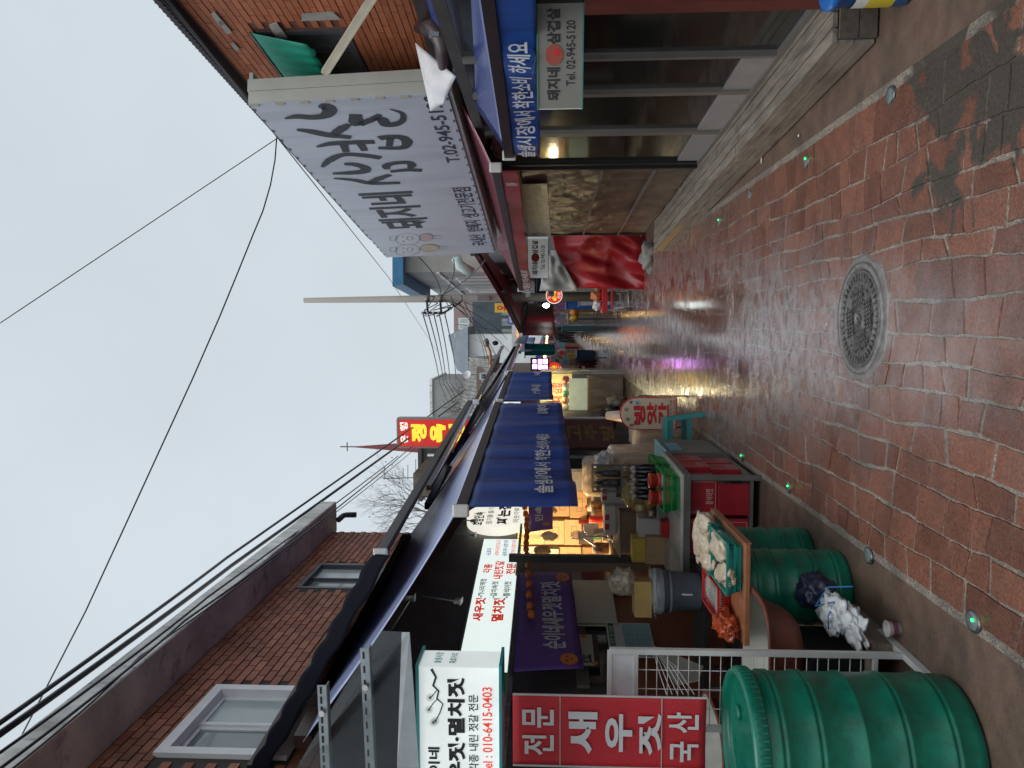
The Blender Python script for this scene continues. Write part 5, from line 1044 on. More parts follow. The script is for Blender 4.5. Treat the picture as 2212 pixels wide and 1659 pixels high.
MB().slab([SPt(-.012, zsb, -.104), SPt(-.012, zst + .01, -.104), SPt(-.012, zst + .01, -.2), SPt(-.012, zsb, -.2)], Vector((SD.x, SD.y, 0)) * .03).obj('end_panel', alum, t)
for z in (zsb - .035, zst - .02): MB().slab([SPt(.02, z, -.022), SPt(SLEN, z, -.022), SPt(SLEN, z, -.27), SPt(.02, z, -.27)], (0, 0, .03)).obj('frame_bar', alum, t)
MB().slab([SPt(SLEN - .03, zsb, -.022), SPt(SLEN - .03, zst - .03, -.022), SPt(SLEN - .03, zst - .03, -.27), SPt(SLEN - .03, zsb, -.27)], Vector((SD.x, SD.y, 0)) * .03).obj('end_panel', alum, t)
ey = M('eyelet_cord', (.12, .12, .11), .6)
for z in (zst - .008, zsb + .012):
    k = .08
    while k < SLEN: MB().slab([SPt(k, z - .006, .001), SPt(k + .045, z - .006, .001), SPt(k + .045, z + .008, .001), SPt(k, z + .008, .001)], Vector((SN.x, SN.y, 0)) * .004).obj('tie', ey, t); k += .21
k = zsb + .1
while k < zst: MB().slab([SPt(.004, k, .002), SPt(.03, k, .002), SPt(.03, k + .07, .002), SPt(.004, k + .07, .002)], Vector((SN.x, SN.y, 0)) * .006).obj('tie', M('brass_tie', (.45, .40, .28), .5), t); k += .2
fc = Face(SPt(SLEN, zst), (-SD.x, -SD.y, 0), SLEN, zst - zsb, up=(SN.x * .04, SN.y * .04, 1))
def suv(x, y):
    p = pl(x, y, tuple(SNR), tuple(SNR + SD)); return 1 - (Vector((p.x, p.y)) - SNR).dot(SD) / SLEN, (zst - p.z) / fc.h
def zuv(zx, zy): return suv(438.9 + .3637 * zx, .3637 * zy)
ink = M('brush_ink', (.035, .04, .045), .6, var=.3)
def brush(pts, ws):
    P = [Vector(zuv(*q)) for q in pts]; out = []; wo = []      # smooth the path
    for i in range(len(P) - 1):
        p0, p1, p2, p3 = P[max(i - 1, 0)], P[i], P[i + 1], P[min(i + 2, len(P) - 1)]
        for k in range(6):
            s_ = k / 6; out.append(.5 * ((2 * p1) + (p2 - p0) * s_ + (2 * p0 - 5 * p1 + 4 * p2 - p3) * s_ ** 2 + (3 * p1 - p0 - 3 * p2 + p3) * s_ ** 3)); wo.append((ws[i] + (ws[i + 1] - ws[i]) * s_) * (1 + .12 * mnoise.noise(Vector((i + s_, len(pts), 3)) * 3)))
    out.append(P[-1]); wo.append(ws[-1])
    stroke(MB(), fc, out, wo, .004).obj('lettering', ink, t)
brush([(486, 664), (560, 655), (650, 664), (725, 655), (752, 628), (730, 603), (700, 612)], [.02, .085, .085, .10, .12, .12, .06])
brush([(556, 732), (640, 746), (740, 770), (880, 790)], [.04, .09, .10, .07]); brush([(868, 712), (825, 735), (775, 768)], [.05, .10, .08])
brush([(905, 655), (910, 700), (930, 722)], [.10, .13, .09]); brush([(925, 715), (1000, 690), (1050, 662)], [.09, .08, .05]); brush([(1010, 690), (1060, 690), (1085, 720), (1140, 722), (1185, 700), (1180, 660), (1108, 632)], [.04, .09, .10, .09, .06, .04, .01])
brush([(676, 838), (760, 822), (900, 820), (1018, 822)], [.03, .09, .09, .08]); brush([(835, 832), (850, 875)], [.08, .06]); brush([(935, 830), (960, 872)], [.08, .06])
brush([(708, 958), (750, 920), (830, 890), (950, 898), (1056, 918)], [.03, .09, .08, .09, .08])
brush([(1045, 802), (1110, 795), (1180, 802), (1212, 832), (1180, 862), (1040, 858)], [.10, .08, .09, .10, .08, .06]); brush([(1112, 800), (1105, 850)], [.07, .06])
brush([(770, 998), (880, 998), (955, 992), (962, 972), (900, 950), (838, 945)], [.05, .10, .11, .10, .09, .06])
brush([(776, 1026), (900, 1042), (1000, 1064), (1170, 1068)], [.03, .08, .09, .07]); brush([(1110, 1018), (1040, 1040), (985, 1062)], [.06, .10, .07])
brush([(1095, 985), (1088, 965), (1130, 952), (1215, 950), (1240, 968), (1225, 985)], [.06, .09, .08, .08, .09, .05]); brush([(1112, 1000), (1210, 994), (1300, 1000)], [.06, .08, .08])
def zput(txt, xa, ya, xb, yb, mat, bd, sl_=0.):
    u0, v0 = zuv(xa, ya); u1, v1 = zuv(xb, yb); letters(MB(), fc, txt, u0, v0, u1, v1, bd, .004, slant=sl_).obj('lettering', mat, t)
zput('돼지네', 1085, 1340, 1240, 1118, ink, .03); zput('T.02-945-5120', 1450, 960, 1400, 560, M('navy_ink', (.02, .025, .05), .5), .012); [zput(w_, 1600 - 120 * (1455 - a_) / 347, a_, 1690 - 105 * (1455 - b_) / 347, b_, MATS['navy_ink'], .012) for w_, a_, b_ in (('국내산', 1455, 1388), ('암퇘지', 1372, 1305), ('생고기전문점', 1290, 1108))]
# two little pigs drawn beside the name
pl_ = M('thin_ink', (.06, .07, .09), .6); pink = M('pale_pink_print', (.50, .33, .35), .5); tanp = M('pale_tan_print', (.46, .40, .27), .5)
def ell(cx, cy, rx, ry, w=.006, mat=pl_, nm='pig_drawing'):
    pts = [zuv(cx + rx * math.cos(2 * math.pi * k / 24), cy + ry * math.sin(2 * math.pi * k / 24)) for k in range(25)]; stroke(MB(), fc, pts, w, .005).obj(nm, mat, t)
def fill(cx, cy, rx, ry, mat, d=.0035):
    MB().add([fc.p(*zuv(cx + rx * math.cos(2 * math.pi * k / 20), cy + ry * math.sin(2 * math.pi * k / 20)), d) for k in range(20)], [list(range(20))]).obj('pig_body_print', mat, t)
fill(1325, 1395, 40, 22, pink); fill(1345, 1457, 55, 22, tanp)
for (cx, cy) in ((1215, 1400), (1215, 1465)):
    ell(cx, cy, 72, 34); ell(cx - 85, cy - 8, 22, 14); ell(cx + 12, cy - 4, 18, 12); fill(cx - 28, cy - 14, 4, 3, pl_); fill(cx - 26, cy + 12, 4, 3, pl_)
for (x0, y0_) in ((1365, 1385), (1365, 1400), (1400, 1450), (1400, 1464)): stroke(MB(), fc, [zuv(x0, y0_), zuv(x0 + 50, y0_ + 4)], .012, .005).obj('pig_drawing', pl_, t)
ell(1325, 1395, 40, 22); ell(1345, 1457, 55, 22)
# ---- wooden deck
DFA, DFB, DPA, DPB, DZ = Vector((1.44, 4.18)), Vector((1.02, 11.1)), Vector((1.765, 3.9)), Vector((1.42, 11.76)), .225
deckm = M('worn_deck_timber', (.24, .215, .18), .5, 0, .3, 2.5, .4, 40, spec=.45, sub=(.115, .10, .085), stretch=(10, 1.2, 10)); deckf = M('dark_deck_timber', (.10, .085, .07), .5, 0, .3, 2.5, .5, 40, stretch=(10, 1.2, 10)); deckn = M('new_timber', (.34, .24, .11), .5, 0, .2, 3, .2, stretch=(10, 1.2, 10))
deck = thing('wooden_deck', 'long weathered timber deck step in front of the right glass doors', 'deck', (1.4, 7.5, 0))
def D2(s, k): p = DFA.lerp(DFB, s); q = Vector((DPA.lerp(DPB, (p.y - DPA.y) / (DPB.y - DPA.y)))) + Vector((.1, 0)); return p.lerp(q, k)
nb = 5
for i in range(nb):
    cuts = [0, rnd.uniform(.25, .45), rnd.uniform(.6, .8), 1]
    for j in range(3):
        a, b, c, e = D2(cuts[j] + .0008, i / nb + .01), D2(cuts[j + 1] - .0008, i / nb + .01), D2(cuts[j + 1] - .0008, (i + 1) / nb - .012), D2(cuts[j] + .0008, (i + 1) / nb - .012); z = DZ - .025 + rnd.uniform(-.002, .002)
        MB().hexa([(p.x, p.y, z) for p in (a, b, c, e)], [(p.x, p.y, z + .025) for p in (a, b, c, e)]).obj('plank', deckm, deck)
dn = Vector((DFB.y - DFA.y, DFA.x - DFB.x)).normalized() * -1
for z0, z1, cuts in ((.115, .198, (0, .33, .72, 1)), (.012, .11, (0, .5, .74, 1))):
    for j in range(3):
        a, b = DFA.lerp(DFB, cuts[j] + .001), DFA.lerp(DFB, cuts[j + 1] - .001); o_ = Vector((dn.x, dn.y, 0)) * .022
        MB().slab([(a.x, a.y, z0), (b.x, b.y, z0), (b.x, b.y, z1), (a.x, a.y, z1)], o_ * -1).obj('fascia_board', deckn if (j == 2 and z0 > .1) else deckm, deck)
for z0, z1 in ((.105, .198), (.012, .10)): MB().slab([(DFA.x + .02, DFA.y - .002, z0), (DFA.x + .75, DFA.y - .03, z0), (DFA.x + .75, DFA.y - .03, z1), (DFA.x + .02, DFA.y - .002, z1)], (0, -.024, 0)).obj('end_board', deckf, deck)
MB().hexa([(D2(s, k).x, D2(s, k).y, .0) for s, k in ((.01, .1), (.99, .1), (.99, .98), (.01, .98))], [(D2(s, k).x, D2(s, k).y, DZ - .03) for s, k in ((.01, .1), (.99, .1), (.99, .98), (.01, .98))]).obj('deck_core', blackp, deck)
# ---- glazed restaurant front
DD = (DPB - DPA).normalized(); DN = Vector((-DD.y, DD.x))
def DPt(s, z, o=0.): v = DPA + DD * s + DN * o; return Vector((v.x, v.y, z))
def ds(y, x=1400):
    p = pl(x, y, tuple(DPA), tuple(DPB)); return (Vector((p.x, p.y)) - DPA).dot(DD)
rest = thing('restaurant_front', 'glazed aluminium restaurant front on the right behind the deck', 'shop', DPt(3, 0))
af = M('dull_aluminium', (.23, .22, .21), .4, .4, .15, 4); kick = M('pale_kick_plate', (.36, .36, .37), .4, .2, .1); dglass = M('door_glass', (.022, .024, .02), .07, 0, .3, 1.5, alpha=.7, spec=1.0); DT = 2.25
edges = [-2.2, ds(118), ds(196), ds(282), ds(347)]
mw_ = [.05, .05, .07, .07]
for i, (s_, w_) in enumerate(((ds(118), .035), (ds(196), .065), (ds(282), .085), (ds(348), .06))): MB().slab([DPt(s_ - w_ / 2, DZ, -.02), DPt(s_ + w_ / 2, DZ, -.02), DPt(s_ + w_ / 2, DT, -.02), DPt(s_ - w_ / 2, DT, -.02)], Vector((DN.x, DN.y, 0)) * .05).obj('mullion', af if i < 3 else blackp, rest)
for i in range(4):
    a, b = edges[i] + .03, edges[i + 1] - .03
    MB().slab([DPt(a, DZ + (.03 if i == 0 else .22), -.01), DPt(b, DZ + (.03 if i == 0 else .22), -.01), DPt(b, DT, -.01), DPt(a, DT, -.01)], Vector((DN.x, DN.y, 0)) * .006).obj('pane', dglass, rest)
    if i: MB().slab([DPt(a, DZ + .03, -.016), DPt(b, DZ + .03, -.016), DPt(b, DZ + .22, -.016), DPt(a, DZ + .22, -.016)], Vector((DN.x, DN.y, 0)) * .03).obj('kick_plate', kick, rest)
MB().slab([DPt(-2.2, DZ - .01, -.03), DPt(edges[4], DZ - .01, -.03), DPt(edges[4], DZ + .03, -.03), DPt(-2.2, DZ + .03, -.03)], Vector((DN.x, DN.y, 0)) * .07).obj('threshold', af, rest)
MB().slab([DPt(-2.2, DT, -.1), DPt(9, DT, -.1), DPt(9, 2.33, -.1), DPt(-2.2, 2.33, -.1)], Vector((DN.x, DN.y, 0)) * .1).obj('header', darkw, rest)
sr = ds(-10, 1500); MB().slab([DPt(sr - .12, DZ, .03), DPt(sr, DZ, .03), DPt(sr, 1.5, .03), DPt(sr - .12, 1.5, .03)], Vector((DN.x, DN.y, 0)) * .06).obj('red_post', M('dark_red_paint', (.12, .02, .018), .5), rest)
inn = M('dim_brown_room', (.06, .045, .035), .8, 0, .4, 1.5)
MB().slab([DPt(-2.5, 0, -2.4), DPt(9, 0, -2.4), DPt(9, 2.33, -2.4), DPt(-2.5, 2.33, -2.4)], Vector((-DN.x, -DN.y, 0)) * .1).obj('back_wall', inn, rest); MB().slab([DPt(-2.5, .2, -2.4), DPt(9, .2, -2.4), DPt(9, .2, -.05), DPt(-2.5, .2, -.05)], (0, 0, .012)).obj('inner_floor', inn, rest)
MB().slab([DPt(7.2, 0, -.08), DPt(7.2, 0, -2.4), DPt(7.2, 2.5, -2.4), DPt(7.2, 2.5, -.08)], Vector((DD.x, DD.y, 0)) * .06).obj('side_wall', M('orange_inner_wall', (.36, .14, .06), .8), rest)
for (s_, z_, w_, h_, c_, nm) in ((edges[2] + .5, 1.55, .3, .25, (.6, .13, .04), 'orange_notice'), (edges[3] + .6, 1.62, .5, .16, (.42, .17, .08), 'wall_panel'), (edges[3] + .75, 1.3, .3, .3, (.5, .5, .48), 'paper_notes')):
    MB().slab([DPt(s_, z_, -1.6), DPt(s_ + w_, z_, -1.6), DPt(s_ + w_, z_ + h_, -1.6), DPt(s_, z_ + h_, -1.6)], Vector((DN.x, DN.y, 0)) * .01).obj(nm, M(nm, c_, .6), rest)
lt = thing('ceiling_bulb', 'added warm bulb, tucked out of sight inside the right restaurant', 'lamp', DPt(edges[3] + .9, 2.14, -1.9)); LB().lathe([(.005, .05), (.022, .03), (.025, .01), (.01, -.01), (.001, -.015)], 12, cap0=False, cap1=False).obj('bulb', M('added_bulb', (.8, .6, .3), .4, emit=2.5, ecol=(1, .6, .25)), lt)  # added bulb, put in only to warm the room; no real lamp here
# ---- crinkled brown vinyl sheet next to the doors
s0, s1 = ds(356), ds(500)
vin = M('brown_vinyl', (.17, .12, .085), .3, 0, .45, 3, .6, 14, alpha=.84, spec=.35, sub=(.085, .07, .058)); vin2 = M('grey_vinyl', (.18, .18, .175), .3, 0, .3, 3, .6, 12, spec=.5)
t = thing('vinyl_curtain', 'crinkled brown see-through vinyl sheet hung beside the glass doors', 'curtain', DPt((s0 + s1) / 2, DZ))
def vf(u, v):
    s_ = s0 + (s1 - s0) * u; z = DT - .25 - (DT - .25 - DZ - .01) * v
    o = .02 + .028 * mnoise.noise(Vector((u * 9, v * 3, 1))) + .02 * mnoise.noise(Vector((u * 25, v * 9 + u * 8, 2))) + .012 * math.sin(u * 40 + v * 14) * max(0, .5 - v) + .01 * mnoise.noise(Vector((u * 60, v * 30, 5)))
    return DPt(s_, z, o)
MB().grid(vf, 70, 70).obj('vinyl', vin, t, solid=.002)
for z in (.62, 1.15): MB().slab([DPt(s0, z, .05), DPt(s1, z + .02, .05), DPt(s1, z + .05, .05), DPt(s0, z + .03, .05)], Vector((DN.x, DN.y, 0)) * .003).obj('tape_strip', vin2, t)
MB().slab([DPt(s0 + .5, 1.72, .06), DPt(s1, 1.68, .06), DPt(s1, 2.05, .06), DPt(s0 + .5, 2.05, .06)], Vector((DN.x, DN.y, 0)) * .004).obj('grey_patch', vin2, t)
for s_ in (s0 - .02, s1 + .02): MB().bar(DPt(s_, DZ, .02), DPt(s_, DT, .02), .05).obj('post', blackp, t)
# ---- box signs hung under the awning
greys = M('grey_sign_face', (.21, .21, .185), .45, var=.06); litg = M('pale_sign_face', (.55, .57, .56), .4, emit=.12, ecol=(.9, .95, .95)); emb = M('red_brown_emblem', (.35, .07, .04), .5)
def hung_sign(label, x0, x1, xt, xb, Ya, Yb, thick, face, endm, name='box_sign'):
    """x0, x1: picture rows of its two ends; xt, xb: its top and bottom"""
    a = dp(xt, x0, Ya); b = dp(xt, x1, Yb); zt_ = a.z; zb_ = dp(xb, x0, Ya).z
    ex = Vector((b.x - a.x, b.y - a.y, 0)); w = ex.length; ex.normalize(); bk_ = Vector((-ex.y, ex.x, 0)) * thick
    if bk_.y < 0: bk_ = -bk_
    t = thing(name, label, 'sign', Vector((a.x, a.y, zb_)))
    q = [Vector((a.x, a.y, zb_)), Vector((a.x, a.y, zb_)) + ex * w, Vector((a.x, a.y, zt_)) + ex * w, Vector((a.x, a.y, zt_))]
    MB().slab(q, bk_).obj('sign_panel', face, t)
    f = Face((a.x, a.y, zt_), ex, w, zt_ - zb_)
    MB().slab([q[0] - ex * .004, q[0] - ex * .004 + bk_, q[3] - ex * .004 + bk_, q[3] - ex * .004], ex * .003).obj('end_face', endm, t)
    for z in (zb_ - .008, zt_): MB().slab([Vector((a.x, a.y, z)) - ex * .008 - bk_ * .02, Vector((a.x, a.y, z)) + ex * w - bk_ * .02, Vector((a.x, a.y, z)) + ex * w + bk_ * 1.03, Vector((a.x, a.y, z)) - ex * .008 + bk_ * 1.03], (0, 0, .008)).obj('trim', M('teal_trim', (.05, .2, .18), .5), t)
    for s_, u0, v0, u1, v1, bd in (('돼지네', .08, .20, .40, .50, .035), ('삼겹살', .62, .20, .96, .50, .035), ('Tel. 02-945-5120', .22, .64, .84, .84, .012)): letters(MB(), f, s_, u0, v0, u1, v1, bd, .004).obj('lettering', blk, t)
    disc(MB(), f, .52, .37, .075 * (zt_ - zb_) / .33, .055 * (zt_ - zb_) / .33 * 1.2, .004).obj('emblem', emb, t); disc(MB(), f, .545, .42, .025 * (zt_ - zb_) / .33, .022 * (zt_ - zb_) / .33, .006).obj('emblem_dot', redl, t)
    for dx in (-.04, .04): disc(MB(), f, .52 + dx, .23, .018 * (zt_ - zb_) / .33, .018 * (zt_ - zb_) / .33, .005).obj('emblem_ear', emb, t)
    return t, f
t, f = hung_sign('grey box sign with black lettering and red emblem before the near glass doors', 235, 8, 1163, 1256, 4.5, 4.36, .3, greys, litg)
MB().tube([f.p(.3, -.02, 0), f.p(.35, -.1, 0), f.p(.5, -.05, .02), f.p(.6, -.12, 0), f.p(.55, 0, 0)], .004, 6).obj('cable', blackp, t)
t, f = hung_sign('pale box sign with black lettering and red emblem above the red tarpaulin', 600, 516, 1141, 1184, 12.9, 12.7, .17, litg, litg)
# ---- right awnings
redca = M('red_awning_cloth', (.24, .012, .02), .45, 0, .25, 1.2, .25, 60, stretch=(6, 6, .6)); redtop = M('red_awning_top', (.24, .07, .10), .13, 0, .15, 2, .1, spec=.7, stretch=(1, 10, 1)); greybar = M('grey_bar', (.10, .095, .095), .4, .3)
def fr(y, A, B, x=1110):
    p = pl(x, y, A, B); return (Vector((p.x, p.y)) - Vector(A)).length / (Vector(B) - Vector(A)).length
R1A, R1B = (2.02, 2.05), (1.30, 5.99)
awning('blue awning with lettered valance at the near right', R1A, R1B, 2.02, 2.02, .75, .52, .21, (('솔샘시장에서', 1 - fr(328, R1A, R1B), .2, 1 - fr(230, R1A, R1B), .85), ('착한소비', 1 - fr(222, R1A, R1B), .2, 1 - fr(150, R1A, R1B), .85), ('하세요', 1 - fr(138, R1A, R1B), .2, 1 - fr(82, R1A, R1B), .85)), side=1, top=navy, cloth=bluec, bar=brownal, group='right hand awnings', sag=.02, arms=False)
R2A, R2B = (1.30, 6.55), (.62, 13.8)
awning('red awning with valance under the large sign', R2A, R2B, 2.16, 2.24, .8, .42, .16, (('제로페이 사용', 1 - fr(392, R2A, R2B), .2, 1 - fr(340, R2A, R2B), .9), ('솔샘시장하세요', 1 - fr(640, R2A, R2B), .2, 1 - fr(575, R2A, R2B), .9)), side=1, top=redtop, cloth=redca, bar=brownal, group='right hand awnings', sag=.02)
R3A, R3B = (-.23, 16.8), (.62, 22.5)
awning('dark red awning with long curtain at the bend of the lane', R3A, R3B, 2.36, 2.42, 1.75, .98, .74, (), side=1, top=redca, cloth=redca, bar=brownal, group='right hand awnings')
# folded white awning end hanging over the red one
t = thing('folded_awning', 'folded white fabric with dark roller hanging at the near end of the large sign', 'awning', dp(960, 130, 5.6))
Q = [dp(897, 92, 5.75), dp(985, 165, 5.55), dp(958, 225, 5.75), dp(930, 240, 5.9)]
def ff(u, v): return Q[0].lerp(Q[1], u).lerp(Q[3].lerp(Q[2], u), v) + Vector((0, -.05, .03)) * math.sin(u * 3.1) * math.sin(v * 3.1)
MB().grid(ff, 12, 12).obj('white_cloth', whitefab, t, solid=.004)
MB().tube([dp(900, 62, 5.7), dp(930, 50, 5.6), dp(948, 60, 5.55), dp(960, 95, 5.5), dp(965, 180, 5.75)], [.03, .10, .10, .075, .04], 14).obj('roller', M('dark_roller', (.03, .015, .018), .35), t)
MB().box(dp(938, 75, 5.45), (.03, .03, .07)).obj('bracket', slot, t)
# ---- red tarpaulin booth beyond the deck
tarp = M('red_tarpaulin', (.34, .012, .02), .38, 0, .2, 2, .35, 20, spec=.5)
t = thing('tarpaulin_booth', 'stall wrapped in red tarpaulin past the end of the deck', 'stall', (1.1, 14.2, 0))
TP = [dp(1190, 500, 14.2), dp(1212, 622, 14.2), dp(1397, 626, 14.1), dp(1397, 500, 13.9)]
def tf(u, v):
    p = TP[0].lerp(TP[1], u).lerp(TP[3].lerp(TP[2], u), v); fo = .30 * (abs(mnoise.noise(Vector((u * 1.5 + v * 1.3, v * 1.7 - u * 1.1, 3)))) - .25) + .06 * abs(mnoise.noise(Vector((u * 3.1 - v * 1.7, v * 2.2 + u * 1.4, 11)))) + .09 * mnoise.noise(Vector((u * 5 - v * 2, v * 4, 7))) + .05 * math.sin(v * 9 - u * 6) * v
    return p + Vector((0, -.25 * math.sin(v * 2.6) * .5 + fo, 0))
MB().grid(tf, 40, 44).obj('tarpaulin', tarp, t, solid=.004)
MB().box((1.18, 14.75, .8), (.95, .8, 1.6)).obj('booth_frame', blackp, t)
wsh = M('white_vinyl_sheet', (.26, .26, .245), .35, 0, .2, 3, .6, 10)
Wq = [dp(1180, 540, 14.1), dp(1165, 628, 14.1), dp(1250, 629, 14.05), dp(1200, 540, 14.0)]
MB().grid(lambda u, v: Wq[0].lerp(Wq[1], u).lerp(Wq[3].lerp(Wq[2], u), v) + Vector((0, .08 * mnoise.noise(Vector((u * 4, v * 4, 2))) - .02 + .12 * (1 - v), 0)), 20, 12).obj('white_sheet', wsh, t, solid=.004)
tag(MB().blob(dp(1410, 555, 13.0) + Vector((0, 0, .06)), (.25, .2, .14), 111, .6, 2, flat=-.6).obj('plastic_sheet', wsh), 'heap of clear plastic sheet on the ground at the deck end', 'sheet')
# ---- red table with folding chair
rtab = M('red_table_cloth', (.40, .012, .015), .4); chrome = M('pale_tube_steel', (.50, .47, .44), .3, .4)
p = gp(1365, 655); tx, ty = p.x + .12, p.y + .25
t = thing('folding_table', 'small red table with pale tube legs by the red tarpaulin', 'table', (tx, ty, 0))
LB().box((0, 0, .60), (.62, .6, .03)).obj('tabletop', rtab, t, bevel=.006); LB().box((0, -.302, .55), (.6, .01, .08)).obj('apron', rtab, t)
for sx in (-1, 1):
    for sy in (-1, 1): LB().tube([(sx * .27, sy * .24, 0), (sx * .25, sy * .22, .58)], .014, 8).obj('leg', chrome, t)
for sy in (-1, 1): LB().tube([(-.25, sy * .23, .12), (.25, sy * .23, .12)], .011, 8).obj('stretcher', chrome, t)
t = thing('folding_chair', 'red folding chair with pale tube frame pushed under the red table', 'chair', (tx - .05, ty - .35, 0), .2)
LB().box((0, 0, .42), (.36, .34, .03)).obj('seat', rtab, t, bevel=.01)
for sx in (-1, 1): LB().tube([(sx * .17, -.18, 0), (sx * .17, .10, .42), (sx * .17, .16, .42)], .011, 8).obj('leg', chrome, t); LB().tube([(sx * .16, .2, 0), (sx * .16, -.16, .42)], .011, 8).obj('leg', chrome, t)
LB().tube([(-.17, -.16, .1), (.17, -.16, .1)], .01, 8).obj('stretcher', chrome, t); LB().tube([(-.1, -.1, .40), (-.1, -.12, .26), (.1, -.12, .26), (.1, -.1, .40)], .01, 8).obj('under_frame', chrome, t)
oj = M('orange_food', (.45, .14, .05), .6, 0, .4, 14, .6)
for i, (dx, dy, s_, c_, lab) in enumerate(((.05, .05, .12, oj, 'heap of orange food under film on the red table'), (-.16, -.1, .10, whp, 'white bag of food on the red table corner'), (.2, -.05, .08, M('brown_food', (.2, .09, .05), .6), 'brown food pack on the red table'))): tag(MB().blob((tx + dx, ty + dy, .615 + s_ * .8), (s_, s_, s_), 120 + i, .4, 2, flat=-.8).obj('food_pack', c_), lab, 'food')
# ---- blue tub at the picture's edge
t = thing('blue_tub', 'blue plastic tub with yellow label at the near end of the deck', 'tub', (1.625, 3.83, 0)); blu = M('bright_blue_plastic', (.01, .13, .45), .3)
LB().lathe([(.12, 0), (.135, .02), (.135, .33), (.15, .335), (.15, .37), (.13, .375)], 24).obj('tub_body', blu, t); LB().lathe([(.1375, .08), (.1375, .2)], 24, cap0=False, cap1=False).obj('yellow_label', M('yellow_label', (.55, .45, .03), .5), t); LB().lathe([(.138, .2), (.138, .26)], 24, cap0=False, cap1=False).obj('white_label', paper, t)
# ================================================================ further along the lane
rT = random.Random(21)
def lit_disc(label, c, r, face, edge, texts, nm='round_sign', dep=.12, group=None):
    t = thing(nm, label, 'sign', (c.x, c.y, c.z - r), 0, group); n = 32
    for rr, d0, d1, mt, pn in ((r, -dep, 0, edge, 'rim'), (r * .92, 0, .006, face, 'lit_disc')):
        ring = [Vector((c.x + rr * math.cos(2 * math.pi * k / n), c.y - d1, c.z + rr * math.sin(2 * math.pi * k / n))) for k in range(n)]; bk = [Vector((p.x, c.y - d0, p.z)) for p in ring]
        MB().add(ring + bk, [list(range(n)), list(range(n, 2 * n))[::-1]] + [[k + n, (k + 1) % n + n, (k + 1) % n, k] for k in range(n)]).obj(pn, mt, t)
    f = Face((c.x - r, c.y, c.z + r), (1, 0, 0), 2 * r, 2 * r)
    for (s_, u0, v0, u1, v1, mt, bd) in texts: letters(MB(), f, s_, u0, v0, u1, v1, bd, .012).obj('lettering', mt, t)
    return t
redlit = M('lit_red_sign', (.6, .03, .02), .4, emit=.55, ecol=(.9, .05, .03)); yl = M('lit_yellow_letters', (.8, .6, .05), .4, emit=.6, ecol=(1, .75, .05)); wl_ = M('lit_white_letters', (.8, .78, .7), .4, emit=.5, ecol=(1, .95, .8))
# ---- stall wrapped in clear plastic, lit from inside
p0, p1 = gp(1342, 900), gp(1345, 812)
SY = 17.6; sxl, sxr = dp(1300, 902, SY).x, dp(1300, 806, SY).x
t = thing('plastic_stall', 'food stall wrapped in clear plastic and lit from inside on the left', 'stall', ((sxl + sxr) / 2, SY + .5, 0))
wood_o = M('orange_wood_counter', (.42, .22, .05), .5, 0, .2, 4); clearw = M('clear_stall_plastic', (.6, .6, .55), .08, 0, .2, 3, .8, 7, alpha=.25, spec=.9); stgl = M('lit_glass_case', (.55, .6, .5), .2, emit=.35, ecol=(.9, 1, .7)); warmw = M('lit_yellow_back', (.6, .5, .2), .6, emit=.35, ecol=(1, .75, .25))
W_ = sxr - sxl
MB().box((sxl + W_ * .5, SY + .35, .42), (W_ * .85, .5, .8)).obj('counter', wood_o, t); MB().box((sxl + W_ * .5, SY + .35, 1.05), (W_ * .7, .35, .42)).obj('glass_case', stgl, t)
MB().box((sxl + W_ * .5, SY + .9, 1.55), (W_ * .95, .03, .75)).obj('lit_back', warmw, t)
for x in (sxl, sxr):
    for y in (SY, SY + .9): MB().bar((x, y, 0), (x, y, 1.95), .03).obj('post', wht, t)
MB().box((sxl + W_ / 2, SY + .45, 1.93), (W_, .95, .03)).obj('roof_board', wht, t)
def sf(u, v): return Vector((sxl - .05 + (W_ + .12) * u, SY - .06 + .07 * mnoise.noise(Vector((u * 7, v * 4, 3))) + .03 * mnoise.noise(Vector((u * 20, v * 12, 8))), 1.92 - 1.88 * v))
MB().grid(sf, 44, 50).obj('plastic_front', clearw, t, solid=.002)
MB().grid(lambda u, v: Vector((sxr + .05 + .05 * mnoise.noise(Vector((u * 5, v * 5, 1))), SY + 1.0 * u, 1.92 - 1.85 * v)), 12, 30).obj('plastic_side', clearw, t, solid=.002)
fS = Face((sxl + .05, SY + .88, 1.86), (1, 0, 0), W_ * .9, .6)
letters(MB(), fS, '순대 김밥', .1, .3, .75, .75, .03, .004).obj('lettering', redl, t); MB().slab(fS.quad(.1, .1, .8, .26, .004), fS.n * .003).obj('menu_card', paper, t)
for i in range(5): MB().blob((sxl + .2 + i * W_ * .16, SY + .3, 1.33), (.09, .1, .08), 130 + i, .3, 2).obj('food_heap', [M('pale_food', (.5, .45, .3), .6), oj, grnb, M('pale_food2', (.55, .5, .45), .6), redlid][i], t)
tag(MB().blob((sxl + .1, SY - .5, .28), (.2, .22, .28), 141, .5, 2, flat=-.9).obj('rubbish_bag', navy_b), 'dark blue rubbish bag before the plastic wrapped stall', 'bag'); tag(MB().blob((sxl + .4, SY - .35, .2), (.16, .18, .2), 142, .5, 2, flat=-.9).obj('rubbish_bag', M('clear_rubbish', (.36, .30, .2), .2, 0, .5, 9, .7, 14)), 'clear rubbish bag before the plastic wrapped stall', 'bag')
tag(MB().blob(dp(1300, 910, 14.5), (.22, .25, .28), 143, .4, 2).obj('rubbish_bag', M('brown_sack', (.08, .06, .05), .5)), 'dark brown sack against the left wall before the lit stall', 'bag')
sl_l = bpy.data.lights.new('stall_lamp', 'POINT'); sl_l.energy = 26; sl_l.color = (1, .85, .5); sl_l.shadow_soft_size = .1
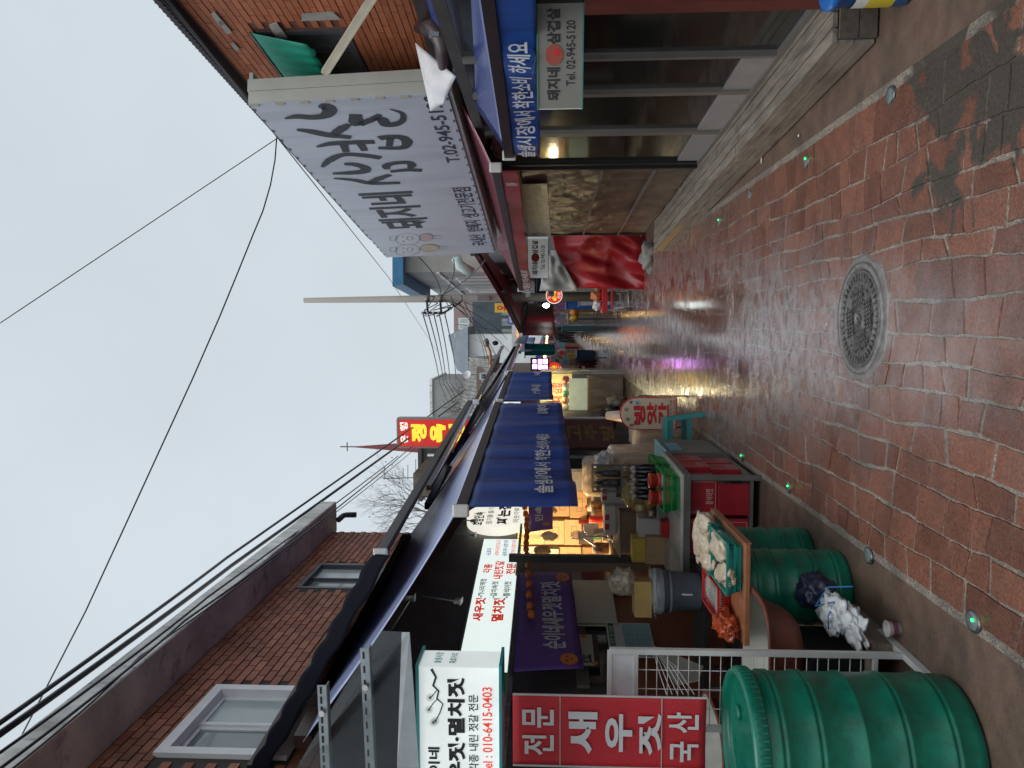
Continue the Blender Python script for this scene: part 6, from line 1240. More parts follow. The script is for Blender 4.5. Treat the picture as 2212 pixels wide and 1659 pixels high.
lt = thing('ceiling_bulb', 'bright bulb inside the plastic wrapped stall', 'lamp', (sxl + W_ * .5, SY + .4, 1.72)); LB().lathe([(.01, .1), (.045, .06), (.05, .02), (.02, -.02), (.001, -.03)], 12, cap0=False, cap1=False).obj('bulb', MATS['warm_bulb'], lt); lo = bpy.data.objects.new('stall_lamp', sl_l); COL.objects.link(lo); lo.parent = lt; lo.location = (0, -.05, -.1)
# white notices between the two curtains
for i, (xa, ya, xb, yb, lit_) in enumerate(((1086, 882, 1124, 869, 1), (1176, 884, 1210, 868, 0))):
    A, B = dp(xa, ya, 11.4), dp(xb, yb, 11.4); t = thing('shop_sign', ['lit white sign seen between the two blue curtains', 'white notice seen below between the two blue curtains'][i], 'sign', (A.x, 11.4, B.z)); f = Face(A, (1, 0, 0), B.x - A.x, A.z - B.z); MB().slab(f.quad(-3, 0, 1, 1), (0, .08, 0)).obj('panel', litb if lit_ else paper, t); letters(MB(), f, '참기름', .05, .3, .95, .6, .02, .004).obj('lettering', blk if lit_ else redl, t)
# ---- round signs, screen
c = dp(1197, 800, 22); lit_disc('round lit red sign with yellow lettering hung on the left side', c, .25, redlit, paper, (('속옷', .22, .35, .8, .66, yl, .05), ('여진', .3, .1, .7, .3, wl_, .03), ('BYC', .28, .72, .72, .9, wl_, .03)))
c = dp(1203, 784, 25); lit_disc('round pale sign behind the red round sign', c, .21, M('pale_round_face', (.5, .5, .46), .5), greys, (('중앙', .2, .35, .8, .65, blk, .03),))
A, B = dp(1146, 801, 21.5), dp(1187, 773, 21.5)
t = thing('screen_sign', 'black display sign glowing violet on the left side', 'sign', (A.x, 21.5, B.z)); f = Face(A, (1, 0, 0), B.x - A.x, A.z - B.z); MB().slab(f.quad(0, 0, 1, 1), (0, .14, 0)).obj('screen_case', blackp, t)
vio = M('violet_leds', (.9, .6, 1), .4, emit=4.5, ecol=(.80, .36, 1.))
for q in ((.15, .1, .5, .35), (.12, .42, .42, .9), (.5, .4, .9, .62), (.52, .68, .92, .9), (.6, .12, .88, .3)): MB().slab(f.quad(*q, .004), f.n * .01).obj('lit_segment', vio, t)
# teal sheet, blue valances
tealc = M('teal_sheet_cloth', (.04, .40, .40), .5, 0, .2, 3, .3)
A, B = dp(1134, 768, 27), dp(1196, 742, 27)
t = thing('hanging_sheet', 'teal cloth sheet hanging across the left side of the lane far away', 'sheet', (A.x, 27, B.z)); MB().grid(lambda u, v: Vector((A.x + (B.x - A.x) * u, 27 + .08 * math.sin(u * 12) * v + .05 * v, A.z + (B.z - A.z) * v - .06 * math.sin(u * 3.1) * v)), 24, 10).obj('cloth', tealc, t, solid=.004); MB().tube([(A.x - .1, 27, A.z), (B.x + .1, 27, B.z * 0 + A.z)], .02, 6).obj('pole', steel, t)
awning('far blue awning end with lettered flaps beside the teal sheet', (-.95, 26.0), (-.55, 31.0), 2.75, 2.75, 1.2, .6, .4, (('솔샘', .2, .2, .6, .9),), group='blue awnings with drop curtains on the left', arms=False)
# ---- clothes rack and carts on the left
t = thing('clothes_rack', 'rack of dark red clothes standing before the round signs', 'rack', (dp(1280, 795, 23).x, 23, 0)); rx = dp(1280, 795, 23).x
for dx in (-.3, .3): MB().bar((rx + dx, 23, 0), (rx + dx, 23, .95), .03).obj('post', blackp, t)
MB().bar((rx - .3, 23, .93), (rx + .3, 23, .93), .025).obj('rail', blackp, t)
for i in range(6): MB().blob((rx - .24 + i * .09, 23 - .02 * (i % 2), .6), (.05, .16, .3), 150 + i, .3, 2).obj('garment', [M('maroon_garment', (.16, .012, .025), .7), MATS['maroon_garment'], M('black_garment', (.02, .02, .025), .8), MATS['maroon_garment'], M('wine_garment', (.22, .02, .05), .7), MATS['black_garment']][i], t)
MB().box((rx, 22.82, .72), (.14, .01, .1)).obj('price_card', paper, t)
t = thing('covered_cart', 'cart under a dark blue cover on the left side of the lane', 'cart', (dp(1283, 770, 29).x, 29, 0)); cx = dp(1283, 770, 29).x
MB().box((cx, 29.2, .36), (.48, .7, .64), taper=.95).obj('cover', M('dark_blue_cover', (.015, .04, .12), .4, 0, .3, 4, .4), t, bevel=.04); MB().box((cx, 29.2, .70), (.52, .74, .05)).obj('lid', M('dark_blue_lid', (.03, .06, .14), .4), t)
for dx in (-.18, .18): MB().tube([(cx + dx - .02, 28.9, .06), (cx + dx + .02, 28.9, .06)], .06, 12).obj('wheel', blackp, t)
# ---- right side beyond the red table
t = thing('grey_shop', 'grey shop front in the shade under the dark red awning', 'shop', (1.35, 17.8, 0)); MB().hexa([(1.35, 15.2, 0), (3, 15.2, 0), (3, 20, 0), (1.30, 20, 0)], [(1.35, 15.2, 2.9), (3, 15.2, 2.9), (3, 20, 2.9), (1.30, 20, 2.9)]).obj('wall', M('grey_blue_shop_wall', (.13, .14, .15), .6, 0, .3, 2), t); MB().slab([(1.34, 15.6, .9), (1.30, 18.8, .9), (1.30, 18.8, 2.0), (1.34, 15.6, 2.0)], (-.012, 0, 0)).obj('shop_window', dglass, t)
A, B = dp(1155, 655, 20.5), dp(1200, 590, 20.5); t = thing('blue_banner', 'deep blue banner hanging behind the round red sign on the right', 'banner', (A.x, 20.5, B.z)); MB().box(((A.x + B.x) / 2, 20.5, (A.z + B.z) / 2), (B.x - A.x, .02, A.z - B.z)).obj('cloth', M('deep_blue_cloth', (.02, .05, .25), .5), t); MB().box(((A.x + B.x) / 2, 20.47, A.z - .05), (B.x - A.x, .02, .03)).obj('rail', slot, t)
c = dp(1197, 638, 18.6); lit_disc('round lit red sign with yellow lettering on the right side under the dark red awning', c, .2, redlit, litw, (('순대', .18, .36, .82, .64, yl, .05), ('만두', .3, .12, .7, .3, wl_, .03), ('전문', .3, .70, .7, .88, wl_, .03)))
A, B = dp(1184, 640, 18.2), dp(1197, 622, 18.2); f = Face(A, (1, 0, 0), .3, A.z - B.z); t = thing('small_sign', 'small white sign with dark lettering above the right round sign', 'sign', (A.x, 18.2, B.z)); MB().slab(f.quad(0, 0, 1, 1), (0, .05, 0)).obj('panel', paper, t); letters(MB(), f, '만두', .15, .25, .85, .75, .03, .004).obj('lettering', blk, t)
c = dp(1181, 660, 19); t = thing('bare_bulb', 'bright white bulb hanging under the dark red awning', 'lamp', c); LB().lathe([(.01, .1), (.05, .06), (.06, 0), (.04, -.05), (.001, -.07)], 14, cap0=False, cap1=False).obj('bulb', M('white_bulb', (1, 1, 1), .4, emit=12, ecol=(.9, 1, .97)), t); LB().tube([(0, 0, .1), (0, 0, .6)], .008, 6).obj('cable', blackp, t)
tb = thing('produce_table', 'low table of yellow and orange produce on the right side of the lane', 'table', (.62, 27, 0)); MB().box((.62, 27.4, .74), (1.0, 1.6, .04)).obj('tabletop', brownb, tb)
for dx in (-.45, .45):
    for dy in (-.7, .7): MB().bar((.62 + dx, 27.4 + dy, 0), (.62 + dx, 27.4 + dy, .72), .04).obj('leg', blackp, tb)
fr_m = [M('yellow_fruit', (.6, .38, .03), .5), M('orange_fruit', (.62, .2, .02), .5), M('brown_fruit', (.28, .14, .05), .6), M('leafy_green', (.12, .2, .05), .6)]
for i in range(14):
    x = .2 + (i % 5) * .2; y = 26.7 + (i // 5) * .45; s_ = thing('fruit_heap', ['yellow', 'orange', 'brown', 'green'][i % 4] + ' heap of produce, %s in the %s row on the low table' % (['first', 'second', 'third', 'fourth', 'last'][i % 5], ['front', 'middle', 'back'][i // 5]), 'produce', (x, y, .76), 0, 'heaps of produce on the right'); LB().blob((0, 0, .1), (.12, .18, .16), 160 + i, .35, 3, sub=2, flat=-.7).obj('heap', fr_m[i % 4], s_)
for i, (xa, ya, yb, xb, mt, lab) in enumerate(((1224, 668, 640, 1248, blu, 'blue plastic crate stacked by the right shop'), (1250, 662, 645, 1262, whp, 'white bundle on the ground by the right shop'), (1228, 700, 678, 1246, greyt, 'grey tub of greens beside the produce table'), (1215, 716, 704, 1232, M('teal_dark', (.03, .1, .12), .5), 'dark teal box at the far end of the produce table'))):
    Y_ = 22 if i < 2 else 30; A, B = dp(xa, ya, Y_), dp(xb, yb, Y_); w_ = B.x - A.x
    t = thing(['plastic_crate', 'white_bundle', 'plastic_tub', 'storage_box'][i], lab, ['crate', 'bundle', 'tub', 'box'][i], ((A.x + B.x) / 2, Y_, 0)); MB().box(((A.x + B.x) / 2, Y_, A.z / 2), (w_, .5, A.z), taper=.92).obj('body', mt, t, bevel=.03); MB().box(((A.x + B.x) / 2, Y_, A.z + .012), (w_ * 1.06, .53, .03)).obj('rim', mt, t)
# ---- people walking away
skinm = M('skin', (.45, .27, .2), .6); hairm = M('black_hair', (.015, .012, .012), .6); dkc = M('black_coat', (.02, .021, .025), .8); dkt = M('dark_trousers', (.05, .055, .075), .8); gyc = M('grey_coat', (.16, .17, .21), .8)
def person(label, loc, h, stride, coat, rz=0., bag=None):
    t = thing('person', label, 'person', loc, rz); k = h / 1.7
    J = [(0, 0, .95), (0, 0, 1.15), (0, 0, 1.38), (0, 0, 1.48), (0, .01, 1.60), (.09, 0, .92), (.10, .05 * stride, .50), (.10, -.12 * stride, .08), (.10, .02 - .12 * stride, .03), (-.09, 0, .92), (-.10, .12 * stride, .50), (-.10, .22 * stride, .08), (-.10, .36 * stride, .03), (.19, 0, 1.36), (.24, -.05 * stride, 1.1), (.24, .08 * stride, .86), (-.19, 0, 1.36), (-.24, .05 * stride, 1.1), (-.24, .14 * stride, .86)]
    E = [(0, 1), (1, 2), (2, 3), (3, 4), (0, 5), (5, 6), (6, 7), (7, 8), (0, 9), (9, 10), (10, 11), (11, 12), (2, 13), (13, 14), (14, 15), (2, 16), (16, 17), (17, 18)]
    Rr = [.13, .12, .13, .055, .095, .085, .062, .04, .035, .085, .062, .04, .035, .06, .045, .035, .06, .045, .035]
    me = bpy.data.meshes.new('body'); me.from_pydata([(x * k, y * k, z * k) for x, y, z in J], E, []); me.materials.append(skinm)
    o = bpy.data.objects.new('body', me); COL.objects.link(o); o.parent = t; md = o.modifiers.new('skin', 'SKIN')
    if not me.skin_vertices: me.attributes.new
    sv = me.skin_vertices[0].data if len(me.skin_vertices) else None
    if sv:
        for i, r in enumerate(Rr): sv[i].radius = (r * k, r * k)
        sv[0].use_root = True
    sb = o.modifiers.new('smooth', 'SUBSURF'); sb.levels = 1; sb.render_levels = 2
    LB().lathe([(.20, .62), (.21, .75), (.185, 1.0), (.19, 1.2), (.20, 1.36), (.12, 1.45), (.07, 1.48)], 18, sy=.68, cap0=False, cap1=False).obj('coat', coat, t); cz = t.children[-1] if False else None
    for s_, a in ((1, (13, 14, 15)), (-1, (16, 17, 18))): LB().tube([J[i] for i in a], [.085, .068, .055], 10).obj('sleeve', coat, t)
    for a in ((5, 6, 7), (9, 10, 11)): LB().tube([J[i] for i in a], [.115, .085, .065], 10).obj('trouser_leg', dkt, t)
    LB().blob((0, -.012, 1.63), (.098, .108, .115), 5, .06, 2).obj('hair', hairm, t)
    for a in (8, 12): x, y, z = J[a]; LB().blob((x, y - .03, .04), (.05, .13, .045), 3, .05, 1, sub=2, flat=-.9).obj('shoe', blackp, t)
    if bag: LB().blob((.26, .05, .68), (.09, .05, .16), 7, .3, 2).obj('carried_bag', bag, t)
    for c_ in t.children:
        if c_.name.split('.')[0] != 'body': c_.scale = (k, k, k)
    return t
P1, P2, P3, P4 = gp(1246, 716), gp(1243, 738), gp(1243, 751), gp(1240, 727)
person('person in a black coat carrying a white bag down the lane on the right', P1, 1.72, 1, dkc, 0, whp); person('person in dark clothes walking beside the teal sheet', P2, 1.68, -1, dkc, .1); person('person in a grey coat nearest the left stalls', P3, 1.62, .8, gyc, .2); person('person in black walking between the other walkers', P4, 1.7, .6, dkc, -.1)
# ---- rows of small shops far down the lane
for (nm, A, B, hgt, mt, lab) in (('shop_row', (-2.2, 34.2), (-1.25, 78), 2.6, M('far_dark_shops', (.2, .18, .165), .7, 0, .4, .7), 'dim row of small shops far along the left of the lane'), ('shop_row', (1.02, 27.5), (.75, 78), 2.6, M('far_grey_shops', (.22, .21, .20), .7, 0, .4, .7), 'dim row of small shops far along the right of the lane')):
    sg = -1 if A[0] < 0 else 1; t = thing(nm, lab, 'shops', (A[0] + sg, (A[1] + B[1]) / 2, 0)); MB().hexa([(A[0], A[1], 0), (B[0], B[1], 0), (B[0] + sg * 3, B[1], 0), (A[0] + sg * 3, A[1], 0)], [(A[0], A[1], hgt), (B[0], B[1], hgt), (B[0] + sg * 3, B[1], hgt), (A[0] + sg * 3, A[1], hgt)]).obj('wall', mt, t)
    for k in range(12):
        u = (k + .5) / 12; x, y = A[0] + (B[0] - A[0]) * u, A[1] + (B[1] - A[1]) * u; zs = 2.0 + rT.uniform(-.2, .3)
        MB().box((x - sg * .28, y, zs), (.5, .12, .45)).obj('hung_sign', [redlit, paper, M('sign_blue2', (.03, .08, .35), .5), litw, M('sign_green2', (.03, .2, .08), .5)][k % 5], t)
        MB().hexa([(x, y - 2, 2.35), (x, y + 2, 2.35), (x - sg * .7, y + 2, 2.1), (x - sg * .7, y - 2, 2.1)], [(x, y - 2, 2.4), (x, y + 2, 2.4), (x - sg * .7, y + 2, 2.15), (x - sg * .7, y - 2, 2.15)]).obj('canopy', [navy, redca, bluec, tealc][k % 4], t)
        MB().lathe([(.02, .1), (.07, .04), (.08, 0), (.001, -.06)], 8, (x - sg * .6, y + 1, 1.95), cap0=False, cap1=False).obj('bulb', M('far_warm_bulb', (1, .7, .3), .4, emit=7, ecol=(1, .62, .2)), t)
        for j in range(3): MB().box((x - sg * rT.uniform(.25, .75), y - 1.4 + j * 1.1, rT.uniform(.9, 1.9)), (rT.uniform(.15, .4), .2, rT.uniform(.2, .5))).obj('hung_goods', [M('goods_violet', (.3, .12, .3), .6), paper, M('goods_cyan', (.1, .3, .36), .6), redp, M('goods_tan', (.4, .28, .14), .6), gyc, M('goods_pink', (.5, .2, .25), .6)][(k * 3 + j) % 7], t)
        MB().box((x - sg * .3, y + .6, .4), (.5, 1.2, .8)).obj('goods_stand', [brownb, M('dim_yellow_goods', (.35, .22, .05), .6), greyt, redb, card][k % 5], t)
# ================================================================ buildings behind
def bwall(t, nm, x0, x1, Y, z0, z1, dep, mat): return MB().box(((x0 + x1) / 2, Y + dep / 2, (z0 + z1) / 2), (x1 - x0, dep, z1 - z0)).obj(nm, mat, t)
def rect(xa, ya, xb, yb, Y): A, B = dp(xa, ya, Y), dp(xb, yb, Y); return min(A.x, B.x), max(A.x, B.x), min(A.z, B.z), max(A.z, B.z)
def far_window(t, x0, x1, z0, z1, Y, fm, gm):
    w = MB().box(((x0 + x1) / 2, Y - .03, (z0 + z1) / 2), (x1 - x0, .06, z1 - z0)).obj('window', fm, t)
    xm = (x0 + x1) / 2; e = min(.08, (x1 - x0) * .08)
    for a, b in ((x0 + e, xm - e / 2), (xm + e / 2, x1 - e)): MB().box(((a + b) / 2, Y - .064, (z0 + z1) / 2), (b - a, .01, z1 - z0 - 2 * e)).obj('pane', gm, w)
# right grey building with blue roof edge
gw = M('grey_render_wall', (.36, .36, .33), .8, 0, .15, 1.2, sub=(.25, .25, .23)); bl_roof = M('blue_roof_sheet', (.03, .16, .30), .45)
CA, CB = dp(871, 588, 20.2), dp(946, 637, 26.4); CA.z = CB.z = 5.55
t = thing('apartment_building', 'pale grey building with blue roof edge behind the large sign', 'building', (CA.x + 1, CA.y + 2, 0))
ca, cb = Vector((CA.x, CA.y)), Vector((CB.x, CB.y)); cd = (cb - ca).normalized(); cn = Vector((-cd.y, cd.x))
def CPt(s, z, o=0.): v = ca + cd * s + cn * o; return Vector((v.x, v.y, z))
MB().hexa([CPt(0, 0), CPt(6.2, 0), CPt(6.2, 0, -4), CPt(0, 0, -4)], [CPt(0, 5.5), CPt(6.2, 5.5), CPt(6.2, 5.5, -4), CPt(0, 5.5, -4)]).obj('wall', gw, t)
MB().hexa([CPt(-.3, 5.5, .35), CPt(4.2, 5.5, .35), CPt(4.2, 5.5, -4), CPt(-.3, 5.5, -4)], [CPt(-.3, 5.78, .4), CPt(4.2, 5.78, .4), CPt(4.2, 5.78, -4), CPt(-.3, 5.78, -4)]).obj('roof_edge', bl_roof, t)
for s0_ in (.9, 3.4):
    w = MB().slab([CPt(s0_, 3.0, .0), CPt(s0_ + 1.5, 3.0, .0), CPt(s0_ + 1.5, 4.3, .0), CPt(s0_, 4.3, .0)], Vector((cn.x, cn.y, 0)) * .06).obj('window', whitef, t)
    for k in range(2): MB().slab([CPt(s0_ + .08 + .72 * k, 3.08, .062), CPt(s0_ + .72 + .72 * k, 3.08, .062), CPt(s0_ + .72 + .72 * k, 4.22, .062), CPt(s0_ + .08 + .72 * k, 4.22, .062)], Vector((cn.x, cn.y, 0)) * .01).obj('pane', M('brown_pane', (.12, .07, .06), .15, spec=.8), w)
    for k in range(4): MB().bar(CPt(s0_ - .12 + .02 * k, 2.0, .12), CPt(s0_ - .12 + .02 * k, 4.6, .12), .02).obj('gas_pipe', wht, t)
for z in (2.9, 4.6): MB().slab([CPt(0, z, .0), CPt(6.2, z, .0), CPt(6.2, z + .08, .0), CPt(0, z + .08, .0)], Vector((cn.x, cn.y, 0)) * .04).obj('string_course', conc, t)
b = MB(); q0, q1 = dp(985, 556, 17.5), dp(1020, 590, 17.5); MB().tube([q0, q0.lerp(q1, .5) + Vector((0, 0, .1)), q1], .12, 10).obj('canopy_tube', M('pale_green_sheet', (.4, .5, .47), .3), t)
# far dark facade closing the lane
x0, x1, z0, z1 = rect(1021, 735, 1190, 640, 92); t = thing('far_building', 'dark blue grey building closing the end of the lane', 'building', ((x0 + x1) / 2, 95, 0)); bwall(t, 'wall', x0, x1, 92, 0, z1, 6, M('slate_facade', (.06, .08, .10), .6, 0, .3, .8))
for i in range(4): far_window(t, x0 + .4 + i * 1.25, x0 + 1.4 + i * 1.25, 5.6, 7.6, 92, darkf, glass_d)
bwall(t, 'upper_storey', x0 + .9, x1 + .5, 94, z1, z1 + 2.5, 3, M('dull_pink_wall', (.30, .22, .21), .8)); far_window(t, x0 + 1.3, x0 + 2.7, z1 + .6, z1 + 1.9, 94, whitef, glass_f)
xa, xb, za, zb_ = rect(1069, 675, 1098, 655, 58); t2 = thing('far_sign', 'yellow sign with red marks far down the lane on the right', 'sign', ((xa + xb) / 2, 58, za)); MB().box(((xa + xb) / 2, 58, (za + zb_) / 2), (xb - xa, .2, zb_ - za)).obj('panel', M('yellow_sign', (.55, .38, .03), .5), t2); f = Face((xa, 57.9, zb_), (1, 0, 0), xb - xa, zb_ - za); letters(MB(), f, '오', .2, .15, .8, .8, .05, .01).obj('lettering', redl, t2)
xa, xb, za, zb_ = rect(1106, 752, 1131, 702, 50); t2 = thing('far_sign', 'white sign with glowing orange letters at the end of the lane', 'sign', ((xa + xb) / 2, 50, za)); MB().box(((xa + xb) / 2, 50, (za + zb_) / 2), (xb - xa, .2, zb_ - za)).obj('panel', paper, t2); f = Face((xa, 49.9, zb_), (1, 0, 0), xb - xa, zb_ - za); letters(MB(), f, '사진관', .08, .4, .92, .95, .05, .02).obj('lettering', M('orange_glow', (1, .25, .03), .4, emit=1.5, ecol=(1, .25, .03)), t2)
xa, xb, za, zb_ = rect(1097, 700, 1108, 682, 56); t2 = thing('far_sign', 'small blue sign with white letters at the end of the lane', 'sign', ((xa + xb) / 2, 56, za)); MB().box(((xa + xb) / 2, 56, (za + zb_) / 2), (xb - xa, .2, zb_ - za)).obj('panel', M('sign_blue', (.02, .06, .4), .4), t2); f = Face((xa, 55.9, zb_), (1, 0, 0), xb - xa, zb_ - za); letters(MB(), f, '상민', .1, .2, .9, .8, .03, .02).obj('lettering', whl, t2)
# white walled house with grey roof
x0, x1, z0, z1 = rect(1013, 803, 1190, 722, 80); roofg = M('grey_blue_roof', (.13, .16, .19), .6, 0, .2, 1.5); whw = M('pale_house_wall', (.66, .68, .68), .8, 0, .1, .7)
t = thing('house', 'white walled house with slate grey roof at the end of the lane', 'house', ((x0 + x1) / 2, 83, 0)); bwall(t, 'wall', x0, x1, 80, 0, z1, 5, whw)
zr = dp(978, 760, 82).z; MB().hexa([(x0 - .5, 79.2, z1), (x1 + .8, 79.2, z1), (x1 + .8, 87, z1), (x0 - .5, 87, z1)], [(x0 + .1, 82, zr - .4), (x1 - .1, 82, zr + .5), (x1 - .1, 83.5, zr + .5), (x0 + .1, 83.5, zr - .4)]).obj('roof', roofg, t)
for (xa, ya, xb, yb) in ((980, 728, 990, 722), (998, 778, 1006, 770), (1063, 790, 1078, 783)): w0, w1, w2_, w3 = rect(xa, ya, xb, yb, 80); far_window(t, min(w0, w1), max(w0, w1), w2_, w3, 80 if xa > 1010 else 80.9, whitef, glass_d)
# grey block far left
x0, x1, z0, z1 = rect(935, 906, 1190, 822, 44); t = thing('concrete_building', 'flat grey block behind the bare tree on the left', 'building', ((x0 + x1) / 2, 47, 0)); bwall(t, 'wall', x0, x1, 44, 0, z1, 6, M('flat_grey_wall', (.30, .31, .30), .8, 0, .12, .6)); bwall(t, 'parapet', x0 - .08, x1 + .08, 43.9, z1, z1 + .15, 6.2, conc); w0, w1, w2_, w3 = rect(990, 852, 1012, 836, 44); far_window(t, w0, w1, w2_, w3, 44, darkf, glass_d)
# old tiled house in front of it
x0, x1, z0, z1 = rect(1018, 900, 1120, 795, 34); rofm = M('old_grey_tiles', (.22, .22, .21), .8, 0, .4, 3, .5)
t = thing('old_house', 'low old house with weathered grey tiled roof on the left', 'house', ((x0 + x1) / 2, 36, 0)); bwall(t, 'wall', x0, x1, 34.5, 0, z1 - .2, 4, M('brown_house_wall', (.20, .15, .12), .8)); MB().hexa([(x0 - .4, 33.9, z1 - .5), (x1 + .4, 33.9, z1 - 1.0), (x1 + .4, 39, z1 - 1.0), (x0 - .4, 39, z1 - .5)], [(x0 - .4, 36, z1 + .75), (x1 + .4, 36, z1 + .25), (x1 + .4, 36.4, z1 + .25), (x0 - .4, 36.4, z1 + .75)]).obj('roof', rofm, t)
for k in range(16): x = x0 - .35 + (x1 - x0 + .7) * k / 15; zz = -.5 * k / 15; MB().tube([(x, 33.9, z1 - .48 + zz), (x, 36.0, z1 + .78 + zz)], .05, 6).obj('roof_rib', rofm, t)
c = dp(1010, 810, 31); t = thing('satellite_dish', 'white satellite dish on the roofs at the left', 'dish', (c.x, c.y, c.z - .3)); LB().lathe([(.001, .0), (.08, .01), (.14, .035), (.17, .06)], 20, cap0=False, cap1=False).obj('dish', whitefab, t); t.children[0].rotation_euler = (R(70), 0, R(20)); t.children[0].location = (0, 0, .3); LB().tube([(0, .05, -.6), (0, .05, .3)], .02, 6).obj('mast', steel, t)
xa, xb, za, zb_ = rect(1036, 820, 1056, 806, 27); t2 = thing('far_sign', 'white box sign with dark blue letters above the far left awnings', 'sign', ((xa + xb) / 2, 27, za)); MB().box(((xa + xb) / 2, 27, (za + zb_) / 2), (xb - xa, .15, zb_ - za)).obj('panel', paper, t2); f = Face((xa, 26.92, zb_), (1, 0, 0), xb - xa, zb_ - za); letters(MB(), f, '부부', .15, .2, .9, .85, .04, .01).obj('lettering', M('navy_letters', (.02, .03, .12), .5), t2)
# orange lamp arm
org = M('orange_lamp_pole', (.50, .17, .03), .5); t = thing('street_lamp', 'orange street lamp arm reaching over the far left awnings', 'street lamp', dp(1075, 832, 28)); MB().tube([dp(1120, 840, 28), dp(1066, 838, 28), dp(1061, 825, 28), dp(1059, 760, 28), dp(1052, 742, 28)], .045, 10).obj('arm', org, t); MB().blob(dp(1050, 740, 28), (.16, .3, .12), 3, .1, 1).obj('lamp_head', M('lamp_head', (.3, .25, .2), .5), t); MB().blob(dp(1070, 741, 28), (.09, .09, .11), 4, .05, 1).obj('loudspeaker', blackp, t)
# church steeple
t = thing('church_spire', 'thin dark red church spire behind the butcher sign', 'spire', dp(910, 975, 60)); a, b_ = dp(768, 965, 60), dp(925, 966, 60); rr = abs(dp(925, 956, 60).x - dp(925, 978, 60).x) / 2
ring = lambda z, r: [Vector((b_.x + r * math.cos(math.pi / 4 + k * math.pi / 2), 60 + r * math.sin(math.pi / 4 + k * math.pi / 2), z)) for k in range(4)]
MB().hexa(ring(b_.z - .5, rr * 1.6), ring(a.z, .06)).obj('spire', M('red_spire_paint', (.20, .04, .05), .6), t); MB().bar((a.x, 60, a.z - .2), (a.x, 60, dp(735, 965, 60).z), .09).obj('finial', steel, t); zz = dp(750, 965, 60).z; MB().bar((a.x - .35, 60, zz), (a.x + .35, 60, zz), .08).obj('finial_arm', steel, t)
f = Face((b_.x - .35, 60 - rr - .02, dp(862, 966, 60).z), (1, 0, 0), .7, 2.4)
# butcher sign
A, B = dp(860, 966, 20.5), dp(1016, 905, 20.5); t = thing('butcher_sign', 'tall lit red sign with yellow Korean letters above the left awnings', 'sign', (A.x, 20.5, B.z)); f = Face(A, (1, 0, 0), B.x - A.x, A.z - B.z); MB().slab(f.quad(0, 0, 1, 1), (0, .3, 0)).obj('lit_panel', M('lit_red_panel', (.5, .02, .015), .4, emit=.28, ecol=(.9, .04, .03)), t)
for q in ((-.03, -.01, .02, 1.01), (.98, -.01, 1.03, 1.01), (.02, -.015, .98, .008)): MB().slab(f.quad(*q, .02), (0, .34, 0)).obj('trim', greys, t)
for s_, u0, v0, u1, v1, mt, bd in (('은', .15, .035, .42, .14, wl_, .04), ('행', .58, .03, .88, .14, wl_, .04), ('정', .18, .18, .82, .40, yl, .06), ('육', .18, .44, .82, .66, yl, .06), ('점', .18, .70, .82, .92, yl, .06)): letters(MB(), f, s_, u0, v0, u1, v1, bd, .006).obj('lettering', mt, t)
# dark building and antenna behind
x0, x1, z0, z1 = rect(913, 1075, 1190, 962, 24); t = thing('dark_building', 'dark flat roofed building behind the left awnings', 'building', ((x0 + x1) / 2, 26, 0)); bwall(t, 'wall', x0, x1, 24, 0, z1, 4, M('dark_brown_wall', (.06, .055, .05), .7, 0, .3, 1)); bwall(t, 'cornice', x0 - .1, x1 + .1, 23.9, z1, z1 + .12, 4.2, darkw); MB().tube([(x1 - .3, 23.85, 2), (x1 - .3, 23.85, z1 - .2)], .06, 8).obj('rain_pipe', slot, t)
t = thing('tv_antenna', 'thin metal aerial on the roof behind the bare tree', 'antenna', dp(905, 1031, 19)); MB().bar(dp(915, 1031, 19), dp(828, 1034, 19), .02).obj('mast', steel, t)
for (x, ya, yb) in ((831, 1008, 1034), (871, 1012, 1032), (881, 1004, 1036), (898, 992, 1030)): MB().bar(dp(x, ya, 19), dp(x, yb, 19), .014).obj('rod', steel, t)
x0, x1, z0, z1 = rect(893, 1072, 1100, 1024, 18.5); t = thing('roof_block', 'mossy roof block beside the aerial', 'roof', ((x0 + x1) / 2, 18.5, 0)); bwall(t, 'wall', x0, x1, 18.5, 0, z1, 2, M('mossy_tiles', (.13, .11, .08), .9, 0, .5, 4, .8))
# ================================================================ bare trees
bark = M('bare_bark', (.20, .17, .15), .9)
def bare_tree(label, base, height, spread, seed, depth, r0, lean=(0, 0)):
    t = thing('bare_tree', label, 'tree', base); rr = random.Random(seed); trunk = LB(); tw = LB(); leaf = LB()
    def grow(p, d, L, r, lev):
        pts = [p]; q = p.copy(); dd = d.copy()
        for i in range(3):
            dd = (dd + Vector((rr.uniform(-.16, .16), rr.uniform(-.16, .16), rr.uniform(-.03, .10)))).normalized(); q = q + dd * L / 3; pts.append(q.copy())
        (trunk if lev < 2 else tw).tube(pts, [r, r * .88, r * .76, r * .62], 6 if lev < 2 else 3, cap=False)
        if lev >= depth:
            if rr.random() < .035: leaf.blob(q, (.012, .012, .016), 1, .3, 2, sub=1)
            return
        for k in range(rr.choice((2, 3, 3)) if lev else 5):
            ax = dd.orthogonal().normalized(); ax = Matrix.Rotation(rr.uniform(0, 6.28), 3, dd) @ ax
            nd_ = (Matrix.Rotation(rr.uniform(.25, .75) * spread, 3, ax) @ dd); grow(pts[rr.choice((2, 3, 3))], nd_, L * rr.uniform(.62, .85), r * .6, lev + 1)
    grow(Vector((0, 0, 0)), Vector((lean[0], lean[1], 1)).normalized(), height, r0, 0)
    trunk.obj('trunk', bark, t); o = tw.obj('crown', bark, t); o['kind'] = 'stuff'
    if leaf.v: leaf.obj('dry_leaves', M('dry_leaf', (.16, .06, .03), .8), t)['kind'] = 'stuff'
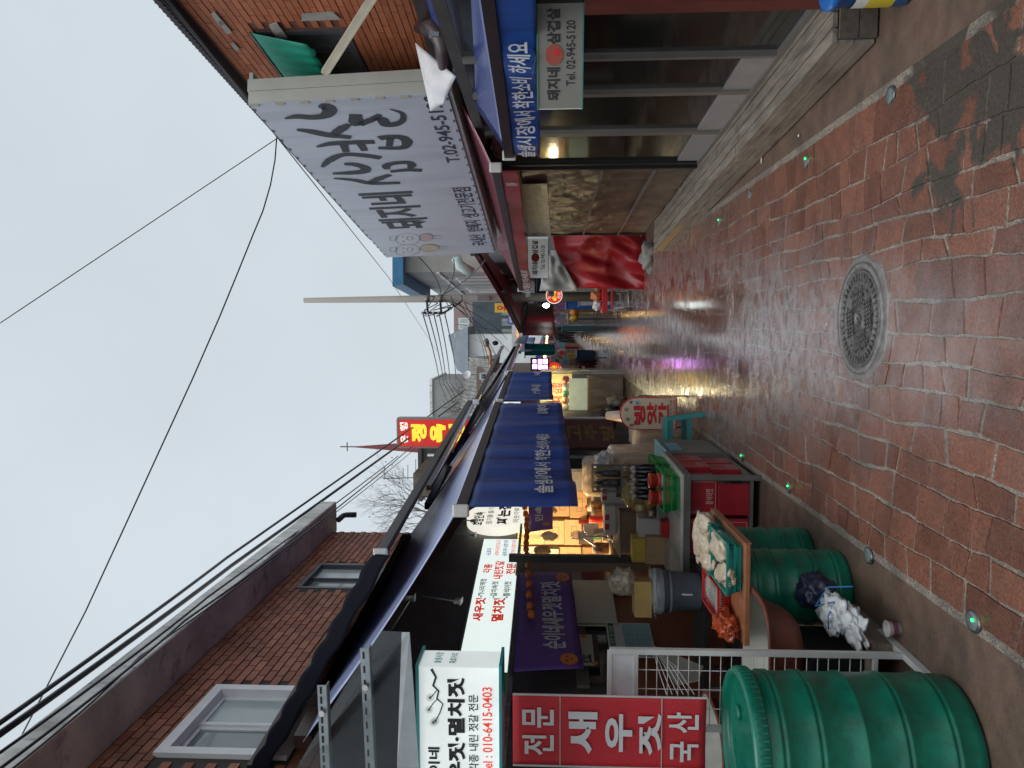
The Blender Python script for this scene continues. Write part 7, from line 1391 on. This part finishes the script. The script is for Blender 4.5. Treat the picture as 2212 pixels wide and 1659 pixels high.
bare_tree('bare twiggy tree rising behind the left brick building', (dp(900, 1125, 16).x, 16, 2.2), 1.1, .95, 4, 6, .036, (.0, 0)); bare_tree('bare tree before the flat grey block on the left', (dp(1030, 890, 39).x, 39, 2.6), 1.5, 1.1, 9, 6, .09)
# ================================================================ utility pole and cables
poly = 19.6; px = dp(900, 645, poly).x; ztop = dp(657, 647, poly).z; t = thing('utility_pole', 'tall concrete utility pole with tangled cables behind the large sign', 'utility pole', (px, poly, 0)); polem = M('pole_concrete', (.30, .28, .25), .8, 0, .15, 3, .2, stretch=(1, 1, .2)); wirem = M('black_cable', (.015, .015, .018), .5); 
MB().tube([(px + .03, poly, 0), (px, poly, ztop * .5), (px - .03, poly, ztop)], [.125, .1, .065], 16).obj('pole', polem, t)
for x in (922, 951):
    a = dp(x, 640, poly - .1); z = a.z; MB().tube([(px, poly, z - .06), (px, poly, z + .06)], .105, 12).obj('clamp', steel, t); MB().bar((px - .05, poly - .1, z), (dp(x, 674, poly).x, poly - .1, z - .02), .05).obj('bracket', blackp, t)
zz0, zz1 = dp(962, 677, poly).z, dp(915, 677, poly).z; bx = dp(940, 676, poly).x; MB().bar((bx, poly - .1, zz0), (bx, poly - .1, zz1), .06).obj('insulator_bar', blackp, t)
INS = []
for k in range(5): z = zz0 + (zz1 - zz0) * k / 4; INS.append(Vector((bx, poly - .16, z))); MB().lathe([(.02, -.04), (.035, -.02), (.03, .03), (.015, .04)], 8, (bx, poly - .16, z)).obj('insulator', slot, t)
for k in range(10):
    a = Vector((px + rT.uniform(-.12, .1), poly - .14, zz0 + rT.uniform(-.5, .5))); b_ = Vector((bx + rT.uniform(-.1, .1), poly - .18, zz0 + rT.uniform(-.2, .6))); m_ = (a + b_) / 2 + Vector((rT.uniform(-.2, .2), -.05, rT.uniform(-.35, -.05))); MB().tube([a, a.lerp(m_, .6) + Vector((0, 0, -.05)), m_, b_.lerp(m_, .4), b_], .012, 5).obj('cable_loop', wirem, t)
MB().box((px, poly - .16, zz0 - 1.0), (.14, .1, .3)).obj('junction_box', steel, t)
def cable(label, pts, r, sag=.0, name='overhead_cable', group='overhead cables', n=14, mat=None):
    P = [dp(x, y, Y) if not isinstance(x, Vector) else x for (x, y, Y) in pts]; out = []
    for i in range(len(P) - 1):
        for k in range(n): s_ = k / n; out.append(P[i].lerp(P[i + 1], s_) - Vector((0, 0, sag * 4 * s_ * (1 - s_))))
    out.append(P[-1]); tag(MB().tube(out, r, 5).obj(name, mat or wirem), label, 'cable', group)
cable('upper thick cable along the left roofs', ((-20, 1576, 4.6), (490, 1205, 9.6), (1005, 842, 30)), .019, .02); cable('lower thick cable along the left roofs', ((-20, 1600, 4.6), (500, 1222, 9.6), (990, 868, 30)), .026, .02)
cable('thin cable close below the thick pair on the left', ((-20, 1640, 4.1), (450, 1289, 7.2), (860, 985, 20)), .011, .03); cable('thin cable crossing the left roof slab', ((-10, 1668, 4.1), (400, 1340, 6.9), (715, 1108, 10.8), (900, 955, 22)), .011, .03); cable('lowest thin cable on the left by the concrete roof', ((15, 1670, 4.1), (300, 1420, 6.), (715, 1115, 10.8), (905, 962, 22)), .007, .03)
cable('twisted service wire sagging across the sky', ((598, 292, 7.6), (594, 345, 7.5), (584, 400, 7.4), (568, 455, 7.3), (546, 508, 7.25), (515, 585, 7.15), (474, 685, 7), (415, 820, 6.85), (345, 972, 6.7), (268, 1140, 6.55), (185, 1320, 6.4), (95, 1495, 6.2), (10, 1660, 6)), .007, .0, n=6); cable('straight thin wire from the large sign across the sky', ((597, 300, 7.6), (0, 698, 6.6)), .0045, .0)
cable('thin wire running along the top of the large sign, outer', ((352, -10, 4.9), (600, 298, 7.6), (840, 600, 17), (945, 760, 40)), .0065, .0); cable('thin wire running along the top of the large sign, inner', ((357, -10, 4.9), (603, 300, 7.6)), .0065, .0)
ends = [(950, 828, 33), (958, 826, 33), (963, 823, 34), (972, 826, 34), (985, 815, 35)]
for k in range(5): P = INS[4 - k]; e = dp(*ends[k]); e2 = dp(ends[k][0] + 30 + 8 * k, ends[k][1] + 80, 48); cable('thin cable from the utility pole bracket to the left roofs, number %s from the top' % ['one', 'two', 'three', 'four', 'five'][k], ((P, 0, 0), (e, 0, 0), (e2, 0, 0)), .016, .05, n=8)
for k, (q) in enumerate((((1050, 560, 14.), (960, 635, poly)), ((905, 556, 16), (952, 633, poly)), ((980, 560, 15), (958, 636, poly)), ((960, 640, poly), (1075, 780, 40)), ((958, 645, poly), (1110, 775, 45)), ((975, 650, poly), (1095, 735, 40)), ((990, 650, poly), (1045, 790, 38)), ((965, 640, poly), (1085, 690, 50)), ((1000, 648, poly), (1060, 840, 34)), ((985, 700, 40), (1095, 720, 44)), ((1010, 760, 45), (1085, 800, 34)), ((1000, 720, 48), (1075, 770, 36)))):
    cable('loose service wire hanging between the pole and the far houses', q, .012, .25 if k > 2 else .1, n=10, group='service wires round the utility pole')
